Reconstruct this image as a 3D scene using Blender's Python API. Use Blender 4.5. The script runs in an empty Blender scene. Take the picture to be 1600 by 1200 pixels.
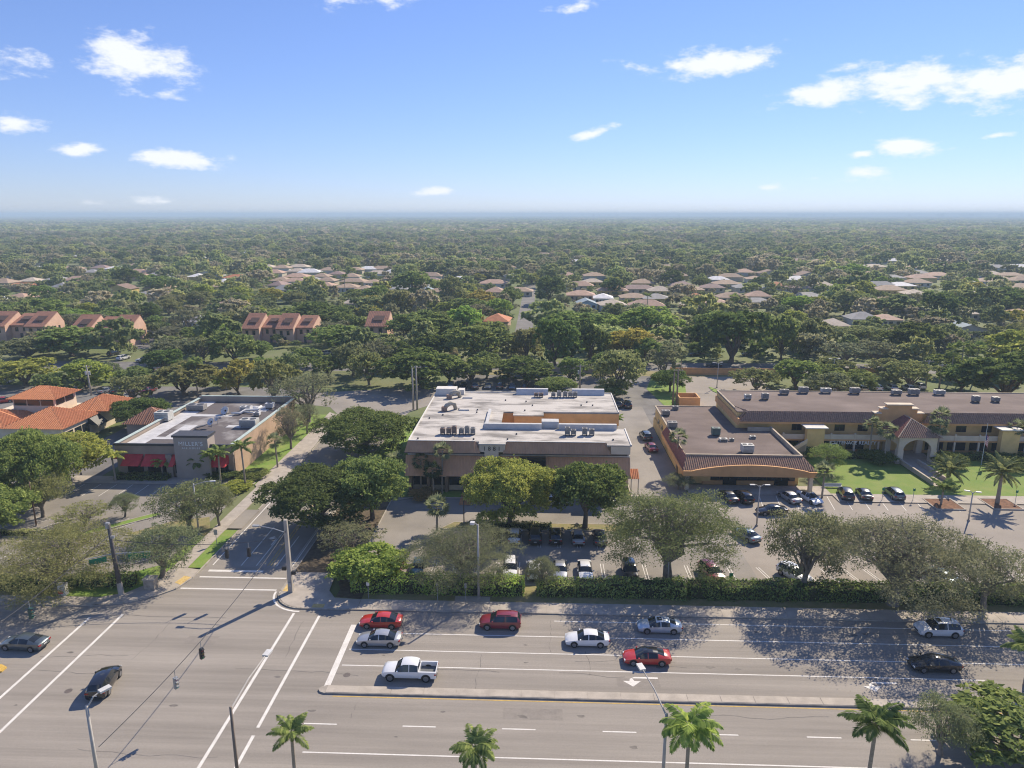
import bpy, math, random
import numpy as np
from mathutils import Vector, Matrix

R = math.radians
random.seed(7)
rng = np.random.default_rng(11)
scene = bpy.context.scene
COL = scene.collection

# ------------------------------------------------------------------ camera
FPX, CAMH, PITCH, YAW = 1111.0, 45.0, math.atan(265 / 1111.0), R(2.2)
cam_d = bpy.data.cameras.new("camera")
cam = bpy.data.objects.new("camera", cam_d)
COL.objects.link(cam)
cam.location = (0, 0, CAMH)
cam.rotation_euler = (math.pi / 2 - PITCH, 0, YAW)
cam_d.sensor_fit = 'HORIZONTAL'
cam_d.sensor_width = 36.0
cam_d.lens = 36.0 * FPX / 1600.0
cam_d.clip_start = 0.5
cam_d.clip_end = 60000
scene.camera = cam

# ------------------------------------------------------------------ world, sun, exposure
SUN_AZ, SUN_EL = R(55.0), R(39.0)          # azimuth counted from +X towards +Y
world = bpy.data.worlds.new("World")
scene.world = world
world.use_nodes = True
WT = world.node_tree
WN, WL = WT.nodes, WT.links
WN.clear()


def wnode(t, **kw):
    n = WN.new(t)
    for k, v in kw.items():
        setattr(n, k, v)
    return n


def wmath(op, a, b=None, clamp=False):
    n = wnode('ShaderNodeMath', operation=op)
    n.use_clamp = clamp
    for i, v in enumerate((a, b)):
        if v is None:
            continue
        if isinstance(v, (int, float)):
            n.inputs[i].default_value = v
        else:
            WL.new(v, n.inputs[i])
    return n.outputs[0]


sky = wnode('ShaderNodeTexSky', sky_type='NISHITA')
sky.sun_disc = False
sky.sun_elevation = SUN_EL
sky.sun_rotation = math.pi / 2 - SUN_AZ
sky.air_density = 1.0
sky.dust_density = 0.0
sky.ozone_density = 4.0
sky.altitude = 50
tc = wnode('ShaderNodeTexCoord')
sep = wnode('ShaderNodeSeparateXYZ')
WL.new(tc.outputs['Generated'], sep.inputs[0])
# azimuth from the view direction, wrapped every 84 degrees so that the same fair-weather clouds go round the sky
az = wmath('ADD', wmath('ARCTAN2', sep.outputs[0], sep.outputs[1]), YAW)
az = wmath('SUBTRACT', wmath('FLOORED_MODULO', wmath('ADD', az, R(42)), R(84)), R(42))
el = wmath('ARCSINE', sep.outputs[2])
comb = wnode('ShaderNodeCombineXYZ')
WL.new(wmath('MULTIPLY', az, 57.2958), comb.inputs[0])
WL.new(wmath('MULTIPLY', el, 57.2958), comb.inputs[1])
# ragged edges: warp the sky coordinates with noise
nz = wnode('ShaderNodeTexNoise')
nz.inputs['Scale'].default_value = 0.42
nz.inputs['Detail'].default_value = 5
nz.inputs['Roughness'].default_value = 0.62
mpn = wnode('ShaderNodeMapping')
mpn.inputs['Scale'].default_value = (1, 2.2, 1)
WL.new(comb.outputs[0], mpn.inputs[0])
WL.new(mpn.outputs[0], nz.inputs['Vector'])
# cloud: photo x, photo y, half width, half height (photo pixels), tilt, weight; above the frame they go on
def sky_dir(x, y):
    u, v = (x - 800) / FPX, (600 - y) / FPX
    d = Vector((u, math.cos(PITCH) + v * math.sin(PITCH), -math.sin(PITCH) + v * math.cos(PITCH))).normalized()
    return math.degrees(math.atan2(d.x, d.y)), math.degrees(math.asin(d.z))


CLOUDS = []
for cx, cy_, hw, hh, tilt, wgt in ((215, 92, 105, 42, -.12, 1.1), (250, 147, 55, 15, 0, .6), (22, 192, 50, 19, 0, 1.0), (122, 234, 46, 11, 0.03, .95), (280, 249, 92, 20, -.05, 1.05), (1120, 97, 120, 30, .08, 1.05),
                                   (985, 103, 48, 12, -.2, .55), (1290, 145, 100, 26, .12, 1.1), (1430, 128, 120, 38, .03, 1.15), (1570, 128, 100, 44, .05, 1.1), (1330, 103, 40, 13, 0, .6), (928, 208, 58, 11, .25, .95), (1422, 230, 70, 16, -.05, 1.1),
                                   (1345, 240, 26, 9, 0, 1.0), (1357, 272, 58, 15, 0, 1.0), (678, 300, 42, 11, .05, .8), (225, 313, 46, 10, 0, .7), (152, 318, 26, 7, 0, .5), (1203, 292, 26, 8, 0, .6), (30, 95, 60, 28, 0, .5), (1270, 278, 30, 6, 0, .5), (1553, 212, 22, 6, .1, .6),
                                   (560, -30, 150, 40, .05, 1.0), (900, 10, 60, 14, .1, .6)):
    ca, ce = sky_dir(cx, cy_)
    CLOUDS.append((ca, ce, hw * .046, hh * .046, tilt, wgt))
CLOUDS += [(-8, 21, 6, 1.8, .05, .9), (12, 27, 8, 2.2, -.06, 1.0), (-30, 31, 7, 2.5, .1, 1.0), (33, 22, 6, 1.6, 0, .9), (-2, 42, 10, 4, .2, 1.0), (25, 50, 10, 4, -.2, .9)]
acc = None
for caz, cel, hw, hh, tilt, wgt in CLOUDS:
    d = wnode('ShaderNodeVectorMath', operation='SUBTRACT')
    WL.new(comb.outputs[0], d.inputs[0])
    d.inputs[1].default_value = (caz, cel, 0)
    mp = wnode('ShaderNodeMapping')
    mp.vector_type = 'TEXTURE'
    mp.inputs['Rotation'].default_value = (0, 0, tilt)
    mp.inputs['Scale'].default_value = (hw, hh, 1)
    WL.new(d.outputs[0], mp.inputs[0])
    ln = wnode('ShaderNodeVectorMath', operation='LENGTH')
    WL.new(mp.outputs[0], ln.inputs[0])
    # weight * (1 - r)
    m = wmath('MULTIPLY_ADD', ln.outputs['Value'], -wgt)
    m.node.inputs[2].default_value = wgt
    acc = m if acc is None else wmath('MAXIMUM', acc, m)
den = wmath('ADD', acc, wmath('MULTIPLY', wmath('SUBTRACT', nz.outputs['Fac'], 0.5), 2.3))
ramp = wnode('ShaderNodeMapRange', interpolation_type='SMOOTHSTEP')
ramp.inputs['From Min'].default_value = 0.12
ramp.inputs['From Max'].default_value = 0.85
WL.new(den, ramp.inputs['Value'])
gate = wnode('ShaderNodeMapRange', interpolation_type='SMOOTHSTEP')
gate.inputs['From Min'].default_value = -0.45
gate.inputs['From Max'].default_value = 0.10
WL.new(acc, gate.inputs['Value'])
mask = wmath('MULTIPLY', wmath('MULTIPLY', ramp.outputs[0], gate.outputs[0]), 0.92)
mixc = wnode('ShaderNodeMix', data_type='RGBA')
WL.new(mask, mixc.inputs['Factor'])
# the camera's rendering of the sky: one tone curve and tint for all of it
gam = wnode('ShaderNodeGamma')
gam.inputs[1].default_value = 0.8
WL.new(sky.outputs[0], gam.inputs[0])
tint = wnode('ShaderNodeVectorMath', operation='MULTIPLY')
tint.inputs[1].default_value = (1.11, 1.23, 1.76)
WL.new(gam.outputs[0], tint.inputs[0])
WL.new(tint.outputs[0], mixc.inputs['A'])
mixc.inputs['B'].default_value = (8.6, 8.8, 9.2, 1)      # sunlit cloud, in the sky texture's own units
bg = wnode('ShaderNodeBackground')
bg.inputs['Strength'].default_value = 0.058
WL.new(mixc.outputs['Result'], bg.inputs[0])
wo = wnode('ShaderNodeOutputWorld')
WL.new(bg.outputs[0], wo.inputs[0])
world.cycles.sampling_method = 'MANUAL'
world.cycles.sample_map_resolution = 512

sun_d = bpy.data.lights.new("sun", 'SUN')
sun_d.energy = 3.3
sun_d.angle = R(0.53)
sun_d.color = (1.0, 0.87, 0.68)
sun = bpy.data.objects.new("sun", sun_d)
COL.objects.link(sun)
SUNV = Vector((math.cos(SUN_AZ) * math.cos(SUN_EL), math.sin(SUN_AZ) * math.cos(SUN_EL), math.sin(SUN_EL)))
sun.rotation_euler = SUNV.to_track_quat('Z', 'Y').to_euler()
sun.location = (60, 90, 120)

vs = scene.view_settings
vs.view_transform = 'Standard'
vs.look = 'None'
vs.exposure = 1.05
vs.gamma = 1
vs.use_curve_mapping = False
cy = scene.cycles
cy.use_denoising = True
cy.max_bounces = 6
cy.diffuse_bounces = 4
cy.glossy_bounces = 3
cy.transmission_bounces = 3
cy.transparent_max_bounces = 4
cy.volume_bounces = 0
cy.caustics_reflective = False
cy.caustics_refractive = False
cy.sample_clamp_indirect = 6
cy.filter_width = 1.1


# ------------------------------------------------------------------ survey helper
def G(x, y, z=0.0):
    """World point at height z that a surveyor reads off at photo position x, y (1600 x 1200)."""
    u, v = (x - 800) / FPX, (600 - y) / FPX
    d = (u, math.cos(PITCH) + v * math.sin(PITCH), -math.sin(PITCH) + v * math.cos(PITCH))
    t = (z - CAMH) / d[2]
    X, Y = d[0] * t, d[1] * t
    c, s = math.cos(YAW), math.sin(YAW)
    return Vector((X * c - Y * s, X * s + Y * c, z))


def photo_x(X, Y):
    c, s = math.cos(-YAW), math.sin(-YAW)
    x, y = X * c - Y * s, X * s + Y * c
    return 800 + FPX * x / max(1, y * math.cos(PITCH) + CAMH * math.sin(PITCH))


# ------------------------------------------------------------------ object helpers
def tag(o, label=None, cat=None, group=None, kind=None):
    if label:
        o['label'] = label
    if cat:
        o['category'] = cat
    if group:
        o['group'] = group
    if kind:
        o['kind'] = kind
    return o


def thing(name, label, cat, loc=(0, 0, 0), rotz=0.0, group=None):
    o = bpy.data.objects.new(name, None)
    COL.objects.link(o)
    o.location = loc
    o.rotation_euler = (0, 0, rotz)
    o.empty_display_size = .3
    return tag(o, label, cat, group)


def link(name, me, mat=None, parent=None):
    o = bpy.data.objects.new(name, me)
    COL.objects.link(o)
    if mat is not None and len(me.materials) == 0:
        me.materials.append(mat)
    if parent is not None:
        o.parent = parent
    return o


def dup(root, loc, rotz, label, group=None, scale=None):
    """copy of a thing with copies of its parts and sub-parts (mesh data shared)"""
    r = root.copy()
    COL.objects.link(r)
    r.location = loc
    r.rotation_euler = (0, 0, rotz)
    if scale is not None:
        r.scale = scale
    r['label'] = label
    if group:
        r['group'] = group
    for ch in root.children:
        c = ch.copy()
        COL.objects.link(c)
        c.parent = r
        for g in ch.children:
            d = g.copy()
            COL.objects.link(d)
            d.parent = c
    return r


class MB:
    """collects faces of one part"""

    def __init__(self):
        self.v, self.f = [], []

    def add(self, vs, fs):
        n = len(self.v)
        self.v += [tuple(p) for p in vs]
        self.f += [tuple(i + n for i in f) for f in fs]
        return self

    def box(self, x0, x1, y0, y1, z0, z1):
        return self.add([(x0, y0, z0), (x1, y0, z0), (x1, y1, z0), (x0, y1, z0), (x0, y0, z1), (x1, y0, z1), (x1, y1, z1), (x0, y1, z1)],
                        [(3, 2, 1, 0), (4, 5, 6, 7), (0, 1, 5, 4), (1, 2, 6, 5), (2, 3, 7, 6), (3, 0, 4, 7)])

    def prism(self, poly, z0, z1):
        """poly counter-clockwise in plan"""
        n = len(poly)
        vs = [(x, y, z0) for x, y in poly] + [(x, y, z1) for x, y in poly]
        fs = [tuple(range(n - 1, -1, -1)), tuple(range(n, 2 * n))] + [(i, (i + 1) % n, n + (i + 1) % n, n + i) for i in range(n)]
        return self.add(vs, fs)

    def slab_xz(self, poly, y0, y1):
        """poly in x,z (counter-clockwise seen from -y) extruded from y0 to y1"""
        n = len(poly)
        vs = [(x, y0, z) for x, z in poly] + [(x, y1, z) for x, z in poly]
        fs = [tuple(range(n)), tuple(range(2 * n - 1, n - 1, -1))] + [((i + 1) % n, i, n + i, n + (i + 1) % n) for i in range(n)]
        return self.add(vs, fs)

    def slab_yz(self, poly, x0, x1):
        n = len(poly)
        vs = [(x0, y, z) for y, z in poly] + [(x1, y, z) for y, z in poly]
        fs = [tuple(range(n - 1, -1, -1)), tuple(range(n, 2 * n))] + [(i, (i + 1) % n, n + (i + 1) % n, n + i) for i in range(n)]
        return self.add(vs, fs)

    def quad(self, a, b, c, d):
        return self.add([a, b, c, d], [(0, 1, 2, 3)])

    def tube(self, pts, rad, n=8, cap=True):
        pts = [Vector(p) for p in pts]
        if not isinstance(rad, (list, tuple)):
            rad = [rad] * len(pts)
        vs, fs = [], []
        for i, p in enumerate(pts):
            t = (pts[min(i + 1, len(pts) - 1)] - pts[max(i - 1, 0)]).normalized()
            up = Vector((0, 0, 1)) if abs(t.z) < .9 else Vector((1, 0, 0))
            a = t.cross(up).normalized()
            b = t.cross(a).normalized()
            for k in range(n):
                th = 2 * math.pi * k / n
                vs.append(p + (a * math.cos(th) + b * math.sin(th)) * rad[i])
        for i in range(len(pts) - 1):
            for k in range(n):
                fs.append((i * n + k, i * n + (k + 1) % n, (i + 1) * n + (k + 1) % n, (i + 1) * n + k))
        if cap:
            fs.append(tuple(range(n - 1, -1, -1)))
            fs.append(tuple((len(pts) - 1) * n + k for k in range(n)))
        return self.add(vs, fs)

    def disc(self, c, axis, r, depth, n=16):
        c, axis = Vector(c), Vector(axis).normalized()
        return self.tube([c - axis * depth / 2, c + axis * depth / 2], r, n)

    def bar(self, a, b, w, h):
        """square bar from a to b"""
        a, b = Vector(a), Vector(b)
        t = (b - a).normalized()
        up = Vector((0, 0, 1)) if abs(t.z) < .95 else Vector((0, 1, 0))
        s = t.cross(up).normalized() * (w / 2)
        u = s.cross(t).normalized() * (h / 2)
        vs = [a - s - u, a + s - u, a + s + u, a - s + u, b - s - u, b + s - u, b + s + u, b - s + u]
        return self.add(vs, [(3, 2, 1, 0), (4, 5, 6, 7), (0, 1, 5, 4), (1, 2, 6, 5), (2, 3, 7, 6), (3, 0, 4, 7)])

    def mesh(self, name, org=(0, 0, 0), smooth=False):
        me = bpy.data.meshes.new(name)
        me.from_pydata([(x - org[0], y - org[1], z - org[2]) for x, y, z in self.v], [], self.f)
        if smooth:
            me.polygons.foreach_set('use_smooth', [True] * len(me.polygons))
        me.update()
        return me

    def build(self, name, mat, parent=None, smooth=False):
        """parent: its root location is the origin of the coordinates (no rotation)"""
        org = Vector((0, 0, 0))
        p = parent
        while p is not None:
            org += p.location
            p = p.parent
        return link(name, self.mesh(name, org, smooth), mat, parent)


def box_part(parent, name, mat, *b):
    return MB().box(*b).build(name, mat, parent)


def fast_mesh(name, verts, faces_n, loops, face_attr=None, smooth=False):
    """verts (N,3); every face has faces_n corners; loops flat"""
    me = bpy.data.meshes.new(name)
    nv, nl = len(verts), len(loops)
    nf = nl // faces_n
    me.vertices.add(nv)
    me.vertices.foreach_set('co', np.asarray(verts, dtype=np.float32).ravel())
    me.loops.add(nl)
    me.loops.foreach_set('vertex_index', np.asarray(loops, dtype=np.int32))
    me.polygons.add(nf)
    me.polygons.foreach_set('loop_start', np.arange(0, nl, faces_n, dtype=np.int32))
    me.update(calc_edges=True)
    if smooth:
        me.polygons.foreach_set('use_smooth', np.ones(nf, dtype=bool))
    if face_attr is not None:
        at = me.attributes.new('rnd', 'FLOAT', 'FACE')
        at.data.foreach_set('value', np.asarray(face_attr, dtype=np.float32))
    return me


def text_part(name, body, size, loc, mat, parent, extrude=.04, rotz=0.0, width=1.0):
    cu = bpy.data.curves.new(name, 'FONT')
    cu.body = body
    cu.size = size
    cu.extrude = extrude
    cu.align_x = 'CENTER'
    cu.space_character = width
    tmp = bpy.data.objects.new(name + '_tmp', cu)
    COL.objects.link(tmp)
    me = bpy.data.meshes.new_from_object(tmp.evaluated_get(bpy.context.evaluated_depsgraph_get()))
    bpy.data.objects.remove(tmp)
    me.name = name
    me.materials.clear()
    o = link(name, me, mat, parent)
    o.location = Vector(loc) - (parent.location if parent else Vector())
    o.rotation_euler = (math.pi / 2, 0, rotz)
    return o


# ------------------------------------------------------------------ materials
MATS = {}


def _nodes(name):
    m = bpy.data.materials.new(name)
    m.use_nodes = True
    return m, m.node_tree.nodes, m.node_tree.links, m.node_tree.nodes['Principled BSDF']


def mat(name, col, rough=.8, var=.12, scale=1.5, metal=0.0, stretch=(1, 1, 1), col2=None, lo=.35, hi=.65, detail=5, bump=0.0, bscale=20, coat=0, spec=.4, fine=0.0, streak=0.0):
    """base colour broken up by two noises in world metres; col2 = second tone of stains and patches"""
    if name in MATS:
        return MATS[name]
    m, N, L, b = _nodes(name)
    geo = N.new('ShaderNodeNewGeometry')
    mp = N.new('ShaderNodeMapping')
    mp.inputs['Scale'].default_value = stretch
    L.new(geo.outputs['Position'], mp.inputs[0])
    n1 = N.new('ShaderNodeTexNoise')
    n1.inputs['Scale'].default_value = scale
    n1.inputs['Detail'].default_value = detail
    n1.inputs['Roughness'].default_value = .6
    L.new(mp.outputs[0], n1.inputs['Vector'])
    r = N.new('ShaderNodeMapRange')
    r.inputs['From Min'].default_value = lo
    r.inputs['From Max'].default_value = hi
    L.new(n1.outputs['Fac'], r.inputs['Value'])
    mx = N.new('ShaderNodeMix')
    mx.data_type = 'RGBA'
    c = Vector(col)
    a = c * (1 - var) if col2 is None else c
    d = c * (1 + var) if col2 is None else Vector(col2)
    mx.inputs['A'].default_value = (*a, 1)
    mx.inputs['B'].default_value = (*d, 1)
    L.new(r.outputs[0], mx.inputs['Factor'])
    out = mx.outputs['Result']
    if fine:
        n2 = N.new('ShaderNodeTexNoise')
        n2.inputs['Scale'].default_value = 9
        n2.inputs['Detail'].default_value = 6
        n2.inputs['Roughness'].default_value = .75
        L.new(geo.outputs['Position'], n2.inputs['Vector'])
        r2 = N.new('ShaderNodeMapRange')
        r2.inputs['From Min'].default_value = .25
        r2.inputs['From Max'].default_value = .75
        r2.inputs['To Min'].default_value = 1 - fine
        r2.inputs['To Max'].default_value = 1 + fine
        L.new(n2.outputs['Fac'], r2.inputs['Value'])
        sc = N.new('ShaderNodeVectorMath')
        sc.operation = 'SCALE'
        L.new(out, sc.inputs[0])
        L.new(r2.outputs[0], sc.inputs['Scale'])
        out = sc.outputs[0]
    if streak:
        m3 = N.new('ShaderNodeMapping')
        m3.inputs['Scale'].default_value = (.012, .85, 1)
        L.new(geo.outputs['Position'], m3.inputs[0])
        n3 = N.new('ShaderNodeTexNoise')
        n3.inputs['Scale'].default_value = 1
        n3.inputs['Detail'].default_value = 5
        n3.inputs['Roughness'].default_value = .7
        L.new(m3.outputs[0], n3.inputs['Vector'])
        r3 = N.new('ShaderNodeMapRange')
        r3.inputs['From Min'].default_value = .3
        r3.inputs['From Max'].default_value = .7
        r3.inputs['To Min'].default_value = 1 - streak
        r3.inputs['To Max'].default_value = 1 + streak
        L.new(n3.outputs['Fac'], r3.inputs['Value'])
        s3 = N.new('ShaderNodeVectorMath')
        s3.operation = 'SCALE'
        L.new(out, s3.inputs[0])
        L.new(r3.outputs[0], s3.inputs['Scale'])
        out = s3.outputs[0]
    L.new(out, b.inputs['Base Color'])
    b.inputs['Roughness'].default_value = rough
    b.inputs['Metallic'].default_value = metal
    b.inputs['Specular IOR Level'].default_value = spec
    if coat:
        b.inputs['Coat Weight'].default_value = coat
        b.inputs['Coat Roughness'].default_value = .04
    if bump:
        nb = N.new('ShaderNodeTexNoise')
        nb.inputs['Scale'].default_value = bscale
        nb.inputs['Detail'].default_value = 4
        L.new(geo.outputs['Position'], nb.inputs['Vector'])
        bp = N.new('ShaderNodeBump')
        bp.inputs['Strength'].default_value = bump
        bp.inputs['Distance'].default_value = .05
        L.new(nb.outputs['Fac'], bp.inputs['Height'])
        L.new(bp.outputs[0], b.inputs['Normal'])
    MATS[name] = m
    return m


def leaf_mat(name, ramp=None, trans=.45):
    """leaf colour: the object's own colour (or, for the wood, one of several by chance) times a per-leaf and per-clump variation"""
    if name in MATS:
        return MATS[name]
    m = bpy.data.materials.new(name)
    m.use_nodes = True
    N, L = m.node_tree.nodes, m.node_tree.links
    N.clear()
    oi = N.new('ShaderNodeObjectInfo')
    at = N.new('ShaderNodeAttribute')
    at.attribute_name = 'rnd'
    if ramp is None:
        base = oi.outputs['Color']
    else:
        cr = N.new('ShaderNodeValToRGB')
        cr.color_ramp.interpolation = 'CONSTANT'
        els = cr.color_ramp.elements
        els[0].position = 0
        els[0].color = (*ramp[0], 1)
        els[1].position = 1 / len(ramp)
        els[1].color = (*ramp[1], 1)
        for i, c in enumerate(ramp[2:]):
            e = els.new((i + 2) / len(ramp))
            e.color = (*c, 1)
        L.new(oi.outputs['Random'], cr.inputs[0])
        # patches of the wood differ over tens and hundreds of metres
        n0 = N.new('ShaderNodeTexNoise')
        n0.inputs['Scale'].default_value = .006
        n0.inputs['Detail'].default_value = 4
        L.new(oi.outputs['Location'], n0.inputs['Vector'])
        r0 = N.new('ShaderNodeMapRange')
        r0.inputs['From Min'].default_value = .3
        r0.inputs['From Max'].default_value = .7
        r0.inputs['To Min'].default_value = .7
        r0.inputs['To Max'].default_value = 1.35
        L.new(n0.outputs['Fac'], r0.inputs['Value'])
        s0 = N.new('ShaderNodeVectorMath')
        s0.operation = 'SCALE'
        L.new(cr.outputs[0], s0.inputs[0])
        L.new(r0.outputs[0], s0.inputs['Scale'])
        base = s0.outputs[0]
    mr = N.new('ShaderNodeMapRange')
    mr.inputs['To Min'].default_value = .5
    mr.inputs['To Max'].default_value = 1.6
    L.new(at.outputs['Fac'], mr.inputs['Value'])
    hs = N.new('ShaderNodeHueSaturation')
    L.new(base, hs.inputs['Color'])
    L.new(mr.outputs[0], hs.inputs['Value'])
    # leaves of one crown drift between a bluish and a yellowish green
    h2 = N.new('ShaderNodeMapRange')
    h2.inputs['To Min'].default_value = .525
    h2.inputs['To Max'].default_value = .475
    L.new(at.outputs['Fac'], h2.inputs['Value'])
    L.new(h2.outputs[0], hs.inputs['Hue'])
    d = N.new('ShaderNodeBsdfDiffuse')
    t = N.new('ShaderNodeBsdfTranslucent')
    mix = N.new('ShaderNodeMixShader')
    mix.inputs[0].default_value = trans
    L.new(hs.outputs[0], d.inputs[0])
    L.new(hs.outputs[0], t.inputs[0])
    L.new(d.outputs[0], mix.inputs[1])
    L.new(t.outputs[0], mix.inputs[2])
    o = N.new('ShaderNodeOutputMaterial')
    L.new(mix.outputs[0], o.inputs[0])
    MATS[name] = m
    return m


def plain(name, col, rough=.5, metal=0.0, coat=0.0, spec=.5):
    if name in MATS:
        return MATS[name]
    m, N, L, b = _nodes(name)
    b.inputs['Base Color'].default_value = (*col, 1)
    b.inputs['Roughness'].default_value = rough
    b.inputs['Metallic'].default_value = metal
    b.inputs['Specular IOR Level'].default_value = spec
    b.inputs['Coat Weight'].default_value = coat
    b.inputs['Coat Roughness'].default_value = .03
    MATS[name] = m
    return m


LEAF = leaf_mat('leaf')
WOODLEAF = leaf_mat('wood_leaf', [tuple(v * 4.1 for v in c) for c in ((.058, .070, .030), (.076, .088, .036), (.052, .064, .028), (.092, .095, .050), (.098, .090, .056), (.086, .100, .036), (.064, .074, .032), (.104, .108, .042), (.084, .084, .048), (.108, .098, .066))])
BARK = mat('bark', (.14, .115, .09), .95, .3, 3)
BARKG = mat('bark_grey', (.20, .175, .145), .95, .25, 3)
PALMTRUNK = mat('palm_trunk', (.30, .26, .21), .95, .25, 6, stretch=(1, 1, 3))
ASPH = mat('asphalt_road', (.268, .242, .211), .9, .12, .12, stretch=(.25, 1.6, 1), fine=.16, bump=.1, bscale=40, streak=.16)
ASPH2 = mat('asphalt_side', (.262, .238, .208), .9, .12, .15, fine=.12)
ASPHLOT = mat('asphalt_lot', (.242, .222, .197), .9, .16, .12, fine=.15)
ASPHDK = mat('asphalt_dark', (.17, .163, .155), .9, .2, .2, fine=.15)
CONC = mat('concrete', (.385, .345, .30), .9, .12, .8, fine=.1)
CONCD = mat('concrete_kerb', (.36, .325, .28), .9, .2, 1.2, fine=.15)
PAINT = mat('white_road_paint', (.68, .66, .62), .8, .1, 1, col2=(.55, .52, .48), lo=.45, hi=.8, fine=.2)
PAINTY = mat('yellow_road_paint', (.55, .36, .08), .8, .2, 2, fine=.2)
GRASS = mat('grass', (.15, .25, .04), .95, .3, .5, col2=(.24, .28, .08), lo=.4, hi=.75, fine=.35)
GRASSDRY = mat('grass_dry', (.19, .19, .07), .95, .3, .8, col2=(.28, .23, .12), fine=.3)
MULCH = mat('mulch', (.17, .085, .05), .95, .3, 2, fine=.4)
GROUND = mat('ground', (.115, .15, .05), .95, .3, .03, col2=(.19, .19, .10), lo=.4, hi=.75, fine=.3)
GLASS = plain('dark_glass', (.015, .02, .025), .08, 0, 0, .6)
METAL = mat('grey_metal', (.35, .36, .37), .5, .15, 2, metal=.3)
DKMETAL = mat('dark_metal', (.06, .06, .065), .5, .15, 2)
WHITEM = mat('white_metal', (.62, .62, .62), .5, .1, 2)
# ================================================================== the setting
def struct(name, mb, m, parent=None):
    o = mb.build(name, m, parent)
    if parent is None:
        o['kind'] = 'structure'
    return o


def sheet(name, x0, x1, y0, y1, z, m, parent=None):
    return struct(name, MB().quad((x0, y0, z), (x1, y0, z), (x1, y1, z), (x0, y1, z)), m, parent)


def polysheet(name, poly, z, m, parent=None):
    return struct(name, MB().add([(x, y, z) for x, y in poly], [tuple(range(len(poly)))]), m, parent)


def arc(cx, cy, r, a0, a1, n=10):
    return [(cx + r * math.cos(R(a0 + (a1 - a0) * i / n)), cy + r * math.sin(R(a0 + (a1 - a0) * i / n))) for i in range(n + 1)]


GE = 14000
sheet('ground', -GE, GE, -300, GE, 0, GROUND)
Z1, ZM = .03, .036
# carriageways
road = polysheet('main_road', [(-160, 47.8), (160, 47.8), (160, 73.8), (-27.6, 73.8)] + arc(-27.6, 77.7, 3.9, 270, 180, 8)[1:] + [(-31.5, 84.0), (-43.5, 84.0)]
                 + [(-43.6, 80.5), (-44.4, 77.7), (-46.4, 75.5), (-49, 74.2), (-52, 73.5), (-160, 73.4)], Z1, ASPH)
sidest = polysheet('side_street', [(-43.5, 84.0), (-31.5, 84.0), (-31.5, 150), (-30, 160), (-26, 166), (-20, 169), (-20, 182), (-38, 182), (-60, 176), (-60, 166), (-50, 163), (-46, 156), (-44.5, 140)], Z1 + .0002, ASPH2)
sheet('office_parking_lot', -23.6, 28, 80.4, 108, Z1, ASPHLOT)
sheet('east_parking_lot', 28, 118, 80.4, 111.4, Z1 + .0003, mat('asphalt_pale', (.28, .248, .213), .9, .12, .12, fine=.12))
sheet('restaurant_parking_lot', -135, -49.2, 80.2, 112.2, Z1, ASPHLOT)
sheet('service_drive', 15.6, 24.9, 108, 166, Z1 + .001, ASPHLOT)
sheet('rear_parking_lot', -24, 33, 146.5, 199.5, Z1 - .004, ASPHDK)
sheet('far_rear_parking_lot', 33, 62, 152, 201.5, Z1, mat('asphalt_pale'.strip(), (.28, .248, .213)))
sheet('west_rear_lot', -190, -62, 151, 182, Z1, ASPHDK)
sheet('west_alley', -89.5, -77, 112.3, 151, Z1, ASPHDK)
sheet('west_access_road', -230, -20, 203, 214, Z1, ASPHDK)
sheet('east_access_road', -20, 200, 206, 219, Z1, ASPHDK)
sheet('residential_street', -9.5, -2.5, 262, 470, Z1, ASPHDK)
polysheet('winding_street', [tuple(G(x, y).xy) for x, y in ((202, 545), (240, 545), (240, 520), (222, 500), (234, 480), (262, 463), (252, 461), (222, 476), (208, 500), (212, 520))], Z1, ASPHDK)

# kerbs
kb = MB()
pts = [(160, 73.95), (-27.6, 73.95)] + arc(-27.6, 77.7, 3.75, 270, 180, 10)[1:] + [(-31.35, 150)]


def kerb_line(mb, pts, w=.18, z=.16):
    for (ax, ay), (bx, by) in zip(pts[:-1], pts[1:]):
        d = Vector((bx - ax, by - ay))
        n = Vector((-d.y, d.x)).normalized() * w / 2
        e = d.normalized() * .04
        mb.prism([(ax - e.x - n.x, ay - e.y - n.y), (bx + e.x - n.x, by + e.y - n.y), (bx + e.x + n.x, by + e.y + n.y), (ax - e.x + n.x, ay - e.y + n.y)], .0, z)


kerb_line(kb, pts)
NW = [(-160, 73.5), (-52, 73.6), (-49, 74.3), (-46.5, 75.6), (-44.5, 77.8), (-43.7, 80.5), (-43.6, 94.5)]
kerb_line(kb, NW)
kerb_line(kb, [(-43.6, 102), (-43.7, 120), (-44.6, 140), (-46.1, 156)])
struct('kerb', kb, CONCD)
kb = MB()
for loop in ([(-23.6, 80.4), (-23.6, 106.4), (-20, 108)], [(-14.2, 96.2), (-12.5, 98.6), (14.5, 98.6), (14.5, 96.2), (-14.2, 96.2)], [(-16.2, 89), (-14.2, 96.2)], [(-23.6, 80.3), (118, 80.3)],
             [(-20, 108), (15.4, 108), (15.4, 146)], [(25, 111.5), (118, 111.5)], [(-135, 112.3), (-49.1, 112.3)], [(-135, 80.1), (-60, 80.1)],
             [(-79, 91.2), (-66, 91.2), (-57.6, 99.5), (-58.8, 100.3), (-67, 92.3), (-79, 92.3)], [(-86, 93), (-79, 100)], [(-58.3, 108.2), (-55.5, 106.6), (-50, 107), (-49.6, 110)], [(-59.5, 92.3), (-50.4, 92.3)], [(-55, 82.4), (-50.4, 86.5)]):
    kerb_line(kb, loop, .16, .15)
struct('parking_kerb', kb, CONC)

# pavements, slab by slab along the main road
JW = .035
slabm = {}


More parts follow.
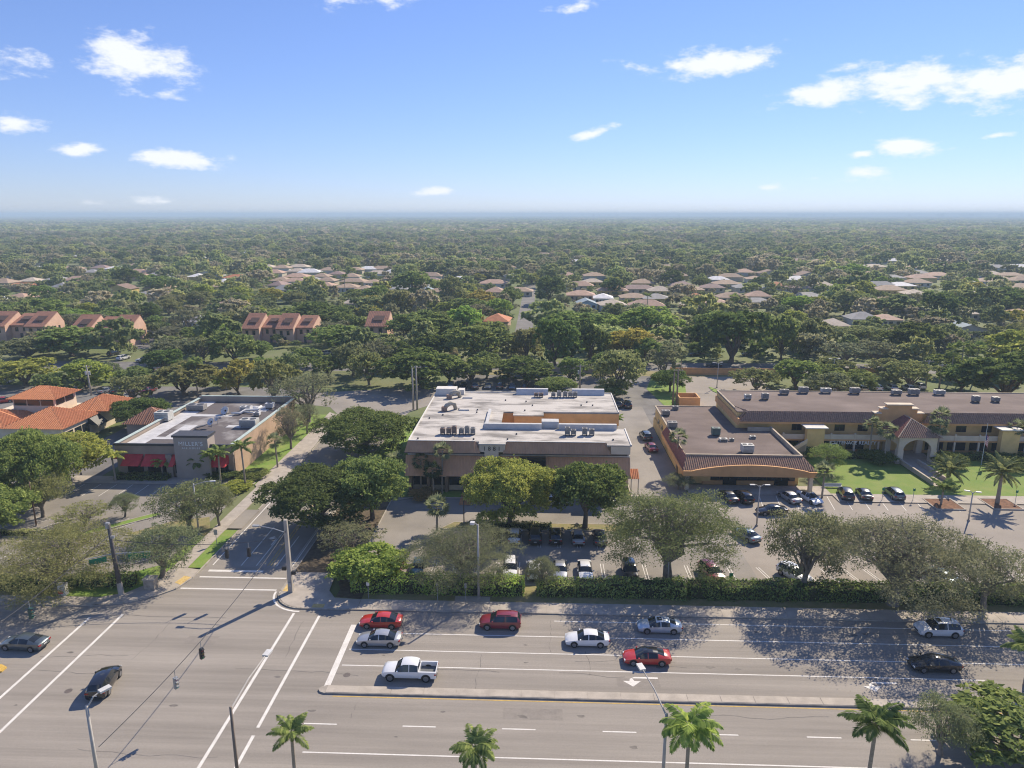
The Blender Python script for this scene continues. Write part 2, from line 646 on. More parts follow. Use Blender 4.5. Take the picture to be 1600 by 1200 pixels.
def slab_run(parent, x0, x1, y0, y1, ln, z=.15, m=CONC, skip=None):
    n = max(1, round((x1 - x0) / ln))
    w = (x1 - x0) / n
    key = (round(w, 3), round(y1 - y0, 3), m.name)
    if key not in slabm:
        slabm[key] = [MB().box(JW / 2, w - JW / 2, JW / 2, y1 - y0 - JW / 2, 0, .12).mesh('slab')]
        slabm[key][0].materials.append(m)
    for i in range(n):
        o = link('slab', slabm[key][0], None, parent)
        o.location = (x0 + i * w, y0, z - .12 + random.uniform(-.006, .004))


pav = struct('pavement', MB().box(-21, 120, 74.05, 76.25, .0, .125), CONCD)
slab_run(pav, -21, 62, 74.06, 76.22, 1.85)
slab_run(pav, 62, 120, 74.06, 76.22, 3.7)
pav2 = struct('pavement', MB().box(-120, -52.4, 73.7, 75.5, .0, .125), CONCD)
slab_run(pav2, -120, -52.4, 73.72, 75.48, 1.85)
# corner pads
polysheet('corner_pavement', [(-27.6, 74.05), (-21.02, 74.05), (-21.02, 76.1), (-24.3, 76.4), (-25.4, 78), (-25.8, 82.4), (-31.25, 82.4), (-31.25, 77.7)] + arc(-27.6, 77.7, 3.62, 180, 270, 8), .152, CONC)
polysheet('corner_pavement', [(-52.4, 73.7), (-49, 74.4), (-46.6, 75.7), (-44.6, 77.9), (-43.8, 80.5), (-43.8, 82.6), (-45.6, 83.0), (-47.6, 83.0), (-48.0, 79.5), (-50, 76.6), (-52.4, 75.5)], .152, CONC)
pav3 = struct('pavement', MB().box(-47.6, -45.6, 83.05, 112.1, .0, .122), CONCD)
for i in range(16):
    me = slabm.setdefault('ss', None) or MB().box(.02, 1.98, .02, 1.80, 0, .12).mesh('slab')
    slabm['ss'] = me
    if not me.materials:
        me.materials.append(CONC)
    link('slab', me, None, pav3).location = (-47.6, 83.05 + i * 1.815, .03)
polysheet('pavement', [(-48.2, 112.2), (-43.85, 106), (-43.85, 120), (-44.8, 140), (-46.3, 156), (-48.6, 158), (-48.3, 140)], .15, CONC)
polysheet('verge', [(-45.55, 83.1), (-43.75, 83.1), (-43.75, 94.4), (-45.55, 94.4)], .14, GRASS)
sheet('driveway_apron', -45.5, -43.3, 95, 101.8, .155, ASPH2)
# tactile plates
tp = MB().add([(x, y, .165) for x, y in ((-45.3, 79.2), (-44.3, 78.6), (-43.9, 80.6), (-44.9, 80.9))], [(0, 1, 2, 3)])
struct('tactile_plate', tp, mat('tactile_yellow', (.55, .40, .16), .9, .2, 3), None)
struct('tactile_plate', MB().box(-31.1, -30.2, 77.6, 79.3, .10, .165), MATS['tactile_yellow'])
struct('tactile_plate', MB().box(-26.4, -25.0, 74.1, 74.9, .10, .165), MATS['tactile_yellow'])
# verges and lawns
sheet('verge', -24.2, 120, 76.25, 80.25, .10, GRASSDRY)
polysheet('verge', [(-31.25, 82.4), (-25.8, 82.4), (-24.2, 78.4), (-24.2, 76.6), (-21, 76.25), (-21, 80.2), (-23.75, 80.2), (-23.75, 108.5), (-31.25, 108.5)], .12, mat('leaf_litter', (.11, .085, .055), .95, .3, 1.5, fine=.4))
sheet('lawn', -31.25, -21.6, 108.5, 150, .12, GRASS)
sheet('lawn', -53.2, -48.3, 112.4, 156, .12, GRASS)
sheet('verge', -120, -60, 75.5, 80.1, .10, GRASSDRY)
polysheet('verge', [(-60, 75.5), (-52.4, 75.5), (-50, 76.6), (-48.1, 79.5), (-47.7, 83), (-47.7, 92.3), (-49.1, 92.3), (-49.1, 84), (-54, 80.1), (-60, 80.1)], .11, GRASS)
polysheet('planting_bed', [(-79, 91.2), (-66, 91.2), (-57.6, 99.5), (-58.8, 100.3), (-67, 92.3), (-79, 92.3)], .13, GRASS)
polysheet('planting_bed', [(-58.3, 108.2), (-55.5, 106.6), (-50, 107), (-49.2, 112.2), (-57, 112.2)], .13, GRASS)
polysheet('planting_bed', [(-59.5, 92.3), (-47.8, 92.3), (-47.8, 94.5), (-50, 99), (-55, 97)], .13, GRASSDRY)
polysheet('planting_bed', [(-14.2, 96.2), (14.5, 96.2), (14.5, 98.6), (-12.5, 98.6)], .13, GRASSDRY)
sheet('planting_bed', -20, -12.6, 108.1, 110.6, .13, GRASS)
sheet('planting_bed', -10.6, 15.3, 108.1, 110.6, .13, GRASSDRY)
sheet('brick_path', -12.5, -10.7, 105.0, 111, .14, mat('brick_paver', (.42, .20, .09), .9, .2, 3, fine=.2))
sheet('restaurant_pavement', -89, -48.5, 112.4, 115.4, .15, CONC)
sheet('orange_building_pavement', 25, 48.4, 111.6, 115.2, .15, CONC)
sheet('east_pavement', 48.4, 118, 108.6, 112.0, .16, CONC)
sheet('front_lawn', 48.4, 118, 112.0, 131, .13, mat('lawn_green', (.135, .225, .035), .95, .3, .3, col2=(.20, .25, .06), fine=.3))
sheet('rear_verge', -24, 62, 199.5, 206, .06, MATS['rough_grass'] if 'rough_grass' in MATS else GRASSDRY)
polysheet('rear_lawn', [tuple(G(x, y).xy) for x, y in ((1018, 590), (1010, 608), (1040, 636), (1075, 632), (1070, 600), (1050, 585))], .08, GRASS)
polysheet('lot_island', [tuple(G(x, y).xy) for x, y in ((1107, 605), (1112, 606), (1135, 615), (1128, 618), (1114, 612))], .14, GRASS)
sheet('roadside_lawn', -62, -45, 182.5, 203, .06, mat('rough_grass', (.11, .14, .05), .95, .3, .4, col2=(.17, .17, .08), fine=.35))
polysheet('park_lawn', [tuple(G(x, y).xy) for x, y in ((1240, 555), (1262, 557), (1262, 535), (1245, 535))], .08, MATS['lawn_green'])
sheet('south_verge', -160, 160, 20, 46, .1, GRASSDRY)
struct('south_pavement', MB().box(-160, 160, 46, 47.6, 0, .15), CONC)

# median
med = struct('median', MB().add(*(lambda p: ([(x, y, .0) for x, y in p] + [(x, y, .175) for x, y in p], [tuple(range(len(p), 2 * len(p)))] + [(i, (i + 1) % len(p), len(p) + (i + 1) % len(p), len(p) + i) for i in range(len(p))]))(
    [(120, 59.0), (120, 60.15), (-20.4, 60.15), (-20.9, 59.9), (-21.1, 59.55), (-20.9, 59.2), (-20.4, 59.0)])), CONCD)
slab_run(med, -20.3, 46, 59.06, 60.09, 3.1, .205, mat('median_concrete', (.41, .365, .31), .9, .12, .8, fine=.12))
slab_run(med, 46, 119, 59.06, 60.09, 6.1, .205, MATS['median_concrete'])


# painted markings
def mark(name, parent, polys, m=PAINT, z=ZM):
    mb = MB()
    for p in polys:
        mb.add([(x, y, z) for x, y in p], [tuple(range(len(p)))])
    return mb.build(name, m, parent)


def hline(x0, x1, y, w=.14):
    return [(x0, y - w / 2), (x1, y - w / 2), (x1, y + w / 2), (x0, y + w / 2)]


def vline(x, y0, y1, w=.14, dx=0.0):
    return [(x - w / 2, y0), (x + w / 2, y0), (x + dx + w / 2, y1), (x + dx - w / 2, y1)]


def lane_line(x0, x1, y, w=.14):
    mark('lane_line', road, [hline(x0, x1, y, w)])


lane_line(2, 120, 72.5)
lane_line(-18.9, 120, 69.4)
lane_line(-19.9, 120, 66.3)
lane_line(-19.9, 44.5, 63.55)
for k in range(7):
    lane_line(49 + k * 9, 52 + k * 9, 63.5)
for k in range(14):
    lane_line(-21 + k * 9, -18 + k * 9, 54.9)
    lane_line(-64 - k * 9, -61 - k * 9, 54.9)
    lane_line(-64 - k * 9, -61 - k * 9, 66.3)
lane_line(-20, 120, 51.4)
mark('edge_line', road, [hline(-19.5, 120, 58.72, .1)], PAINTY)
mark('stop_line', road, [[(-20.75, 60.2), (-20.15, 60.2), (-20.25, 70.9), (-20.85, 70.9)]])
mark('crosswalk_line', road, [vline(-28.1, 48, 73.0, .3)])
mark('crosswalk_line', road, [vline(-25.0, 48, 53.2, .3), vline(-25.0, 54.2, 72.6, .3)])
mark('crosswalk_line', road, [vline(-51.2, 48, 71.2, .3)])
mark('crosswalk_line', road, [vline(-47.8, 48, 72.0, .3)])
mark('crosswalk_line', road, [hline(-44.0, -32.0, 78.05, .28)])
mark('crosswalk_line', road, [hline(-43.0, -31.8, 80.95, .28)])
mark('stop_line', road, [hline(-42.6, -35.4, 82.6, .5)])
mark('corner_line', road, [[p for p in arc(-27.6, 77.7, 4.45, 270, 180, 10)] + [p for p in arc(-27.6, 77.7, 4.2, 180, 270, 10)]])
mark('lane_line', sidest, [vline(-42.7, 84.1, 116, .14, -.2)])
mark('lane_line', sidest, [vline(-38.9, 84.1, 96, .13)])
mark('lane_line', sidest, [vline(-36.9, 84.1, 95, .13)])
mark('centre_line', sidest, [vline(-35.4, 84.1, 140, .11, -.8), vline(-35.0, 84.1, 140, .11, -.8)], PAINTY)
mark('lane_line', sidest, [vline(-34.2, 84.1, 93, .13)])
mark('lane_line', sidest, [vline(-32.1, 84.1, 110, .12)])
mark('lane_line', sidest, [vline(-31.85 - .5, 84.1, 100, .05)])


def turn_arrow(name, parent, x, y, rot, s=1.0):
    """left-turn arrow: shaft, bend, head"""
    P = [[(-1.3, .35), (1.4, .35), (1.4, .6), (-1.0, .6)], [(-1.3, .35), (-1.0, .6), (-1.55, .25), (-1.62, -.1)], [(-1.3, .35), (-1.62, -.1), (-1.1, -.1)], [(-2.3, -.1), (-1.35, -1.0), (-.45, -.1)]]
    c, sn = math.cos(rot), math.sin(rot)
    mark(name, parent, [[(x + (px * c - py * sn) * s, y + (px * sn + py * c) * s) for px, py in p] for p in P])


a = G(1003, 1064)
turn_arrow('turn_arrow', road, a.x + .3, a.y, 0, .95)
a = G(1378, 1072)
turn_arrow('turn_arrow', road, a.x + .3, a.y, 0, .95)
a = G(423, 848)
turn_arrow('turn_arrow', sidest, a.x, a.y + .3, -math.pi / 2, .8)
# manholes
for px, py in ((542, 1055), (107, 1080)):
    a = G(px, py)
    o = MB().disc((a.x, a.y, .034), (0, 0, 1), .36, .012, 16).build('manhole_cover', mat('cast_iron', (.13, .11, .10), .7, .2, 8), road)
# stall lines
st = bpy.data.objects['office_parking_lot']
for k in range(19):
    x = -16.2 + k * 2.75
    if x < 27:
        mark('stall_line', st, [vline(x - .18, 81.0, 86.4, .09), vline(x + .18, 81.0, 86.4, .09)])
    if -13 < x < 15:
        mark('stall_line', st, [vline(x - .18, 90.8, 96.0, .09), vline(x + .18, 90.8, 96.0, .09)])
st = bpy.data.objects['east_parking_lot']
for k in range(22):
    x = 30 + k * 2.75
    mark('stall_line', st, [vline(x - .15, 80.9, 86.2, .09, -1.2), vline(x + .2, 80.9, 86.2, .09, -1.2)])
    if k > 1 and not 13 < k < 19:
        mark('stall_line', st, [vline(x, 105.6, 111.0, .1, .9)])
st = bpy.data.objects['restaurant_parking_lot']
for k in range(10):
    mark('stall_line', st, [vline(-86 + k * 2.8, 106.5, 111.8, .1)])
    mark('stall_line', st, [vline(-88 + k * 2.8, 93.2, 98.2, .1, 3.6)])
    mark('stall_line', st, [vline(-92 + k * 2.8, 82.5, 87.6, .1, 1.0)])
st = bpy.data.objects['far_rear_parking_lot']
for k in range(6):
    mark('stall_line', st, [hline(33.3, 38, 153 + k * 2.8, .12)])

# wear on the carriageway: sealed cracks, patches, oil drips
TAR = mat('crack_sealer', (.17, .155, .14), .8, .2, 3)
gk = random.Random(3)
for k in range(26):
    x, y = gk.uniform(-62, 70), gk.uniform(50, 73)
    along = gk.random() < .6
    p, w = [(x, y)], gk.uniform(.03, .06)
    for s in range(gk.randint(5, 11)):
        a_, b_ = gk.uniform(.7, 1.6), gk.uniform(-.22, .22)
        x, y = (x + a_, y + b_) if along else (x + b_, y + a_ * .7)
        if y > 73 or 58.6 < y < 60.4:
            break
        p.append((x, y))
    if len(p) < 3:
        continue
    mark('sealed_crack', road, [[(ax, ay - w), (bx, by - w), (bx + (0 if along else w), by + w), (ax + (0 if along else w), ay + w)] for (ax, ay), (bx, by) in zip(p[:-1], p[1:])], TAR, .0345)
for x, y, w, d in ((-38, 66.5, 3.4, 1.6), (8, 61.2, 4.2, 1.3), (27, 70.4, 2.6, 1.8), (-3, 56.2, 5.5, 1.5), (-57, 61, 3, 1.4), (48, 64.6, 4, 1.2), (-33, 87, 1.5, 4)):
    mark('asphalt_patch', road if y < 84 else sidest, [[(x, y), (x + w, y), (x + w, y + d), (x, y + d)]], mat('patch_asphalt', (.24, .216, .19), .9, .1, 1, fine=.2), .0335)
for k in range(34):
    x, y = gk.uniform(-60, 64), gk.choice([71, 67.9, 64.9, 61.9, 56.8, 53.2]) + gk.uniform(-.5, .5)
    r_ = gk.uniform(.10, .28)
    mark('oil_stain', road, [[(x + r_ * gk.uniform(.6, 1.5) * 1.8 * math.cos(t * .785), y + r_ * gk.uniform(.6, 1.2) * math.sin(t * .785)) for t in range(8)]], mat('oil_stain', (.15, .135, .12), .7, .2, 3), .034)
# ================================================================== buildings
def ribbed(mb, poly, pitch, r, base=True):
    """convex sloped roof face, first edge is the eave; half-round ribs run up the slope"""
    P = [Vector(p) for p in poly]
    e1 = (P[1] - P[0]).normalized()
    n = Vector()
    for i in range(len(P)):
        n += P[i].cross(P[(i + 1) % len(P)])
    n.normalize()
    e2 = n.cross(e1)
    if base:
        mb.add(P, [tuple(range(len(P)))])
    S = [((p - P[0]).dot(e1), (p - P[0]).dot(e2)) for p in P]
    s0, s1 = min(s for s, t in S), max(s for s, t in S)
    k = max(1, int((s1 - s0) / pitch))
    for i in range(k):
        s = s0 + (i + .5) * (s1 - s0) / k
        ts = []
        for j in range(len(S)):
            (sa, ta), (sb, tb) = S[j], S[(j + 1) % len(S)]
            if (sa - s) * (sb - s) < 0:
                ts.append(ta + (tb - ta) * (s - sa) / (sb - sa))
        if len(ts) < 2 or max(ts) - min(ts) < .1:
            continue
        vs = []
        for t in (min(ts), max(ts)):
            c = P[0] + e1 * s + e2 * t
            vs += [c - e1 * r, c - e1 * r * .6 + n * r * .85, c + e1 * r * .6 + n * r * .85, c + e1 * r]
        mb.add(vs, [(0, 4, 5, 1), (1, 5, 6, 2), (2, 6, 7, 3), (0, 1, 2, 3)])
    return mb


CREAM = mat('cream_stucco', (.66, .56, .43), .9, .08, .6)
WROOF = mat('white_membrane', (.50, .47, .43), .8, .1, .30, stretch=(.55, 1.5, 1), col2=(.20, .185, .17), lo=.46, hi=.63, detail=8, fine=.18)
WTRIM = mat('white_trim', (.62, .60, .56), .8, .1, 1)
BROWNMET = mat('brown_metal_roof', (.54, .30, .16), .7, .1, .5)
TAUPE = mat('taupe_wall', (.27, .19, .13), .9, .1, .5)
ORANGE = mat('orange_stucco', (.64, .36, .16), .9, .1, .5)
YELLOW = mat('yellow_stucco', (.72, .50, .21), .9, .1, .5)
BROOF = mat('brown_gravel_roof', (.135, .102, .09), .95, .1, .18, stretch=(.6, 1, 1), col2=(.21, .165, .145), lo=.42, hi=.72, detail=7, fine=.15)
TILE = mat('brown_barrel_tile', (.36, .22, .15), .85, .25, 2.5, col2=(.22, .14, .10), fine=.25)
TILEO = mat('orange_barrel_tile', (.60, .255, .12), .85, .2, 2.0, col2=(.46, .185, .085), fine=.2)
ACM = mat('air_unit_metal', (.30, .29, .275), .6, .2, 3)
ACW = mat('air_unit_pale', (.50, .50, .47), .6, .15, 3)
ACR = mat('air_unit_brown', (.24, .17, .14), .7, .2, 3)

# ------------------------------------------------ white-roofed office block numbered 1881
ob = thing('office_building', 'two storey office block with white flat roof, brown ribbed mansards and number 1881', 'building', (-3, 128, 0))
ZR = 8.6
MB().box(-21.3, -8.0, 111.6, 144.6, 0, 8.4).build('wall', CREAM, ob)
MB().box(-8.0, 15.0, 111.61, 119.3, 0, 8.4).build('wall', CREAM, ob)
MB().box(-8.0, 15.05, 130.0, 144.59, 0, 8.4).build('wall', CREAM, ob)
MB().box(-4.5, .8, 127.7, 130.0, 0, 8.38).build('wall', ORANGE, ob)
roof = MB().prism([(-21.5, 111.5), (-9.7, 111.5), (-9.7, 110.25), (-5.3, 110.25), (-5.3, 111.5), (11.2, 111.5), (11.2, 110.3), (15.2, 110.3), (15.2, 119.5), (-6.6, 119.5), (-6.6, 129.8), (-4.7, 129.8), (-4.7, 127.5), (1.0, 127.5), (1.0, 129.8), (15.25, 129.8), (15.25, 144.8), (-21.5, 144.8)], 8.4, ZR).build('roof', WROOF, ob)
for b in ((-21.5, -21.3, 111.7, 144.8, ZR, ZR + .16), (-21.3, 15.2, 144.6, 144.8, ZR, ZR + .14), (15.05, 15.25, 130, 144.6, ZR, ZR + .13), (15.0, 15.2, 110.3, 119.5, ZR, ZR + .13), (1.0, 15.05, 129.8, 130.0, ZR, ZR + .13)):
    MB().box(*b).build('roof_edge', WTRIM, ob)

# parapet round the courtyard
pp = MB()
for b in ((-9.4, .6, 118.6, 119.3, ZR, ZR + .95), (-9.4, -8.9, 119.3, 130, ZR, ZR + .5), (.6, 3.6, 119.6, 121.4, ZR - 1.0, ZR + 1.15), (3.6, 13.6, 118.7, 119.4, ZR, ZR + .95)):
    pp.box(*b)
pp.build('courtyard_parapet', mat('grey_white_parapet', (.50, .50, .50), .8, .08, 1), ob)
# rear wing, courtyard side: orange fascia, cream wall with windows
box_part(ob, 'fascia', ORANGE, .85, 15.2, 129.55, 129.98, 6.1, 8.39)
box_part(ob, 'fascia', ORANGE, -7.98, -4.55, 129.6, 129.98, 4.0, 8.39)
box_part(ob, 'courtyard_wall', ORANGE, -7.99, -7.4, 119.35, 129.6, 0, 8.37)
for x in (9.2, 11.0):
    box_part(ob, 'window', GLASS, x, x + 1.4, 129.88, 129.99, 4.6, 6.05)
for x in (1.2, 2.6, 5, 7):
    box_part(ob, 'window', GLASS, x, x + 1.1, 129.88, 129.99, 4.7, 6.0)
# front mansards
for xa, xb, xc, xd in ((-21.9, -9.35, -10.4, -21.5), (-5.75, 11.8, 11.0, -5.1)):
    m = MB()
    ribbed(m, [(xa, 110.0, 7.05), (xb, 110.0, 7.05), (xc, 111.48, ZR + .05), (xd, 111.48, ZR + .05)], .42, .055)
    m.add([(xa, 110.0, 7.05), (xd, 111.6, 7.05), (xd, 111.48, ZR + .05)], [(0, 2, 1)]).add([(xb, 110.0, 7.05), (xc, 111.6, 7.05), (xc, 111.48, ZR + .05)], [(0, 1, 2)])
    m.add([(xa, 110.0, 7.05), (xb, 110.0, 7.05), (xc, 111.6, 7.05), (xd, 111.6, 7.05)], [(3, 2, 1, 0)])
    m.build('mansard', BROWNMET, ob)
    box_part(ob, 'mansard_drip_edge', DKMETAL, xa, xb, 109.93, 109.99, 6.96, 7.08)
    box_part(ob, 'mansard_cap', WTRIM, xd, xc, 111.3, 111.56, ZR + .06, ZR + .16)
m = MB()
ribbed(m, [(-21.9, 109.7, 3.1), (15.1, 109.7, 3.1), (15.1, 111.25, 6.2), (-21.9, 111.25, 6.2)], .45, .05)
m.add([(-21.9, 109.7, 3.1), (15.1, 109.7, 3.1), (15.1, 111.6, 3.1), (-21.9, 111.6, 3.1)], [(3, 2, 1, 0)])
m.add([(15.1, 109.7, 3.1), (15.1, 111.6, 3.1), (15.1, 111.25, 6.2)], [(0, 1, 2)]).add([(-21.9, 109.7, 3.1), (-21.9, 111.6, 3.1), (-21.9, 111.25, 6.2)], [(2, 1, 0)])
m.build('lower_mansard', mat('brown_metal_lower', (.60, .355, .205), .7, .1, .5), ob)
box_part(ob, 'sill_band', WTRIM, -21.6, 15.1, 111.35, 111.6, 6.22, 6.42)
panel = MB().box(-9.6, -5.4, 110.4, 111.6, 7.15, 8.395)
panel.box(-8.75, -6.45, 110.35, 111.6, 6.0, 7.15)
panel.build('number_panel', CREAM, ob)
for k, ch in enumerate('1881'):
    text_part('digit', ch, 1.0, (-8.75 + k * .8, 110.38, 7.42), plain('black_sign', (.02, .02, .02), .5), ob, .03)
box_part(ob, 'corner_panel', CREAM, 11.85, 15.0, 110.45, 111.6, 7.0, 8.395)
for xa, xb in ((-10.6, -8.8), (-6.4, -4.5), (1.5, 3.1), (12.0, 14.7)):
    w = box_part(ob, 'window', GLASS, xa, xb, 111.5, 111.59, 6.45, 7.03)
    box_part(w, 'mullion', DKMETAL, (xa + xb) / 2 - .03, (xa + xb) / 2 + .03, 111.44, 111.5, 6.45, 7.03)
box_part(ob, 'dark_bay', GLASS, -3.0, 1.3, 109.95, 111.55, 4.7, 6.15)
for i in range(12):
    x = -20.8 + i * 3.0
    box_part(ob, 'ground_floor_window', GLASS, x, x + 2.3, 111.5, 111.59, .9, 2.9)
    box_part(ob, 'pier', TAUPE, x - .55, x - .1, 110.2, 111.6, 0, 3.08)
for x in (-19, -15.8, -12.6, -6, 2, 8):
    box_part(ob, 'soffit_light', WTRIM, x, x + .7, 109.9, 110.3, 2.95, 3.09)
# entrance canopy with tiles and steps on the east end
m = ribbed(MB(), [(15.06, 109.4, 3.2), (16.5, 109.4, 3.2), (16.5, 111.5, 4.2), (15.06, 111.5, 4.2)], .28, .07)
m.build('side_canopy', TILEO, ob)
for x in (15.15, 16.3):
    box_part(ob, 'canopy_post', CREAM, x, x + .15, 109.5, 109.65, 0, 3.2)
for i in range(4):
    box_part(ob, 'step', CONC, 15.3, 17.0, 107.2 + i * .35, 107.6 + i * .35, 0, .17 * (i + 1))
# roof details
box_part(ob, 'roof_bulkhead', WTRIM, -21.2, -17.0, 142.0, 144.4, ZR, ZR + 1.35)
box_part(ob, 'roof_bulkhead', WTRIM, -16.7, -15.4, 142.6, 144.4, ZR, ZR + 1.0)
for xa, xb in ((-4.6, 2.0), (7.0, 13.6)):
    MB().slab_yz([(142.9, ZR), (144.4, ZR), (144.4, ZR + 1.1), (143.5, ZR + 1.1)], xa, xb).build('rear_parapet', MATS['grey_white_parapet'], ob)
for px, py in ((671, 654), (692, 649), (653, 686), (740, 687), (793, 687), (717, 640), (746, 641), (822, 628), (832, 634), (917, 629), (908, 634), (926, 634), (958, 688), (807, 679), (790, 626), (820, 642), (745, 645)):
    a = G(px, py, ZR)
    MB().disc((a.x, a.y, ZR + .12), (0, 0, 1), .14, .26, 8).build('roof_vent', DKMETAL, ob)


# ------------------------------------------------ roof machines (things of their own)
def air_unit(label, loc, w, d, h, m, group, legs=True, fans=1):
    t = thing('air_conditioner', label, 'air conditioner', loc, 0, group)
    z0 = .25 if legs else .05
    c = MB().box(-w / 2, w / 2, -d / 2, d / 2, z0, h).mesh('cabinet')
    link('cabinet', c, m, t)
    for k in range(5):
        z = z0 + (h - z0) * (k + .7) / 5.6
        link('louvre', MB().box(-w * .42, w * .42, -d / 2 - .03, -d / 2 - .002, z, z + .05).mesh('louvre'), DKMETAL, t)
    for k in range(fans):
        x = (k - (fans - 1) / 2) * w / fans
        link('fan_guard', MB().disc((x, 0, h + .03), (0, 0, 1), min(w / fans, d) * .38, .06, 14).mesh('fan_guard'), DKMETAL, t)
    if legs:
        for sx in (-1, 1):
            link('stand', MB().box(sx * w * .4 - .05, sx * w * .4 + .05, -d * .45, d * .45, 0, z0).mesh('stand'), DKMETAL, t)
    return t


ORD = ['first', 'second', 'third', 'fourth', 'fifth', 'sixth', 'seventh', 'eighth', 'ninth', 'tenth', 'eleventh', 'twelfth', 'thirteenth', 'fourteenth', 'fifteenth', 'sixteenth',
       'seventeenth', 'eighteenth', 'nineteenth', 'twentieth']
for i, (px, h, m) in enumerate(((692, 1.15, ACR), (701.5, 1.15, ACR), (710, 1.45, ACR), (721, 1.05, ACM), (730, 1.4, ACM), (739, 1.15, ACM))):
    a = G(px, 678.5, ZR)
    air_unit('%s condenser from left in the left front row on the white office roof' % ORD[i], (a.x, a.y, ZR), .8, .85, h, m, 'condensers at the front left of the white office roof')
for i, (px, h, m) in enumerate(((838, .9, ACR), (845.5, .9, ACR), (864.5, .95, ACM), (873.5, 1.3, ACM), (883, 1.2, ACM), (891, 1.1, ACM), (898.5, 1.1, ACM))):
    a = G(px, 620.5, ZR)
    air_unit('%s condenser from left in the rear row on the white office roof' % ORD[i], (a.x, a.y, ZR), .85, .9, h, m, 'condensers at the rear of the white office roof')
for i, (px, h) in enumerate(((886.5, 1.4), (896, 1.0), (913.5, 1.3), (924.5, 1.1))):
    a = G(px, 680, ZR)
    air_unit('%s condenser from left in the right front row on the white office roof' % ORD[i], (a.x, a.y, ZR), .85, .85, h, ACM, 'condensers at the front right of the white office roof')
for i, (px, py) in enumerate(((711, 622), (704, 641))):
    a = G(px, py, ZR)
    t = thing('roof_duct', ['large bent air duct near the back of the white office roof', 'smaller bent air duct in front of the large one on white roof'][i], 'duct', (a.x, a.y, ZR))
    pts = [(-1.0, -.6, .5), (-.7, -.3, 1.0), (0, .1, 1.35), (.7, .5, 1.1), (.9, .7, .1)]
    link('pipe', MB().tube(pts, .42, 10).mesh('pipe', smooth=True), mat('duct_metal', (.36, .33, .27), .6, .2, 2), t)
    link('fan_box', MB().box(-1.6, -.6, -1.1, -.2, 0, .9).mesh('fan_box'), ACR, t)
    link('sleeper', MB().box(1.6, 3.6, -.2, .1, 0, .25).mesh('sleeper'), WTRIM, t)

# ------------------------------------------------ single storey orange building
og = thing('orange_building', 'single storey orange building with brown flat roof, tiled eaves and dark shop front', 'building', (35, 130, 0))
PL = [(25.4, 116.2), (44.5, 116.2), (44.5, 134.25), (38.4, 134.25), (38.4, 149.8), (25.4, 149.8)]
MB().prism(PL, 0, 4.45).build('wall', YELLOW, og)
MB().prism([(25.3, 116.1), (44.4, 116.1), (44.4, 134.2), (38.35, 134.2), (38.35, 149.9), (25.3, 149.9)], 4.45, 4.6).build('roof', BROOF, og)
pp = MB()
pp.box(25.2, 44.8, 115.9, 116.25, 4.0, 5.35).box(44.45, 44.8, 116.25, 133.0, 4.0, 5.35).box(25.2, 25.5, 116.25, 149.9, 4.4, 4.72).box(25.5, 38.3, 149.6, 149.9, 4.6, 4.75).box(40.2, 44.45, 132.2, 132.6, 4.6, 5.3)
pp.build('parapet', mat('parapet_buff', (.43, .36, .27), .9, .15, .8), og)
m = MB()
ribbed(m, [(24.2, 113.0, 3.55), (46.2, 113.0, 3.55), (44.8, 115.9, 5.1), (25.2, 115.9, 5.1)], .36, .10)
m.build('tiled_eave', TILE, og)
m = MB()
ribbed(m, [(24.2, 134.0, 3.55), (24.2, 113.0, 3.55), (25.19, 115.9, 5.1), (25.19, 134.0, 4.6)], .36, .10)
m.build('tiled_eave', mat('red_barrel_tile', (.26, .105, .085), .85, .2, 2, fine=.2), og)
m = MB()
ribbed(m, [(46.2, 113.0, 3.55), (46.2, 122, 3.55), (44.81, 122, 5.1), (44.81, 115.9, 5.1)], .36, .10)
m.build('tiled_eave', TILE, og)
# fascia with a shallow arch
top = [(25.6 + (45.0 - 25.6) * i / 24, 3.5 + 1.15 * math.sin(math.pi * i / 24) ** .8) for i in range(25)]
MB().slab_xz([(24.2, 2.62), (46.2, 2.62), (46.2, 3.5)] + top[::-1] + [(24.2, 3.5)], 112.6, 112.95).build('fascia', ORANGE, og)
box_part(og, 'soffit', ORANGE, 24.2, 46.2, 112.96, 116.15, 3.3, 3.5)
box_part(og, 'side_fascia', ORANGE, 24.1, 24.4, 113.0, 134, 2.7, 3.5)
box_part(og, 'knee_wall', ORANGE, 28.2, 43.8, 115.7, 116.18, 0, .75)
box_part(og, 'corner_block', YELLOW, 26.2, 29.4, 115.3, 116.18, .8, 2.3)
for i in range(9):
    x = 29.5 + i * 1.6
    box_part(og, 'shop_window', GLASS, x, x + 1.52, 115.95, 116.17, .76, 3.25)
for x in (31.6, 40.3):
    d = box_part(og, 'door', plain('door_glass', (.012, .012, .012), .15), x, x + 2.3, 115.6, 115.69, .05, 2.5)
    box_part(d, 'handle', METAL, x + 1.1, x + 1.2, 115.52, 115.59, 1.0, 1.3)
for x in (34.7, 39.0):
    box_part(og, 'wall_placard', WTRIM, x, x + 1.1, 115.86, 115.94, 1.75, 2.2)
for x in (31.3, 43.1):
    box_part(og, 'wall_lamp', WTRIM, x, x + .25, 115.7, 115.94, 1.9, 2.2)
for x in (45.4, 25.0):
    box_part(og, 'column', CREAM, x - .3, x + .3, 112.95, 113.55, 0, 2.62 if x > 30 else 2.6)
box_part(og, 'side_wing_wall', YELLOW, 25.05, 25.38, 116.0, 149.7, 0, 2.2)
for k in range(7):
    y = 119 + k * 4.2
    box_part(og, 'side_window', GLASS, 25.31, 25.39, y, y + 1.3, 2.25, 3.0)
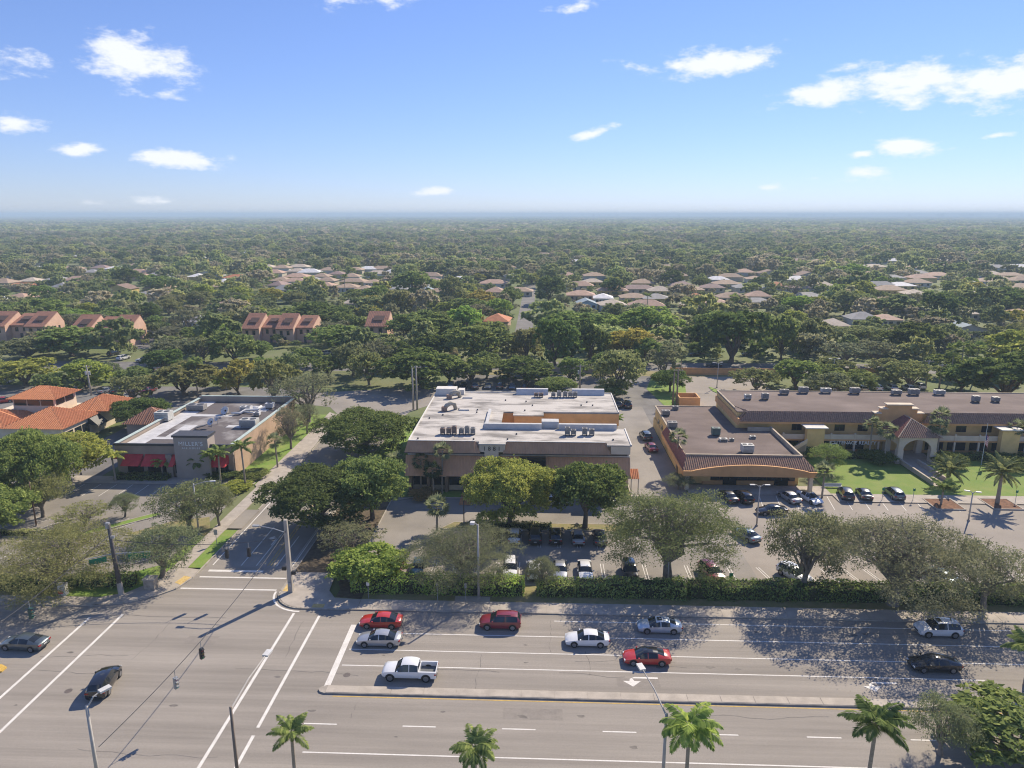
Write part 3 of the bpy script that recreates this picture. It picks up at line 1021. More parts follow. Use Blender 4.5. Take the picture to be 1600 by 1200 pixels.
for i, (px, py, w, h, m) in enumerate(((1040, 649, 1.6, 1.1, ACM), (1055, 640, 1.2, .8, ACM), (1050, 668, 1.8, 1.2, ACM), (1118, 680, 1.5, 1.5, plain('green_unit', (.10, .16, .14), .6)), (1167, 707, 2.0, 1.5, ACW), (1130, 689, 1.4, .5, ACW), (1143, 689, .8, .5, ACW), (1176, 685, 1.0, .5, ACW))):
    a = G(px, py, 4.6)
    air_unit(['grey condenser by the west edge of the brown flat roof', 'small grey condenser at the back corner of the brown flat roof', 'wide grey condenser nearest the tiled west eave on brown roof', 'dark green cooling unit in the middle of the brown flat roof',
              'pale rooftop air handler just behind the front parapet', 'low pale roof curb in the middle of the brown flat roof', 'tiny pale roof box right of the low curb on brown roof', 'low pale vent box towards the east parapet of brown roof'][i], (a.x, a.y, 4.6), w, w * .75, h, m, None, legs=h > .9, fans=2 if w > 1.5 else 1)

# ------------------------------------------------ two storey yellow building with balconies
yb = thing('balcony_building', 'long two storey yellow building with tiled mansard, balconies and arched portico', 'building', (78, 142, 0))
X0, X1 = 38.6, 122.0
MB().box(X0, X1, 134.4, 150.8, 0, 7.7).build('wall', YELLOW, yb)
MB().box(X0 - .1, X1, 134.3, 150.9, 7.7, 7.9).build('roof', BROOF, yb)
MB().box(X0 - .12, X0 + .15, 136.5, 150.64, 7.9, 8.1).build('roof_edge', mat('parapet_buff', (.43, .36, .27)), yb)
MB().box(X0, X1, 150.65, 150.92, 7.9, 8.05).build('roof_edge', MATS['parapet_buff'], yb)
for xa, xb in ((39.0, 64.4), (73.4, X1)):
    m = MB()
    ribbed(m, [(xa - .4, 132.6, 6.35), (xb, 132.6, 6.35), (xb, 134.35, 8.0), (xa + 1.6, 134.35, 8.0)], .40, .11)
    m.build('mansard', TILE, yb)
    box_part(yb, 'eave_fascia', ORANGE, xa - .4, xb, 132.7, 134.38, 5.95, 6.34)
m = MB()
ribbed(m, [(38.3, 138.5, 6.35), (38.6, 132.6, 6.35), (40.6, 134.35, 8.0), (38.9, 138.2, 8.0)], .4, .11)
m.build('mansard_end', TILE, yb)
box_part(yb, 'end_fascia', ORANGE, 38.3, 38.59, 132.7, 150.8, 5.6, 6.9)
# stepped gable
MB().slab_xz([(64.4, 6.3), (73.4, 6.3), (73.4, 7.9), (72.3, 8.0), (72.3, 8.8), (71.2, 8.9), (71.2, 9.6), (66.6, 9.6), (66.6, 8.9), (65.5, 8.8), (65.5, 8.0), (64.4, 7.9)], 133.6, 134.6).build('gable', ORANGE, yb)
cap = MB()
for xa, xb, z in ((64.2, 65.6, 7.95), (72.2, 73.6, 7.95), (65.3, 66.7, 8.85), (71.1, 72.5, 8.85), (66.4, 71.4, 9.62)):
    cap.box(xa, xb, 133.4, 134.8, z, z + .2)
cap.build('gable_coping', CREAM, yb)
# balcony: slab, rail, posts, dark ground floor behind
for xa, xb in ((46.5, 66.2), (74.2, X1)):
    box_part(yb, 'balcony_slab', ORANGE, xa, xb, 131.9, 134.38, 2.9, 3.25)
    r = box_part(yb, 'balcony_rail', CREAM, xa, xb, 131.8, 131.95, 3.25, 4.2)
    for i in range(int((xb - xa) / 4.5) + 1):
        x = xa + .2 + i * 4.5
        if x < xb - .3:
            box_part(yb, 'post', CREAM, x, x + .3, 131.76, 132.06, 0, 2.9)
            box_part(yb, 'rail_post', CREAM, x, x + .3, 131.72, 132.02, 3.25, 4.45)
    x = xa + .8
    while x < xb - 2.5:
        box_part(yb, 'shop_window', GLASS, x, x + 3.4, 134.3, 134.39, .5, 2.5)
        x += 4.2
for x in (49.2, 53, 57.4, 61.8, 75.6, 80.4, 85.2, 92, 96.5, 101, 105.5, 110):
    w = box_part(yb, 'upper_window', GLASS, x, x + 1.9, 134.3, 134.39, 4.2, 5.9)
    box_part(w, 'mullion', DKMETAL, x + .92, x + .98, 134.25, 134.3, 4.2, 5.9)
box_part(yb, 'low_wall', ORANGE, 46.5, X1, 134.2, 134.29, 0, .5)
# stair towers
for xa in (50.2, 86.2):
    box_part(yb, 'stair_tower', YELLOW, xa + .6, xa + 3.9, 130.6, 131.7, 0, 5.6)
    box_part(yb, 'stair_canopy', WTRIM, xa + .2, xa + 4.4, 130.2, 134.2, 5.75, 5.92)
    s = MB()
    n = 14
    for i in range(n):
        s.box(xa - 4.6 + i * .33 + (9.4 if xa > 60 else 0), xa - 4.2 + i * .33 + (9.4 if xa > 60 else 0), 129.0, 130.5, 0, .23 * ((i if xa < 60 else n - i) + 1))
    s.build('stair', CONC, yb)
    za, zb = (.9, 4.2) if xa < 60 else (4.2, .9)
    xx = xa - 4.6 + (9.4 if xa > 60 else 0)
    MB().slab_xz([(xx, za - .8), (xx + 4.7, zb - .8), (xx + 4.7, zb), (xx, za)], 128.75, 128.95).build('stair_rail', CREAM, yb)
# portico: four piers, arches, hip roof
px0, px1, py0, py1 = 66.5, 73.4, 127.6, 133.5


def arch_wall(x0, x1, zs, zt, y0, y1, pier=.9):
    c, rr = (x0 + x1) / 2, (x1 - x0) / 2 - pier
    a = [(c + rr * math.cos(math.pi * i / 14), zs + rr * .8 * math.sin(math.pi * i / 14)) for i in range(15)]
    mb = MB()
    for i in range(14):
        mb.slab_xz([a[i + 1], a[i], (a[i][0], zt), (a[i + 1][0], zt)], y0, y1)
    mb.slab_xz([(x0, zs), (x0 + pier, zs), (x0 + pier, zt), (x0, zt)], y0, y1).slab_xz([(x1 - pier, zs), (x1, zs), (x1, zt), (x1 - pier, zt)], y0, y1)
    return mb


arch_wall(px0, px1, 2.6, 5.2, py0, py0 + .7).build('portico_arch', CREAM, yb)
for x in (px0, px1 - .7):
    box_part(yb, 'portico_side', CREAM, x, x + .7, py0 + .71, py1, 3.6, 5.19)
for x in (px0, px1 - .95):
    for y in (py0, py1 - .95):
        box_part(yb, 'pier', CREAM, x - .05, x + 1.0, y - .05, y + 1.0, 0, 2.6 if y < 130 else 3.6)
e = .6
A, B, C, D = (px0 - e, py0 - e, 5.2), (px1 + e, py0 - e, 5.2), (px1 + e, py1 + .3, 5.2), (px0 - e, py1 + .3, 5.2)
T1, T2 = ((px0 + px1) / 2, py0 + 3.4, 7.7), ((px0 + px1) / 2, py1 + .3, 7.7)
ribbed(MB(), [A, B, T1], .36, .10).build('portico_roof', TILE, yb)
ribbed(MB(), [B, C, T2, T1], .36, .10).build('portico_roof', TILE, yb)
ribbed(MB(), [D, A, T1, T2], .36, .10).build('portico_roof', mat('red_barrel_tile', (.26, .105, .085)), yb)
rd = MB()
for p in (A, B):
    rd.tube([p, T1], .13, 6)
rd.tube([T1, T2], .13, 6).build('ridge', mat('pale_ridge', (.45, .34, .26), .9), yb)
box_part(yb, 'portico_floor', CONC, px0 - .5, px1 + .5, py0 - .6, 134.2, 0, .4)
# entrance ramp with low walls
rp = MB().add([(66.9, 127.0, .38), (69.8, 127.0, .38), (70.2, 115.5, .2), (67.3, 115.5, .2)], [(3, 2, 1, 0)])
rp.build('ramp', CONC, yb)
for a, b in (((66.8, 127), (67.2, 116.5)), ((69.9, 127), (70.3, 116.5))):
    MB().bar((a[0], a[1], .75), (b[0], b[1], .55), .35, .8).build('ramp_wall', mat('ramp_stone', (.42, .36, .30), .9, .15, 2), yb)
text_part('sign_lettering', 'C21TENACE REALTY', .95, (60.0, 131.70, 2.32), plain('white_sign', (.8, .8, .78), .5), yb, .06)
lg = G(1308, 692, 1.4)
ring = MB()
for k in range(20):
    a0, a1 = 2 * math.pi * k / 20, 2 * math.pi * (k + 1) / 20
    ring.slab_xz([(56.6 + 1.05 * math.cos(a0), 1.5 + 1.05 * math.sin(a0)), (56.6 + 1.05 * math.cos(a1), 1.5 + 1.05 * math.sin(a1)), (56.6 + .9 * math.cos(a1), 1.5 + .9 * math.sin(a1)), (56.6 + .9 * math.cos(a0), 1.5 + .9 * math.sin(a0))][::-1], 131.6, 131.68)
ring.build('logo_ring', plain('white_sign', (.8, .8, .78)), yb)
text_part('logo_number', '21', 1.0, (56.6, 131.64, 1.15), plain('white_sign', (.8, .8, .78)), yb, .03)
for i, (px, py, w, pair) in enumerate(((1168, 624, 1.6, 0), (1195, 624, 1.6, 0), (1225, 616, 2.2, 1), (1255, 614, 2.4, 1), (1290, 614, 2.6, 1), (1335, 615, 2.4, 1), (1400, 617, 2.4, 1), (1427, 617, 2.6, 1), (1467, 617, 2.6, 1), (1524, 628, 1.6, 0), (1555, 628, 1.6, 0))):
    a = G(px, py, 7.9)
    air_unit('%s air conditioner from left along the back of the long brown roof' % ORD[i], (a.x, a.y, 7.9), w * .8, 1.0, 1.05 + .25 * (i % 2), ACM if i % 4 else ACW, 'air conditioners along the long brown roof', fans=2 if pair else 1)

# ------------------------------------------------ grey-brown restaurant with red awnings
mr = thing('restaurant_building', 'taupe restaurant with red awnings, dark cluttered flat roof and raised sign tower', 'building', (-63.5, 131, 0))
TW = mat('restaurant_stucco', (.34, .28, .23), .9, .08, .6)
PEACH = mat('peach_stucco', (.46, .32, .225), .9, .1, .5)
MB().box(-74.0, -53.2, 115.9, 148.0, 0, 5.0).build('wall', TW, mr)
MB().box(-73.7, -53.5, 116.2, 147.7, 5.0, 5.2).build('roof', mat('restaurant_roof', (.115, .10, .10), .9, .1, .14, col2=(.30, .285, .28), lo=.52, hi=.66, detail=4, fine=.15), mr)
W = MB()
W.box(-74.1, -62.8, 115.75, 116.15, 4.2, 6.0).box(-57.2, -53.1, 115.75, 116.15, 4.2, 6.0).box(-74.1, -73.75, 116.15, 147.7, 4.9, 6.0).box(-74.1, -53.1, 147.7, 148.05, 4.9, 6.4)
W.build('parapet', TW, mr)
box_part(mr, 'side_parapet', PEACH, -53.49, -53.05, 116.16, 147.69, 0, 6.0)
cp = MB()
GREENCAP = mat('pale_green_coping', (.42, .50, .47), .7, .12, 1)
cp.box(-74.2, -73.55, 115.9, 148.1, 6.0, 6.1).box(-53.6, -52.95, 116.16, 148.1, 6.0, 6.1).box(-73.55, -53.6, 147.6, 148.1, 6.4, 6.5)
cp.build('coping', GREENCAP, mr)
cp = MB().box(-74.25, -62.8, 115.6, 115.9, 5.72, 6.12).box(-57.2, -52.9, 115.6, 115.9, 5.72, 6.12)
cp.build('front_cornice', DKMETAL, mr)
box_part(mr, 'white_membrane_strip', mat('roof_white_patch', (.50, .50, .51), .8, .15, .6, fine=.15), -73.54, -70.2, 116.2, 147.5, 5.2, 5.24)
for b in ((-70.2, -64, 121, 122.4), (-68.5, -66, 122.4, 130), (-72, -62.0, 136, 137.5), (-60, -54, 128.6, 130.2), (-62, -56.5, 140, 144.5)):
    box_part(mr, 'roof_patch', MATS['roof_white_patch'], b[0], b[1], b[2], b[3], 5.2, 5.235)
tw = box_part(mr, 'sign_tower', mat('tower_stucco', (.39, .335, .29), .9, .06, .6), -63.0, -57.0, 114.9, 117.6, 0, 7.6)
box_part(mr, 'tower_cornice', DKMETAL, -63.2, -56.8, 114.7, 117.8, 7.6, 7.95)
text_part('sign_lettering', "MILLER'S", 1.0, (-60.0, 114.86, 6.1), plain('white_sign', (.8, .8, .78)), mr, .05, width=1.15)
text_part('small_lettering', 'ALE HOUSE', .42, (-60.0, 114.87, 5.5), plain('white_sign', (.8, .8, .78)), mr, .03, width=1.6)
RED = mat('red_canvas', (.58, .05, .06), .8, .12, 1.5)
for xa, xb in ((-72.4, -69.2), (-68.8, -64.9), (-63.9, -63.1), (-56.6, -54.0)):
    MB().slab_yz([(113.9, 2.55), (115.9, 2.55), (115.9, 4.1)], xa, xb).build('awning', RED, mr)
    box_part(mr, 'window', GLASS, xa + .2, xb - .2, 115.82, 115.89, .7, 2.5)
for ya in (117.5, 122, 126.5):
    MB().slab_xz([(-75.8, 2.55), (-74.05, 2.55), (-74.05, 4.0)], ya, ya + 3.4).build('awning', RED, mr)
box_part(mr, 'front_column', TW, -65.0, -63.9, 115.3, 115.89, 0, 4.2)
# things on that roof
for label, px, py, w, d, h, m in (('boxy pale air handler at the front left of the dark restaurant roof', 257, 657, 2.8, 2.2, 1.9, ACW), ('long low air handler at the back left of the dark restaurant roof', 308, 641, 3.6, 1.8, 1.3, ACM),
                                   ('beige air handler near the east parapet of the restaurant roof', 390, 666, 3.2, 2.0, 1.5, ACW), ('small grey condenser in the middle of the restaurant roof', 352, 647, 1.2, 1.0, 1.3, ACM),
                                   ('white fan box among pipes at the back right of restaurant roof', 385, 642, 2.2, 1.4, 1.0, WHITEM), ('pale blower by the rear parapet of the restaurant roof', 422, 638, 1.6, 1.4, 1.2, WHITEM), ('small pale box near the right rear corner of restaurant roof', 402, 650, 1.2, 1.0, .8, WHITEM)):
    a = G(px, py, 5.2)
    air_unit(label, (a.x, a.y, 5.2), w, d, h, m, None, fans=2 if w > 2 else 1)
for i, (px, py, s) in enumerate(((331, 668, .75), (340, 663, .5), (353, 650, .9))):
    a = G(px, py, 5.2)
    t = thing('satellite_dish', ['white satellite dish in front of two others on restaurant roof', 'smallest white satellite dish on the restaurant roof', 'largest grey satellite dish in the middle of restaurant roof'][i], 'satellite dish', (a.x, a.y, 5.2), 0, 'dishes on the restaurant roof')
    link('mast', MB().tube([(0, 0, 0), (0, 0, 1.0)], .05, 6).mesh('mast'), METAL, t)
    d = MB()
    ax = Vector((-.35, -.75, .55)).normalized()
    rings = [[Vector((0, 0, 1.1)) + ax * (.35 * (q / 4) ** 2 * s) + (ax.orthogonal().normalized() * math.cos(th) + ax.cross(ax.orthogonal()).normalized() * math.sin(th)) * s * q / 4 for th in [2 * math.pi * k / 14 for k in range(14)]] for q in (1, 2, 3, 4)]
    vs = [p for r_ in rings for p in r_]
    d.add(vs, [tuple(range(14))] + [(q * 14 + k, q * 14 + (k + 1) % 14, (q + 1) * 14 + (k + 1) % 14, (q + 1) * 14 + k) for q in range(3) for k in range(14)])
    link('dish', d.mesh('dish', smooth=True), WHITEM, t)
    link('feed_arm', MB().tube([(0, 0, 1.0), tuple(Vector((0, 0, 1.1)) + ax * s * .9)], .03, 5).mesh('feed_arm'), METAL, t)
a = G(313, 672, 5.2)
t = thing('roof_rack', 'low dark slanted rack behind the sign tower on restaurant roof', 'rack', (a.x, a.y, 5.2))
link('frame', MB().bar((-1.1, 0, .3), (1.1, 0, .9), .1, .1).bar((-1.1, .8, .3), (1.1, .8, .9), .1, .1).mesh('frame'), DKMETAL, t)
link('panel', MB().add([(-1.1, 0, .4), (1.1, 0, 1.0), (1.1, .8, 1.0), (-1.1, .8, .4)], [(0, 1, 2, 3)]).mesh('panel'), DKMETAL, t)
a = G(384, 646, 5.2)
t = thing('roof_pipe', 'run of white pipes at the back right of restaurant roof', 'pipe', (a.x, a.y, 5.2))
link('pipe', MB().tube([(-2.4, -1.4, .4), (-.6, -1.2, .4), (-.4, .9, .5), (2.0, 1.1, .5), (2.4, 2.4, .9)], .28, 8).mesh('pipe', smooth=True), WHITEM, t)
link('pipe', MB().tube([(-1, .2, .3), (1.8, -.4, .3)], .16, 8).mesh('pipe', smooth=True), WHITEM, t)


# ------------------------------------------------ hip-roofed things
def hip(x0, x1, y0, y1, z0, z1, over=.5, ridge=None):
    """four faces of a hip roof, ridge along the longer side"""
    x0, x1, y0, y1 = x0 - over, x1 + over, y0 - over, y1 + over
    w, d = x1 - x0, y1 - y0
    if w >= d:
        r0, r1 = (x0 + d / 2, (y0 + y1) / 2, z1), (x1 - d / 2, (y0 + y1) / 2, z1)
        if w - d < .05:
            r1 = (r0[0] + .05, r0[1], z1)
        return [[(x0, y0, z0), (x1, y0, z0), r1, r0], [(x1, y0, z0), (x1, y1, z0), r1], [(x1, y1, z0), (x0, y1, z0), r0, r1], [(x0, y1, z0), (x0, y0, z0), r0]]
    r0, r1 = ((x0 + x1) / 2, y0 + w / 2, z1), ((x0 + x1) / 2, y1 - w / 2, z1)
    return [[(x0, y0, z0), (x1, y0, z0), r0], [(x1, y0, z0), (x1, y1, z0), r1, r0], [(x1, y1, z0), (x0, y1, z0), r1], [(x0, y1, z0), (x0, y0, z0), r0, r1]]


tr = thing('tiled_restaurant', 'cream restaurant with bright orange barrel tile hip roofs and low tower', 'building', (-104, 138, 0))
MB().box(-116, -93.6, 130.6, 150, 0, 4.0).build('wall', CREAM, tr)
m = MB()
for f in hip(-105.2, -93.6, 130.5, 142, 4.0, 6.9, .6):
    ribbed(m, f, .42, .12)
m.build('roof', TILEO, tr)
m = MB()
for f in hip(-118, -106, 131, 142, 3.9, 6.2, .6):
    ribbed(m, f, .42, .12)
m.build('roof', TILEO, tr)
MB().box(-110.5, -101.5, 140.5, 147.5, 4.0, 7.4).build('tower_wall', CREAM, tr)
for i in range(3):
    box_part(tr, 'tower_window', GLASS, -110.2 + i * 2.9, -107.6 + i * 2.9, 140.4, 140.49, 5.9, 7.2)
for i in range(2):
    box_part(tr, 'tower_window', GLASS, -101.49, -101.4, 141 + i * 3, 143.6 + i * 3, 5.9, 7.2)
m = MB()
for f in hip(-110.5, -101.5, 140.5, 147.5, 7.4, 9.3, .9):
    ribbed(m, f, .42, .12)
m.build('tower_roof', TILEO, tr)
m = MB()
for f in hip(-99.5, -92.0, 142.5, 152, 4.4, 6.6, .7):
    ribbed(m, f, .42, .12)
m.build('roof', TILEO, tr)
box_part(tr, 'wall', CREAM, -99.4, -92.1, 150.02, 151.9, 0, 4.4)
for y in (131.5, 134.2, 136.6):
    box_part(tr, 'window', GLASS, -93.59, -93.5, y, y + 2, .8, 3.0)
MB().slab_xz([(-93.55, 2.5), (-91.4, 2.2), (-93.55, 4.2)], 138.5, 142).build('black_awning', plain('black_canvas', (.02, .02, .025), .5), tr)
bh = thing('brown_roof_pavilion', 'small square pavilion with brown pyramid roof left of the taupe restaurant', 'building', (-79.5, 138, 0))
MB().box(-83.0, -76.0, 134.5, 141.5, 0, 4.0).build('wall', TW, bh)
m = MB()
for f in hip(-83.0, -76.0, 134.5, 141.5, 4.0, 6.6, .7):
    ribbed(m, f, .42, .11)
m.build('roof', mat('rust_tile', (.29, .145, .095), .85, .2, 2, fine=.2), bh)
# boundary walls at the back
for label, xa, xb, y, m in (('long orange boundary wall behind the pale rear parking lot', 38, 76, 202.2, ORANGE), ('orange boundary wall farther right behind the long brown roof', 84, 108, 203.5, ORANGE), ('grey concrete boundary wall behind the white-roofed office', -8, 22, 203.0, CONC)):
    t = thing('boundary_wall', label, 'wall', ((xa + xb) / 2, y, 0))
    n = int((xb - xa) / 4)
    for i in range(n):
        x = xa + i * (xb - xa) / n
        box_part(t, 'panel', m, x + .12, x + (xb - xa) / n - .12, y - .1, y + .1, 0, 2.0)
        box_part(t, 'pillar', m, x - .11, x + .11, y - .16, y + .16, 0, 2.15)
dp = thing('waste_enclosure', 'orange walled bin enclosure behind the orange building', 'enclosure', (36.5, 170, 0))
for b in ((34.0, 39.0, 167.5, 167.8), (34.0, 39.0, 172.2, 172.5), (34.0, 34.3, 167.81, 172.19), (38.7, 39.0, 167.81, 172.19)):
    box_part(dp, 'wall', ORANGE, *b, 0, 2.0)
# ================================================================== vegetation
def unit(v):
    return v / np.maximum(np.linalg.norm(v, axis=1, keepdims=True), 1e-9)


def leaf_cards(name, c, n, s, g, aspect=.55, m=None, sig=.22):
    """one kite-shaped leaf spray per centre; n normals, s half lengths"""
    N = len(c)
    t = unit(np.cross(n, g.normal(size=(N, 3))))
    b = np.cross(n, t)
    s = s[:, None]
    bend = n * s * .25
    v = np.stack([c - t * s - bend, c + b * s * aspect, c + t * s - bend, c - b * s * aspect], 1).reshape(-1, 3)
    rnd = np.clip(.5 + sig * g.normal(size=N), 0, 1)
    me = fast_mesh(name, v, 4, np.arange(4 * N), rnd)
    me.materials.append(m or LEAF)
    return me, rnd


def crown_points(g, lobes, n, shell=(.62, 1.06), low=-.35):
    """leaf centres and normals on the shells of the lobes (x, y, z, rx, rz)"""
    L = np.array(lobes)
    w = L[:, 3] ** 2
    k = g.choice(len(L), size=int(n * 1.9), p=w / w.sum())
    d = unit(g.normal(size=(len(k), 3)))
    d[:, 2] = np.where(d[:, 2] < low, -d[:, 2], d[:, 2])
    q = g.uniform(shell[0], shell[1], len(k)) ** .7
    rad = np.stack([L[k, 3], L[k, 3], L[k, 4]], 1)
    p = L[k, :3] + d * rad * q[:, None]
    # drop what lies deep inside another lobe
    keep = np.ones(len(k), bool)
    for i in range(len(L)):
        e = (p - L[i, :3]) / np.array([L[i, 3], L[i, 3], L[i, 4]])
        keep &= ~((np.einsum('ij,ij->i', e, e) < .42) & (k != i))
    idx = np.nonzero(keep)[0][:n]
    return p[idx], unit(d[idx] * .9 + g.normal(size=(len(idx), 3)) * .65 + np.array([0, 0, .25])), k[idx]


def limb(mb, a, b, r0, r1, g, n=6, sag=.12, seg=4):
    a, b = Vector(a), Vector(b)
    L = (b - a).length
    pts, rs = [], []
    for i in range(seg + 1):
        t = i / seg
        p = a.lerp(b, t)
        if 0 < i < seg:
            p += Vector(g.normal(size=3)) * L * .05
        p.z += sag * L * math.sin(math.pi * t)
        pts.append(p)
        rs.append(r0 + (r1 - r0) * t)
    mb.tube(pts, rs, n, cap=False)
    return pts


def make_tree(name, seed, radius, height, fork, nl, leaf, lobes=16, flat=.55, twigs=0, shell=(.62, 1.06), lobe_r=.36, m=None, bark=None, spread=.72, nlimb=14):
    """returns (crown mesh, trunk mesh) of a broadleaf tree standing at the origin"""
    g = np.random.default_rng(seed)
    bark = bark or BARK
    hc = height - fork
    zc = fork + hc * .52
    L = []
    for i in range(lobes):
        th = i * 2.39996 + g.uniform(-.4, .4)
        rr = radius * spread * math.sqrt((i + .6) / lobes) * g.uniform(.85, 1.12)
        zz = zc + hc * .5 * (1 - (rr / radius) ** 2) * g.uniform(.25, 1.0) - hc * .10 - hc * .22 * (rr / radius) * g.uniform(0, 1)
        lr = radius * lobe_r * g.uniform(.75, 1.25)
        zz = min(zz, height - lr * flat)
        L.append((rr * math.cos(th), rr * math.sin(th), zz, lr, lr * flat))
    # lower skirt lobes
    for i in range(lobes // 3):
        th = g.uniform(0, 6.28)
        rr = radius * .7 * g.uniform(.7, 1.05)
        L.append((rr * math.cos(th), rr * math.sin(th), fork + hc * g.uniform(.12, .32), radius * lobe_r * .75, radius * lobe_r * .75 * flat))
    # sprays of leaves in small clumps with gaps between them
    per = 12
    p, n, k = crown_points(g, L, nl // per, shell)
    sg = radius * (.045 if radius < 8 else .028)
    p = np.repeat(p, per, 0) + g.normal(size=(len(p) * per, 3)) * np.array([sg, sg, sg * .6])
    n = unit(np.repeat(n, per, 0) + g.normal(size=(len(p), 3)) * .55)
    s = leaf * g.uniform(.65, 1.35, len(p))
    cm, _ = leaf_cards(name + '_crown', p, n, s, g, m=m, sig=.13 if 'oak' in name or 'sparse' in name else .2)
    mb = MB()
    rt = .05 * radius + .06
    lean = Vector((g.uniform(-.3, .3), g.uniform(-.3, .3), 0))
    top = Vector((0, 0, fork)) + lean
    mb.tube([(0, 0, -.1), (0, 0, .25), tuple(top * .5), tuple(top)], [rt * 1.55, rt * 1.1, rt * .95, rt * .8], 8, cap=False)
    tips = []
    for i in range(min(len(L), nlimb)):
        b = L[i]
        e = Vector((b[0] * .92, b[1] * .92, b[2] - b[4] * .2))
        pts = limb(mb, top - Vector((0, 0, .25)), e, rt * .55, rt * .12, g, 6, .10)
        tips += pts[2:]
        for j in range(twigs):
            q = pts[2 + j % 3]
            d = Vector(g.normal(size=3))
            d.z = abs(d.z) * .6
            e2 = q + d.normalized() * b[3] * g.uniform(.8, 1.3)
            t2 = limb(mb, q, e2, rt * .16, rt * .04, g, 4, .05, 3)
            if twigs > 3:
                for jj in range(2):
                    d = Vector(g.normal(size=3))
                    d.z = abs(d.z)
                    limb(mb, t2[1 + jj], t2[1 + jj] + d.normalized() * b[3] * .6, rt * .06, rt * .025, g, 3, .03, 2)
    tm = mb.mesh(name + '_trunk', smooth=True)
    tm.materials.append(bark)
    return cm, tm


# prototypes: radius 5 m
PROTO = {}
for i in range(3):
    PROTO['dense', i] = make_tree('dense', 100 + i, 5, 7.6, 2.0, 13000, .19, 20, .62)
    PROTO['oak', i] = make_tree('oak', 200 + i, 5, 6.6, 1.7, 10500, .098, 22, .6, 4, (.25, 1.16), .33, bark=BARKG)
    PROTO['sparse', i] = make_tree('sparse', 300 + i, 5, 8.0, 2.2, 3800, .13, 16, .75, 5, (.3, 1.15), .36, bark=BARKG)
for i in range(4):
    PROTO['mid', i] = make_tree('mid', 400 + i, 5, 8.4, 1.1, 4200, .33, 17, .84)
    PROTO['midoak', i] = make_tree('midoak', 500 + i, 5, 7.2, 1.1, 3300, .29, 17, .74, 1, (.4, 1.1), .33, bark=BARKG)
    PROTO['midsparse', i] = make_tree('midsparse', 600 + i, 5, 7.4, 1.8, 1700, .26, 14, .7, 3, (.3, 1.12), .36, bark=BARKG)
for i in range(2):
    PROTO['bigdense', i] = make_tree('bigdense', 800 + i, 10, 11.5, 2.6, 36000, .21, 44, .7, 1, (.6, 1.08), .25, nlimb=20)
for i in range(3):
    PROTO['bigoak', i] = make_tree('bigoak', 820 + i, 10, 11.0, 2.6, 36000, .098, 46, .62, 6, (.25, 1.18), .23, bark=BARKG, nlimb=24)
PROTO['shrub', 0] = make_tree('shrub', 700, 5, 6.5, .6, 9000, .24, 18, .75)
PROTO['shrub', 1] = make_tree('shrub', 701, 5, 6.2, .5, 7000, .24, 16, .75)

TINT = {'dark green': (.048, .064, .021), 'deep green': (.056, .076, .025), 'mid green': (.082, .104, .034), 'bright green': (.108, .145, .036), 'yellow green': (.128, .140, .035),
        'olive green': (.092, .100, .042), 'grey olive': (.080, .088, .046), 'grey brown': (.082, .084, .050), 'golden green': (.15, .135, .035), 'rusty brown': (.15, .10, .045)}
TINT = {k: tuple(x * 2.9 for x in v) for k, v in TINT.items()}


def tree(kind, var, label, loc, radius, height, tint, group=None, rot=None, cat='tree', name=None, jitter=.06):
    cm, tm = PROTO[kind, var]
    t = thing(name or 'tree', label, cat, loc, random.uniform(0, 6.28) if rot is None else rot, group)
    base_h = max(v for v in (cm['h'] if 'h' in cm else 0,)) if 'h' in cm else None
    if base_h is None:
        co = np.empty(len(cm.vertices) * 3, np.float32)
        cm.vertices.foreach_get('co', co)
        co = co.reshape(-1, 3)
        cm['h'] = float(co[:, 2].max())
        cm['r'] = float(np.percentile(np.hypot(co[:, 0], co[:, 1]), 97))
    t.scale = (radius / cm['r'], radius / cm['r'] * random.uniform(.92, 1.08), height / cm['h'])
    c = link('crown' if cat != 'shrub' else 'foliage', cm, None, t)
    f = [random.uniform(1 - jitter, 1 + jitter) for _ in range(3)]
    col = TINT[tint] if isinstance(tint, str) else tint
    c.color = (col[0] * f[0], col[1] * f[1], col[2] * f[2], 1)
    link('trunk' if cat != 'shrub' else 'stem', tm, None, t)
    return t


def ptree(kind, var, label, px, py, x0, x1, top, tint, **kw):
    """tree whose trunk meets the ground at photo px, py; crown between x0 and x1, top at photo y"""
    b = G(px, py)
    dep = (b - Vector((0, 0, CAMH))).dot(Vector((-math.sin(YAW) * math.cos(PITCH), math.cos(YAW) * math.cos(PITCH), -math.sin(PITCH))))
    rad = (x1 - x0) / 2 / FPX * dep
    if kind in ('oak', 'dense') and rad > 6.8:
        kind = 'big' + kind
        var = var % (2 if kind == 'bigdense' else 3)
    lo, hi = .5, 30.0
    for _ in range(30):
        h = (lo + hi) / 2
        # silhouette top of a crown is reached behind the trunk: allow half a radius
        q = Vector((b.x, b.y + rad * (.6 if rad > 8 else .3), h)) - Vector((0, 0, CAMH))
        dd = q.dot(Vector((-math.sin(YAW) * math.cos(PITCH), math.cos(YAW) * math.cos(PITCH), -math.sin(PITCH))))
        uu = q.dot(Vector((-math.sin(YAW) * math.sin(PITCH), math.cos(YAW) * math.sin(PITCH), math.cos(PITCH))))
        if 600 - FPX * uu / dd > top:
            lo = h
        else:
            hi = h
    # crown centre may sit to one side of the trunk foot
    off = ((x0 + x1) / 2 - px) / FPX * dep * .6
    return tree(kind, var, label, (b.x + off, b.y, 0), rad, max(1.2, lo), tint, **kw)


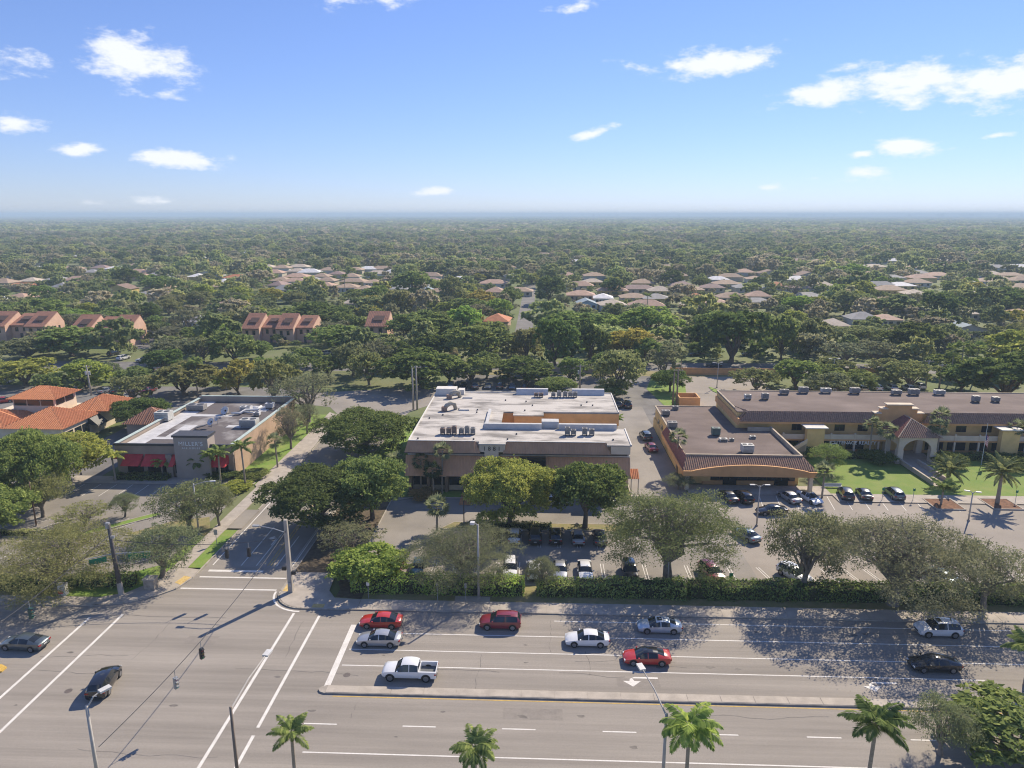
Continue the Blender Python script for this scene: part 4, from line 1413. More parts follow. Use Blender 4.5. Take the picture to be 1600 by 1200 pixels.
# ------------------------------------------------ near trees, one by one
NEAR = [
    ('dense', 0, 'very large dark green fig tree at the street corner in front of the office', 505, 822, 415, 590, 716, 'dark green'),
    ('dense', 1, 'big fig tree with yellowing crown overlapping the large dark corner fig', 585, 812, 520, 640, 708, 'mid green'),
    ('dense', 2, 'broad dark green tree beside the side street left of the white roof', 572, 708, 498, 648, 632, 'deep green'),
    ('dense', 1, 'yellow green tree in the lot island in front of the number 1881', 802, 823, 715, 866, 713, 'yellow green'),
    ('dense', 0, 'dark green tree in the lot island right of the yellow green one', 911, 825, 846, 986, 711, 'deep green'),
    ('oak', 0, 'largest grey green live oak, by the hedge left of the orange shop front', 1040, 905, 935, 1155, 747, (.205, .225, .10)),
    ('oak', 1, 'wide open live oak over the parked cars beside the tall lamp pole', 732, 908, 630, 818, 820, 'grey olive'),
    ('oak', 2, 'small young oak in the hedge gap between parked white cars', 850, 925, 818, 872, 866, 'grey olive'),
    ('oak', 2, 'massive grey live oak by the pavement right of the white SUV driveway', 1385, 944, 1265, 1535, 783, 'grey brown'),
    ('oak', 1, 'grey live oak standing left of the massive one at the lot hedge', 1258, 930, 1178, 1318, 790, 'grey olive'),
    ('oak', 0, 'brownish live oak at the right picture edge above the hedge', 1512, 955, 1478, 1620, 838, 'grey brown'),
    ('oak', 0, 'spreading olive oak above the hedge at the left corner lot', 118, 925, -30, 180, 812, 'olive green'),
    ('oak', 1, 'grey green oak between the street sign pole and the side street', 255, 903, 188, 318, 818, 'grey olive'),
    ('oak', 2, 'grey oak in front of the taupe restaurant by the tall white lamp pole', 302, 832, 238, 352, 747, 'grey olive'),
    ('oak', 0, 'thin grey oak right of the white lamp pole by the side street pavement', 336, 822, 318, 378, 752, 'grey olive'),
    ('oak', 1, 'small round topped tree on the curved island of the restaurant lot', 194, 808, 174, 220, 768, 'grey olive'),
    ('sparse', 0, 'low sparse oak on the island in the middle of the restaurant lot', 138, 822, 78, 180, 784, 'olive green'),
    ('dense', 2, 'bushy yellow green tree at the left edge below the orange tiled roof', 55, 792, -20, 120, 668, 'mid green'),
    ('dense', 1, 'green tree in front of the orange tiled restaurant, right of the bushy one', 102, 752, 55, 168, 672, 'yellow green'),
    ('oak', 2, 'slim forked oak on the grass strip near the left edge lot', 67, 808, 25, 112, 732, 'olive green'),
    ('dense', 0, 'green tree cut by the left picture edge over the restaurant lot', 5, 840, -70, 55, 752, 'mid green'),
    ('sparse', 1, 'large leafless looking grey tree beside the side street bend', 487, 660, 420, 538, 572, 'grey brown'),
    ('sparse', 2, 'brown half bare tree on the lawn next to the restaurant east wall', 457, 702, 425, 482, 630, 'grey brown'),
    ('sparse', 0, 'small half bare tree behind the brown one along the restaurant lawn', 482, 678, 458, 500, 628, 'grey brown'),
    ('dense', 0, 'dark green rounded tree between orange tiled roof and brown pyramid roof', 222, 668, 178, 268, 617, 'dark green'),
    ('oak', 1, 'thin tree in front of the yellow building left of the green lawn', 1292, 738, 1262, 1322, 690, 'mid green'),
    ('oak', 0, 'small grey tree at the corner of the orange building', 1062, 765, 1035, 1088, 738, 'grey olive'),
    ('dense', 1, 'pale green young tree behind the white office roof in the middle', 862, 618, 842, 906, 588, 'mid green'),
    ('dense', 2, 'light green tree behind the right end of the white office roof', 958, 622, 928, 982, 598, 'mid green'),
    ('dense', 0, 'dark small tree on the grass island behind the orange building', 1042, 612, 1020, 1080, 574, 'deep green'),
    ('mid', 0, 'bright green leafy tree at the bottom right corner beside the road', 1560, 1172, 1480, 1680, 1083, 'mid green'),
    ('oak', 2, 'pale wispy tree left of the bright green one at the bottom right', 1468, 1180, 1415, 1520, 1085, 'grey olive'),
]
SHRUBS = [
    ('shrub', 0, 'large rounded green bush at the corner end of the hedge', 578, 908, 515, 642, 845, 'bright green'),
    ('sparse', 1, 'grey twiggy shrub under the big corner fig tree', 545, 876, 495, 602, 812, 'grey brown'),
    ('shrub', 1, 'reddish orange clipped bush in front of the office ground floor', 662, 778, 640, 686, 762, 'rusty brown'),
    ('shrub', 0, 'dark bush beside the young palm at the restaurant door', 348, 748, 325, 372, 732, 'dark green'),
    ('shrub', 1, 'low yellow green bush on the kerbed island before the restaurant', 365, 766, 342, 396, 752, 'yellow green'),
    ('shrub', 1, 'low dark green shrub behind the yellow green island bush', 392, 746, 372, 425, 732, 'mid green'),
    ('shrub', 0, 'dark bush against the yellow building near the stair tower', 1250, 712, 1225, 1275, 690, 'deep green'),
    ('shrub', 1, 'dark bush left of the arched portico', 1372, 722, 1345, 1398, 702, 'dark green'),
    ('shrub', 0, 'wide dark bush right of the arched portico', 1482, 726, 1452, 1512, 704, 'dark green'),
    ('shrub', 1, 'dark bush below the right hand stair of the yellow building', 1572, 730, 1545, 1604, 708, 'dark green'),
    ('shrub', 0, 'bright bush in the office courtyard seen over the white roof', 800, 672, 783, 820, 655, 'bright green'),
    ('shrub', 1, 'small yellowish bush at the lot kerb behind the parked silver sedans', 985, 830, 968, 1002, 815, 'olive green'),
]
for k, v, lab, px, py, x0, x1, top, tint in NEAR:
    ptree(k, v, lab, px, py, x0, x1, top, tint)
for k, v, lab, px, py, x0, x1, top, tint in SHRUBS:
    ptree(k, v, lab, px, py, x0, x1, top, tint, cat='shrub', name='shrub')


# ------------------------------------------------ hedges: leafy boxes with twiggy cores
def hedge(label, x0, x1, y0, y1, h, tint, seed):
    g = np.random.default_rng(seed)
    t = thing('hedge', label, 'hedge', ((x0 + x1) / 2, (y0 + y1) / 2, 0))
    lx, ly = (x1 - x0) / 2, (y1 - y0) / 2
    area = 4 * lx * ly + 4 * (lx + ly) * h
    n = int(min(26000, area * 42))
    face = g.choice(5, n, p=np.array([4 * lx * ly, 2 * lx * h, 2 * lx * h, 2 * ly * h, 2 * ly * h]) / area)
    u, w = g.uniform(-1, 1, n), g.uniform(-1, 1, n)
    wav = .16 * np.sin(u * lx * .9 + seed) + .10 * np.sin(u * lx * 2.3) + .07 * g.normal(size=n)
    p = np.zeros((n, 3))
    nn = np.zeros((n, 3))
    for f, (ax, sg) in enumerate(((2, 1), (1, -1), (1, 1), (0, -1), (0, 1))):
        k = face == f
        if ax == 2:
            p[k] = np.stack([u[k] * lx, w[k] * ly, h + wav[k]], 1)
        elif ax == 1:
            p[k] = np.stack([u[k] * lx, sg * (ly + wav[k]), (w[k] * .5 + .5) * h + .05], 1)
        else:
            p[k] = np.stack([sg * (lx + wav[k] * .5), u[k] * ly, (w[k] * .5 + .5) * h + .05], 1)
        nn[k, ax] = sg
    nn = unit(nn + g.normal(size=(n, 3)) * .6)
    me, _ = leaf_cards('hedge_foliage', p, nn, .13 * g.uniform(.7, 1.4, n), g)
    c = link('foliage', me, None, t)
    c.color = (*(1.3 * v for v in TINT[tint]), 1)
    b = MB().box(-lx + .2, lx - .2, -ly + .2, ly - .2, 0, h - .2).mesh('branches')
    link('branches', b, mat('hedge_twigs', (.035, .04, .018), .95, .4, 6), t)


hedge('long clipped hedge along the pavement from the corner bush to the young oak', -22.6, -1.6, 77.5, 79.7, 1.9, 'bright green', 1)
hedge('clipped hedge between the young oak and the largest live oak', .1, 4.6, 77.5, 79.6, 1.7, 'mid green', 2)
hedge('dark clipped hedge below the largest live oak', 4.9, 17.9, 77.5, 79.7, 1.8, 'mid green', 3)
hedge('long dark hedge along the pavement below the grey live oaks', 18.3, 60, 77.6, 79.8, 1.9, 'deep green', 4)
hedge('curved corner hedge below the spreading olive oak', -88, -57.5, 76.2, 78.4, 1.5, 'deep green', 5)
hedge('short hedge right of the street sign pole', -57.2, -49.8, 77.6, 79.4, 1.4, 'mid green', 6)
hedge('dark hedge under the red awnings of the restaurant', -73.5, -64.2, 113.4, 115.2, 1.0, 'dark green', 7)
hedge('low hedge on the curved island of the restaurant lot', -78.5, -66.5, 91.3, 92.2, .8, 'olive green', 8)
hedge('low hedge along the front of the office ground floor', -9.5, 14.5, 108.7, 110.0, .9, 'deep green', 9)
hedge('low hedge against the yellow building right of the portico', 75, 110, 129.4, 131.2, 1.2, 'dark green', 10)
hedge('low hedge against the yellow building left of the portico', 56.5, 65.8, 129.4, 131.2, 1.1, 'dark green', 11)
hedge('scrubby hedge at the top of the lot beside the parked cars', -10, 2, 96.6, 97.6, .8, 'olive green', 12)


# ------------------------------------------------ palms
def fan_palm_mesh(seed, n=34, rad=1.0):
    """round head of fan leaves, unit radius"""
    g = np.random.default_rng(seed)
    V, Q, rn = [], [], []
    for i in range(n):
        th = g.uniform(0, 6.28)
        ph = math.asin(g.uniform(-.75, 1))
        d = np.array([math.cos(th) * math.cos(ph), math.sin(th) * math.cos(ph), math.sin(ph)])
        c = d * .48
        side = np.cross(d, [0, 0, 1.0])
        side /= max(np.linalg.norm(side), 1e-6)
        up = np.cross(side, d)
        b0 = len(V)
        for k in range(9):
            a = (k / 8 - .5) * 2.5
            e = d * math.cos(a) + side * math.sin(a)
            tip = c + e * .55 * g.uniform(.85, 1.1) - np.array([0, 0, .16]) * abs(a) + up * .03
            m_ = c + e * .3
            w = np.cross(e, up) * .05
            V += [c, m_ + w, tip, m_ - w]
            rn.append(np.clip(.5 + .25 * g.normal(), 0, 1))
    V = np.array(V) * rad
    me = fast_mesh('fan_leaf', V, 4, np.arange(len(V)), rn)
    me.materials.append(LEAF)
    return me


def feather_palm_mesh(seed, n=16, droop=.9, length=1.0, leaflets=16, up0=(.1, 1.2), wid=.035, ll=.30):
    g = np.random.default_rng(seed)
    V, rn = [], []
    for i in range(n):
        th = i * 2.39996 + g.uniform(-.2, .2)
        el0 = g.uniform(*up0)
        h = np.array([math.cos(th), math.sin(th), 0])
        p = np.zeros(3)
        L = length * g.uniform(.85, 1.1)
        for k in range(leaflets):
            t = k / leaflets
            el = el0 - droop * 1.6 * t ** 1.4
            d = h * math.cos(el) + np.array([0, 0, math.sin(el)])
            q = p + d * L / leaflets
            side = np.array([-math.sin(th), math.cos(th), 0])
            upv = np.cross(side, d)
            r = rn_ = np.clip(.5 + .2 * g.normal(), 0, 1)
            # rachis
            V += [p - side * .012, q - side * .010, q + side * .010, p + side * .012]
            rn.append(r)
            if t > .12:
                ln = ll * math.sin(math.pi * min(1, .25 + t * .72)) * g.uniform(.85, 1.15)
                for s in (-1, 1):
                    for f in (0, .5):
                        o = p + (q - p) * f
                        e = unit((side * s * .85 + d * .55 - np.array([0, 0, .35 + .3 * g.uniform()]))[None])[0]
                        V += [o, o + e * ln * .5 + d * wid, o + e * ln, o + e * ln * .5 - d * wid]
                        rn.append(np.clip(r + .12 * g.normal(), 0, 1))
            p = q
    V = np.array(V)
    me = fast_mesh('frond', V, 4, np.arange(len(V)), rn)
    me.materials.append(LEAF)
    return me


FAN = [fan_palm_mesh(1), fan_palm_mesh(2), fan_palm_mesh(3)]
FEATHER = [feather_palm_mesh(4), feather_palm_mesh(5, 13, .75), feather_palm_mesh(6, 18, 1.0)]
DATE = [feather_palm_mesh(7, 46, .62, 1.0, 18, (-.5, 1.35), .025, .16), feather_palm_mesh(8, 44, .6, 1.0, 18, (-.45, 1.35), .025, .16)]
TRUNKP = {}


def palm(kind, label, px, py, top, rad, tint, trunk_r=.16, name=None, loc=None, height=None):
    """kind fan / feather / date; top = photo y of the crown centre; rad = crown radius in metres"""
    b = G(px, py) if loc is None else Vector(loc)
    if height is None:
        lo, hi = .5, 25.0
        for _ in range(30):
            h = (lo + hi) / 2
            q = Vector((b.x, b.y, h - CAMH))
            dd = q.dot(Vector((-math.sin(YAW) * math.cos(PITCH), math.cos(YAW) * math.cos(PITCH), -math.sin(PITCH))))
            uu = q.dot(Vector((-math.sin(YAW) * math.sin(PITCH), math.cos(YAW) * math.sin(PITCH), math.cos(PITCH))))
            if 600 - FPX * uu / dd > top:
                lo = h
            else:
                hi = h
        height = lo
    t = thing(name or ('palm_tree'), label, 'palm tree', (b.x, b.y, 0), random.uniform(0, 6.28))
    lean = Vector((random.uniform(-.03, .03), random.uniform(-.03, .03), 0)) * height
    pts = [(0, 0, -.05), (lean.x * .2, lean.y * .2, height * .35), (lean.x * .6, lean.y * .6, height * .7), (lean.x, lean.y, height)]
    link('trunk', MB().tube(pts, [trunk_r * 1.25, trunk_r, trunk_r * .92, trunk_r * .85], 9, cap=False).mesh('trunk', smooth=True), PALMTRUNK, t)
    src = random.choice({'fan': FAN, 'feather': FEATHER, 'date': DATE}[kind])
    c = link('crown', src, None, t)
    c.location = (lean.x, lean.y, height + (0 if kind == 'fan' else .05))
    c.scale = (rad, rad, rad)
    c.color = (*(TINT[tint] if isinstance(tint, str) else tint), 1)
    if kind == 'feather':
        link('crownshaft', MB().tube([(lean.x, lean.y, height - .7), (lean.x, lean.y, height + .1)], [trunk_r, trunk_r * .7], 8).mesh('crownshaft', smooth=True), mat('crownshaft_green', (.12, .17, .05), .6), t)
    return t


FANT = (.25, .28, .15)
PALMS = [
    ('fan', 'cabbage palm leftmost of the three before the left end of office', 658, 769, 720, 1.7, FANT), ('fan', 'tallest cabbage palm before the left mansard of the office', 691, 771, 704, 1.8, FANT),
    ('fan', 'dark cabbage palm between and below the two taller office palms', 678, 778, 735, 1.8, (.10, .13, .06)), ('fan', 'cabbage palm on the kerb island by the office lot entrance', 683, 831, 792, 2.1, FANT),
    ('fan', 'grey green cabbage palm between the corner fig and the office', 622, 762, 720, 2.0, FANT), ('fan', 'tall slender cabbage palm at the west wall of the orange building', 1057, 738, 683, 1.9, FANT),
    ('fan', 'cabbage palm left of the stair tower of the yellow building', 1237, 694, 665, 2.0, FANT), ('fan', 'cabbage palm right of the left stair tower on the lawn edge', 1272, 706, 678, 1.9, FANT),
    ('fan', 'cabbage palm beside the white coupe and the orange building corner', 1284, 778, 736, 2.0, FANT), ('fan', 'tall cabbage palm left of the arched portico', 1357, 718, 662, 1.9, FANT),
    ('fan', 'cabbage palm on the lawn just left of the portico arch', 1381, 724, 672, 2.1, FANT), ('fan', 'taller cabbage palm right of the portico roof', 1463, 716, 650, 2.1, FANT),
    ('fan', 'cabbage palm in front of the taller one right of portico', 1459, 722, 668, 2.1, FANT), ('fan', 'cabbage palm by the right hand stair at the right edge', 1582, 716, 668, 1.9, FANT),
    ('fan', 'cabbage palm on the restaurant lawn beside the side street', 434, 731, 688, 1.8, FANT), ('fan', 'palm clump peeking from the office courtyard', 815, 672, 655, 1.3, 'bright green'),
    ('feather', 'coconut palm before the left red awning of the restaurant', 181, 753, 712, 2.5, 'yellow green'), ('feather', 'short coconut palm before the middle red awning', 255, 747, 722, 1.9, 'yellow green'),
    ('feather', 'tall royal palm at the right corner of the restaurant front', 384, 762, 697, 2.6, 'mid green'), ('feather', 'royal palm left of the tall one near the sign tower', 345, 757, 707, 2.3, 'mid green'),
    ('feather', 'royal palm in front of the sign tower doorway', 331, 752, 711, 2.2, 'mid green'), ('feather', 'short palm left of the sign tower doorway palms', 312, 745, 720, 2.2, 'deep green'),
    ('date', 'large date palm in the mulched planter right of the walkway', 1558, 787, 738, 3.6, 'olive green'), ('date', 'large date palm on the lawn left of the planter palm', 1480, 760, 735, 3.6, 'olive green'),
    ('feather', 'feathery green palm in the mulched planter left of the walkway', 1470, 789, 762, 2.9, 'mid green'), ('feather', 'green palm at the drive corner behind the office', 962, 672, 655, 2.1, 'bright green'),
    ('feather', 'royal palm rising left among the trees behind the restaurant', 289, 618, 574, 2.6, 'mid green'), ('feather', 'taller royal palm rising right among the trees behind the restaurant', 309, 618, 565, 2.6, 'mid green'),
    ('fan', 'left head of the three cabbage palms behind the office lot', 1038, 590, 541, 2.2, FANT), ('fan', 'middle cabbage palm of the three behind the office lot', 1050, 588, 546, 2.4, FANT), ('fan', 'right cabbage palm of the three behind the office lot', 1063, 590, 552, 2.2, FANT),
]
for k, lab, px, py, top, rad, tint in PALMS:
    palm(k, lab, px, py, top, rad, tint, .28 if k == 'date' else .15)
# palms on the near verge whose heads reach into the bottom of the picture
for lab, px, top, y, rad, tint in (('small feather palm at the bottom edge left of the median nose', 455, 1143, 46.5, 1.9, 'mid green'), ('bright feather palm at the bottom edge beside the lamp arm', 1078, 1133, 45.5, 2.7, 'bright green'),
                                   ('dark feather palm at the bottom edge left of the bushy tree', 1368, 1126, 44.8, 2.6, 'deep green'), ('low feather palm just below the picture bottom in the middle', 742, 1168, 46.0, 2.2, 'mid green'), ('feather palm cut by the right edge beside the road', 1612, 1012, 63.0, 2.6, 'mid green')):
    lo, hi = 0, 20
    X = None
    for _ in range(40):
        h = (lo + hi) / 2
        p = G(px, top, h)
        if p.y > y:
            lo = h
        else:
            hi = h
    palm('feather', lab, 0, 0, 0, rad, tint, .15, loc=(p.x, p.y, 0), height=lo)
for lab, x0, y0 in (('mulched square planter under the large right date palm', 71.4, 106.4), ('mulched square planter under the feathery palm by the walkway', 62.3, 106.0)):
    t = thing('planter', lab, 'planter', (x0 + 2, y0 + 2.2, 0))
    for b in ((x0, x0 + 4.6, y0, y0 + .2), (x0, x0 + 4.6, y0 + 4.2, y0 + 4.4), (x0, x0 + .2, y0 + .2, y0 + 4.2), (x0 + 4.4, x0 + 4.6, y0 + .2, y0 + 4.2)):
        box_part(t, 'edging', CONC, *b, 0, .22)
    box_part(t, 'mulch', MULCH, x0 + .2, x0 + 4.4, y0 + .2, y0 + 4.2, 0, .18)
# ================================================================== vehicles
RUBBER = plain('tyre_rubber', (.015, .015, .016), .85)
RIM = plain('wheel_rim', (.30, .30, .31), .35, .7)
LAMPW = plain('headlight_lens', (.55, .58, .6), .12)
LAMPR = plain('taillight_lens', (.30, .015, .015), .2)
TRIM = plain('black_trim', (.02, .02, .022), .5)
CARGLASS = plain('car_glass', (.018, .022, .026), .06, 0, 0, .7)
PLATE = plain('number_plate', (.6, .6, .58), .5)

# stations from rear to front: x, half width, sill, belt, top, half width of top
SEDAN = dict(st=[(-2.37, .66, .36, .80, .86, .58), (-2.24, .84, .26, .92, .98, .68), (-1.80, .91, .20, .96, 1.03, .70), (-1.10, .925, .18, .95, 1.35, .60), (-.70, .925, .18, .94, 1.43, .60),
                 (-.16, .925, .18, .92, 1.46, .61), (-.08, .925, .18, .92, 1.46, .61), (.38, .92, .18, .90, 1.38, .62), (1.05, .92, .18, .87, .95, .76), (1.55, .91, .18, .80, .87, .74), (2.0, .88, .20, .71, .78, .70), (2.26, .80, .24, .60, .66, .60), (2.38, .60, .34, .50, .56, .48)],
             ws=(7, 8), rw=(2, 3), side=[2, 3, 4, 6, 7], wheels=(1.42, -1.36), wr=.33)
SUV = dict(st=[(-2.32, .72, .42, 1.0, 1.06, .62), (-2.26, .88, .30, 1.06, 1.18, .66), (-1.95, .93, .26, 1.07, 1.58, .62), (-1.5, .94, .24, 1.06, 1.68, .64), (-.62, .94, .22, 1.05, 1.71, .66), (-.54, .94, .22, 1.05, 1.71, .66),
               (.05, .94, .22, 1.04, 1.70, .66), (.40, .94, .22, 1.03, 1.62, .66), (1.10, .93, .22, 1.02, 1.10, .78), (1.6, .92, .24, .96, 1.03, .76), (2.02, .89, .26, .86, .93, .72), (2.24, .82, .30, .72, .78, .64), (2.34, .62, .40, .60, .66, .50)],
           ws=(7, 8), rw=(1, 2), side=[2, 3, 5, 6, 7], wheels=(1.42, -1.40), wr=.37)
COUPE = dict(st=[(-2.42, .68, .36, .80, .86, .58), (-2.30, .86, .26, .90, .98, .68), (-1.75, .93, .20, .94, 1.10, .66), (-1.05, .94, .18, .93, 1.33, .60), (-.55, .94, .18, .92, 1.41, .61),
                 (-.06, .94, .18, .90, 1.43, .62), (.02, .94, .18, .90, 1.43, .62), (.46, .93, .18, .88, 1.34, .63), (1.20, .93, .18, .84, .91, .76), (1.65, .92, .18, .77, .83, .74), (2.05, .89, .20, .69, .75, .70), (2.32, .82, .24, .58, .63, .60), (2.44, .60, .34, .48, .54, .48)],
             ws=(7, 8), rw=(2, 3), side=[3, 4, 6, 7], wheels=(1.47, -1.43), wr=.34)
PICKUP = dict(st=[(-1.02, .94, .38, 1.12, 1.16, .70), (-.96, .95, .38, 1.12, 1.68, .66), (-.55, .95, .36, 1.12, 1.80, .68), (-.12, .95, .36, 1.11, 1.83, .69), (-.04, .95, .36, 1.11, 1.83, .69), (.45, .95, .36, 1.10, 1.81, .69), (.72, .95, .36, 1.09, 1.72, .70),
                  (1.32, .95, .36, 1.08, 1.16, .82), (1.8, .95, .38, 1.06, 1.13, .82), (2.35, .93, .40, 1.02, 1.09, .80), (2.62, .86, .46, .86, .94, .72), (2.70, .74, .54, .74, .80, .62)],
              ws=(6, 7), rw=(0, 1), side=[1, 2, 4, 5, 6], wheels=(1.82, -1.75), wr=.41, bed=(-2.75, -1.02))


def car_meshes(spec):
    st = spec['st']
    ring, V = 13, []
    for x, w, zl, zb, zt, wt in st:
        half = [(.88 * w, zl), (w, zl + .15), (w * 1.0, (zl + zb) / 2 + .04), (.965 * w, zb), (wt, zt - .055), (.80 * wt, zt - .008), (0, zt + .012)]
        V += [(x, y, z) for y, z in half] + [(x, -y, z) for y, z in half[-2::-1]]
    F = {'body': [], 'windshield': [], 'rear_window': [], 'left_glass': [], 'right_glass': []}
    for i in range(len(st) - 1):
        for j in range(ring):
            a, b = i * ring + j, i * ring + (j + 1) % ring
            f = (b, a, a + ring, b + ring)
            key = 'body'
            if j in (4, 5, 6, 7) and i == spec['ws'][0]:
                key = 'windshield'
            elif j in (4, 5, 6, 7) and i == spec['rw'][0]:
                key = 'rear_window'
            elif j == 3 and i in spec['side']:
                key = 'left_glass'
            elif j == 8 and i in spec['side']:
                key = 'right_glass'
            F[key].append(f)
    F['body'] += [tuple(range(ring)), tuple((len(st) - 1) * ring + k for k in range(ring - 1, -1, -1))]
    out = []
    for k, fs in F.items():
        used = sorted({i for f in fs for i in f})
        mp = {o: n for n, o in enumerate(used)}
        me = bpy.data.meshes.new(k)
        me.from_pydata([V[i] for i in used], [], [tuple(mp[i] for i in f) for f in fs])
        me.polygons.foreach_set('use_smooth', [True] * len(me.polygons))
        if k == 'body':
            # round the shoulders a little by keeping only true creases sharp
            me.set_sharp_from_angle(angle=R(38))
        out.append((k if 'glass' not in k else 'side_window', me, None if k == 'body' else CARGLASS, []))
    hw = max(s[1] for s in st)
    wr = spec['wr']
    for x in spec['wheels']:
        for s in (1, -1):
            y = s * (hw - .10)
            tyre = MB().disc((x, y, wr), (0, 1, 0), wr, .24, 20).mesh('wheel')
            rim = MB().disc((x, y + s * .122, wr), (0, 1, 0), wr * .66, .012, 14).mesh('rim')
            out.append(('wheel', tyre, RUBBER, [('rim', rim, RIM)]))
            m = MB()
            n = 12
            for k in range(n):
                a0, a1 = math.pi * k / n, math.pi * (k + 1) / n
                m.slab_xz([(x + (wr + .07) * math.cos(a), wr + (wr + .07) * math.sin(a)) for a in (a0, a1)] + [(x + (wr - .03) * math.cos(a), wr + (wr - .03) * math.sin(a)) for a in (a1, a0)], min(s * (hw - .03), s * (hw + .012)), max(s * (hw - .03), s * (hw + .012)))
            out.append(('wheel_arch', m.mesh('wheel_arch'), TRIM, []))
    fx, rx = st[-1][0], st[0][0]
    zf, zr = (st[-2][3] + .02), (st[1][3] - .06)
    if 'bed' in spec:
        b0, b1 = spec['bed']
        bm_ = MB()
        bm_.box(b0 + .06, b1 - .01, .80, .95, .42, 1.14).box(b0 + .06, b1 - .01, -.95, -.80, .42, 1.14).box(b0, b0 + .06, -.95, .95, .46, 1.13).box(b1 - .06, b1, -.80, .80, .5, 1.14)
        out.append(('bed_side', bm_.mesh('bed_side'), 'paint', []))
        out.append(('bed_floor', MB().box(b0 + .06, b1 - .06, -.80, .80, .52, .66).mesh('bed_floor'), plain('bed_liner', (.10, .11, .12), .7), []))
        out.append(('tailgate_band', MB().box(b0 - .012, b0 - .001, -.7, .7, .55, .7).mesh('tailgate_band'), TRIM, []))
        rx, zr = b0, .95
    for s in (1, -1):
        ya, yb = sorted((s * st[-2][1] * .98, s * st[-2][1] * .55))
        out.append(('headlight', MB().box(fx - .26, fx - .06, ya, yb, zf - .13, zf + .0).mesh('headlight'), LAMPW, []))
        ya, yb = sorted((s * st[1][1] * .99, s * st[1][1] * .62)) if 'bed' not in spec else sorted((s * .96, s * .80))
        out.append(('taillight', MB().box(rx - .012, rx + .17, ya, yb, zr - .16, zr).mesh('taillight'), LAMPR, []))
        xm = st[spec['ws'][1]][0] - .28
        ya, yb = sorted((s * (hw - .02), s * (hw + .17)))
        out.append(('mirror', MB().box(xm - .07, xm + .07, ya, yb, st[spec['ws'][1]][3] + .02, st[spec['ws'][1]][3] + .17).mesh('mirror'), 'paint', []))
    out.append(('grille', MB().box(fx - .10, fx + .012, -.42, .42, zf - .26, zf - .10).mesh('grille'), TRIM, []))
    out.append(('bumper', MB().box(rx - .02, rx + .2, -.6, .6, .34, .48).mesh('bumper'), TRIM, []))
    out.append(('number_plate', MB().box(rx - .035, rx - .021, -.2, .2, .52 if 'bed' in spec else .60, .66 if 'bed' in spec else .72).mesh('number_plate'), PLATE, []))
    return out


CARS = {'sedan': car_meshes(SEDAN), 'suv': car_meshes(SUV), 'coupe': car_meshes(COUPE), 'pickup': car_meshes(PICKUP)}
for ms in CARS.values():
    for nm, me, m, sub in ms:
        me.materials.append(m if (m is not None and m != 'paint') else TRIM)
        for n2, m2, mm in sub:
            m2.materials.append(mm)
SUNROOF = MB().box(-.25, .25, -.36, .36, 0, .012).mesh('sunroof')
SUNROOF.materials.append(CARGLASS)
RACK = MB().box(-1.2, .3, .52, .56, 0, .07).box(-1.2, .3, -.56, -.52, 0, .07).mesh('roof_rail')
RACK.materials.append(TRIM)
PC = {'white': (.72, .73, .74), 'pale blue': (.50, .56, .62), 'silver': (.42, .43, .45), 'red': (.45, .03, .022), 'dark red': (.20, .02, .03), 'black': (.012, .012, .014), 'charcoal': (.04, .043, .048), 'grey': (.13, .14, .15),
      'slate': (.10, .125, .14), 'blue grey': (.14, .19, .24), 'teal': (.03, .10, .13), 'dark blue': (.02, .03, .06)}


def paint(c):
    met = .0 if c in ('white', 'red', 'dark red', 'black') else .45
    return plain('car_paint_' + c.replace(' ', '_'), PC[c], .28, met, 1.0)


def car(kind, color, label, loc, heading, group=None, sunroof=False, roof=None, rack=False, scale=1.0):
    nm = {'sedan': 'sedan_car', 'suv': 'sport_utility_car', 'coupe': 'coupe_car', 'pickup': 'pickup_truck'}[kind]
    t = thing(nm, label, 'pickup truck' if kind == 'pickup' else 'car', (loc[0], loc[1], Z1 + .004), R(heading), group)
    t.scale = (scale,) * 3
    for n, me, m, sub in CARS[kind]:
        o = link(n, me, None, t)
        if m is None or m == 'paint':
            o.material_slots[0].link = 'OBJECT'
            o.material_slots[0].material = paint(color)
        for n2, m2, _ in sub:
            link(n2, m2, None, o)
    zr = max(s[4] for s in {'sedan': SEDAN, 'suv': SUV, 'coupe': COUPE, 'pickup': PICKUP}[kind]['st'])
    if sunroof:
        link('sunroof', SUNROOF, None, t).location = (.05, 0, zr - .005)
    if rack:
        link('roof_rail', RACK, None, t).location = (0, 0, zr - .06)
    if roof:
        sp = {'sedan': SEDAN, 'suv': SUV, 'coupe': COUPE}[kind]
        st = sp['st']
        m = MB()
        a, b = sp['rw'][1], sp['ws'][0]
        for i in range(a, b):
            p, q = st[i], st[i + 1]
            z = .012
            m.add([(p[0], -p[5], p[4] - .05 + z), (q[0], -q[5], q[4] - .05 + z), (q[0], -q[5] * .8, q[4] + z), (p[0], -p[5] * .8, p[4] + z), (q[0], q[5] * .8, q[4] + z), (p[0], p[5] * .8, p[4] + z), (q[0], q[5], q[4] - .05 + z), (p[0], p[5], p[4] - .05 + z),
                   (p[0], 0, p[4] + .02 + z), (q[0], 0, q[4] + .02 + z)], [(0, 1, 2, 3), (3, 2, 9, 8), (8, 9, 4, 5), (5, 4, 6, 7)])
        link('roof_panel', m.mesh('roof_panel', smooth=True), plain('car_paint_' + roof, PC[roof], .15, 0, 1.0), t)
    return t


def pcar(kind, color, label, px, py, heading, group=None, dy=.9, **kw):
    """px, py: where the near side wheels stand in the photograph"""
    a = G(px, py)
    car(kind, color, label, (a.x, a.y + dy), heading, group, **kw)


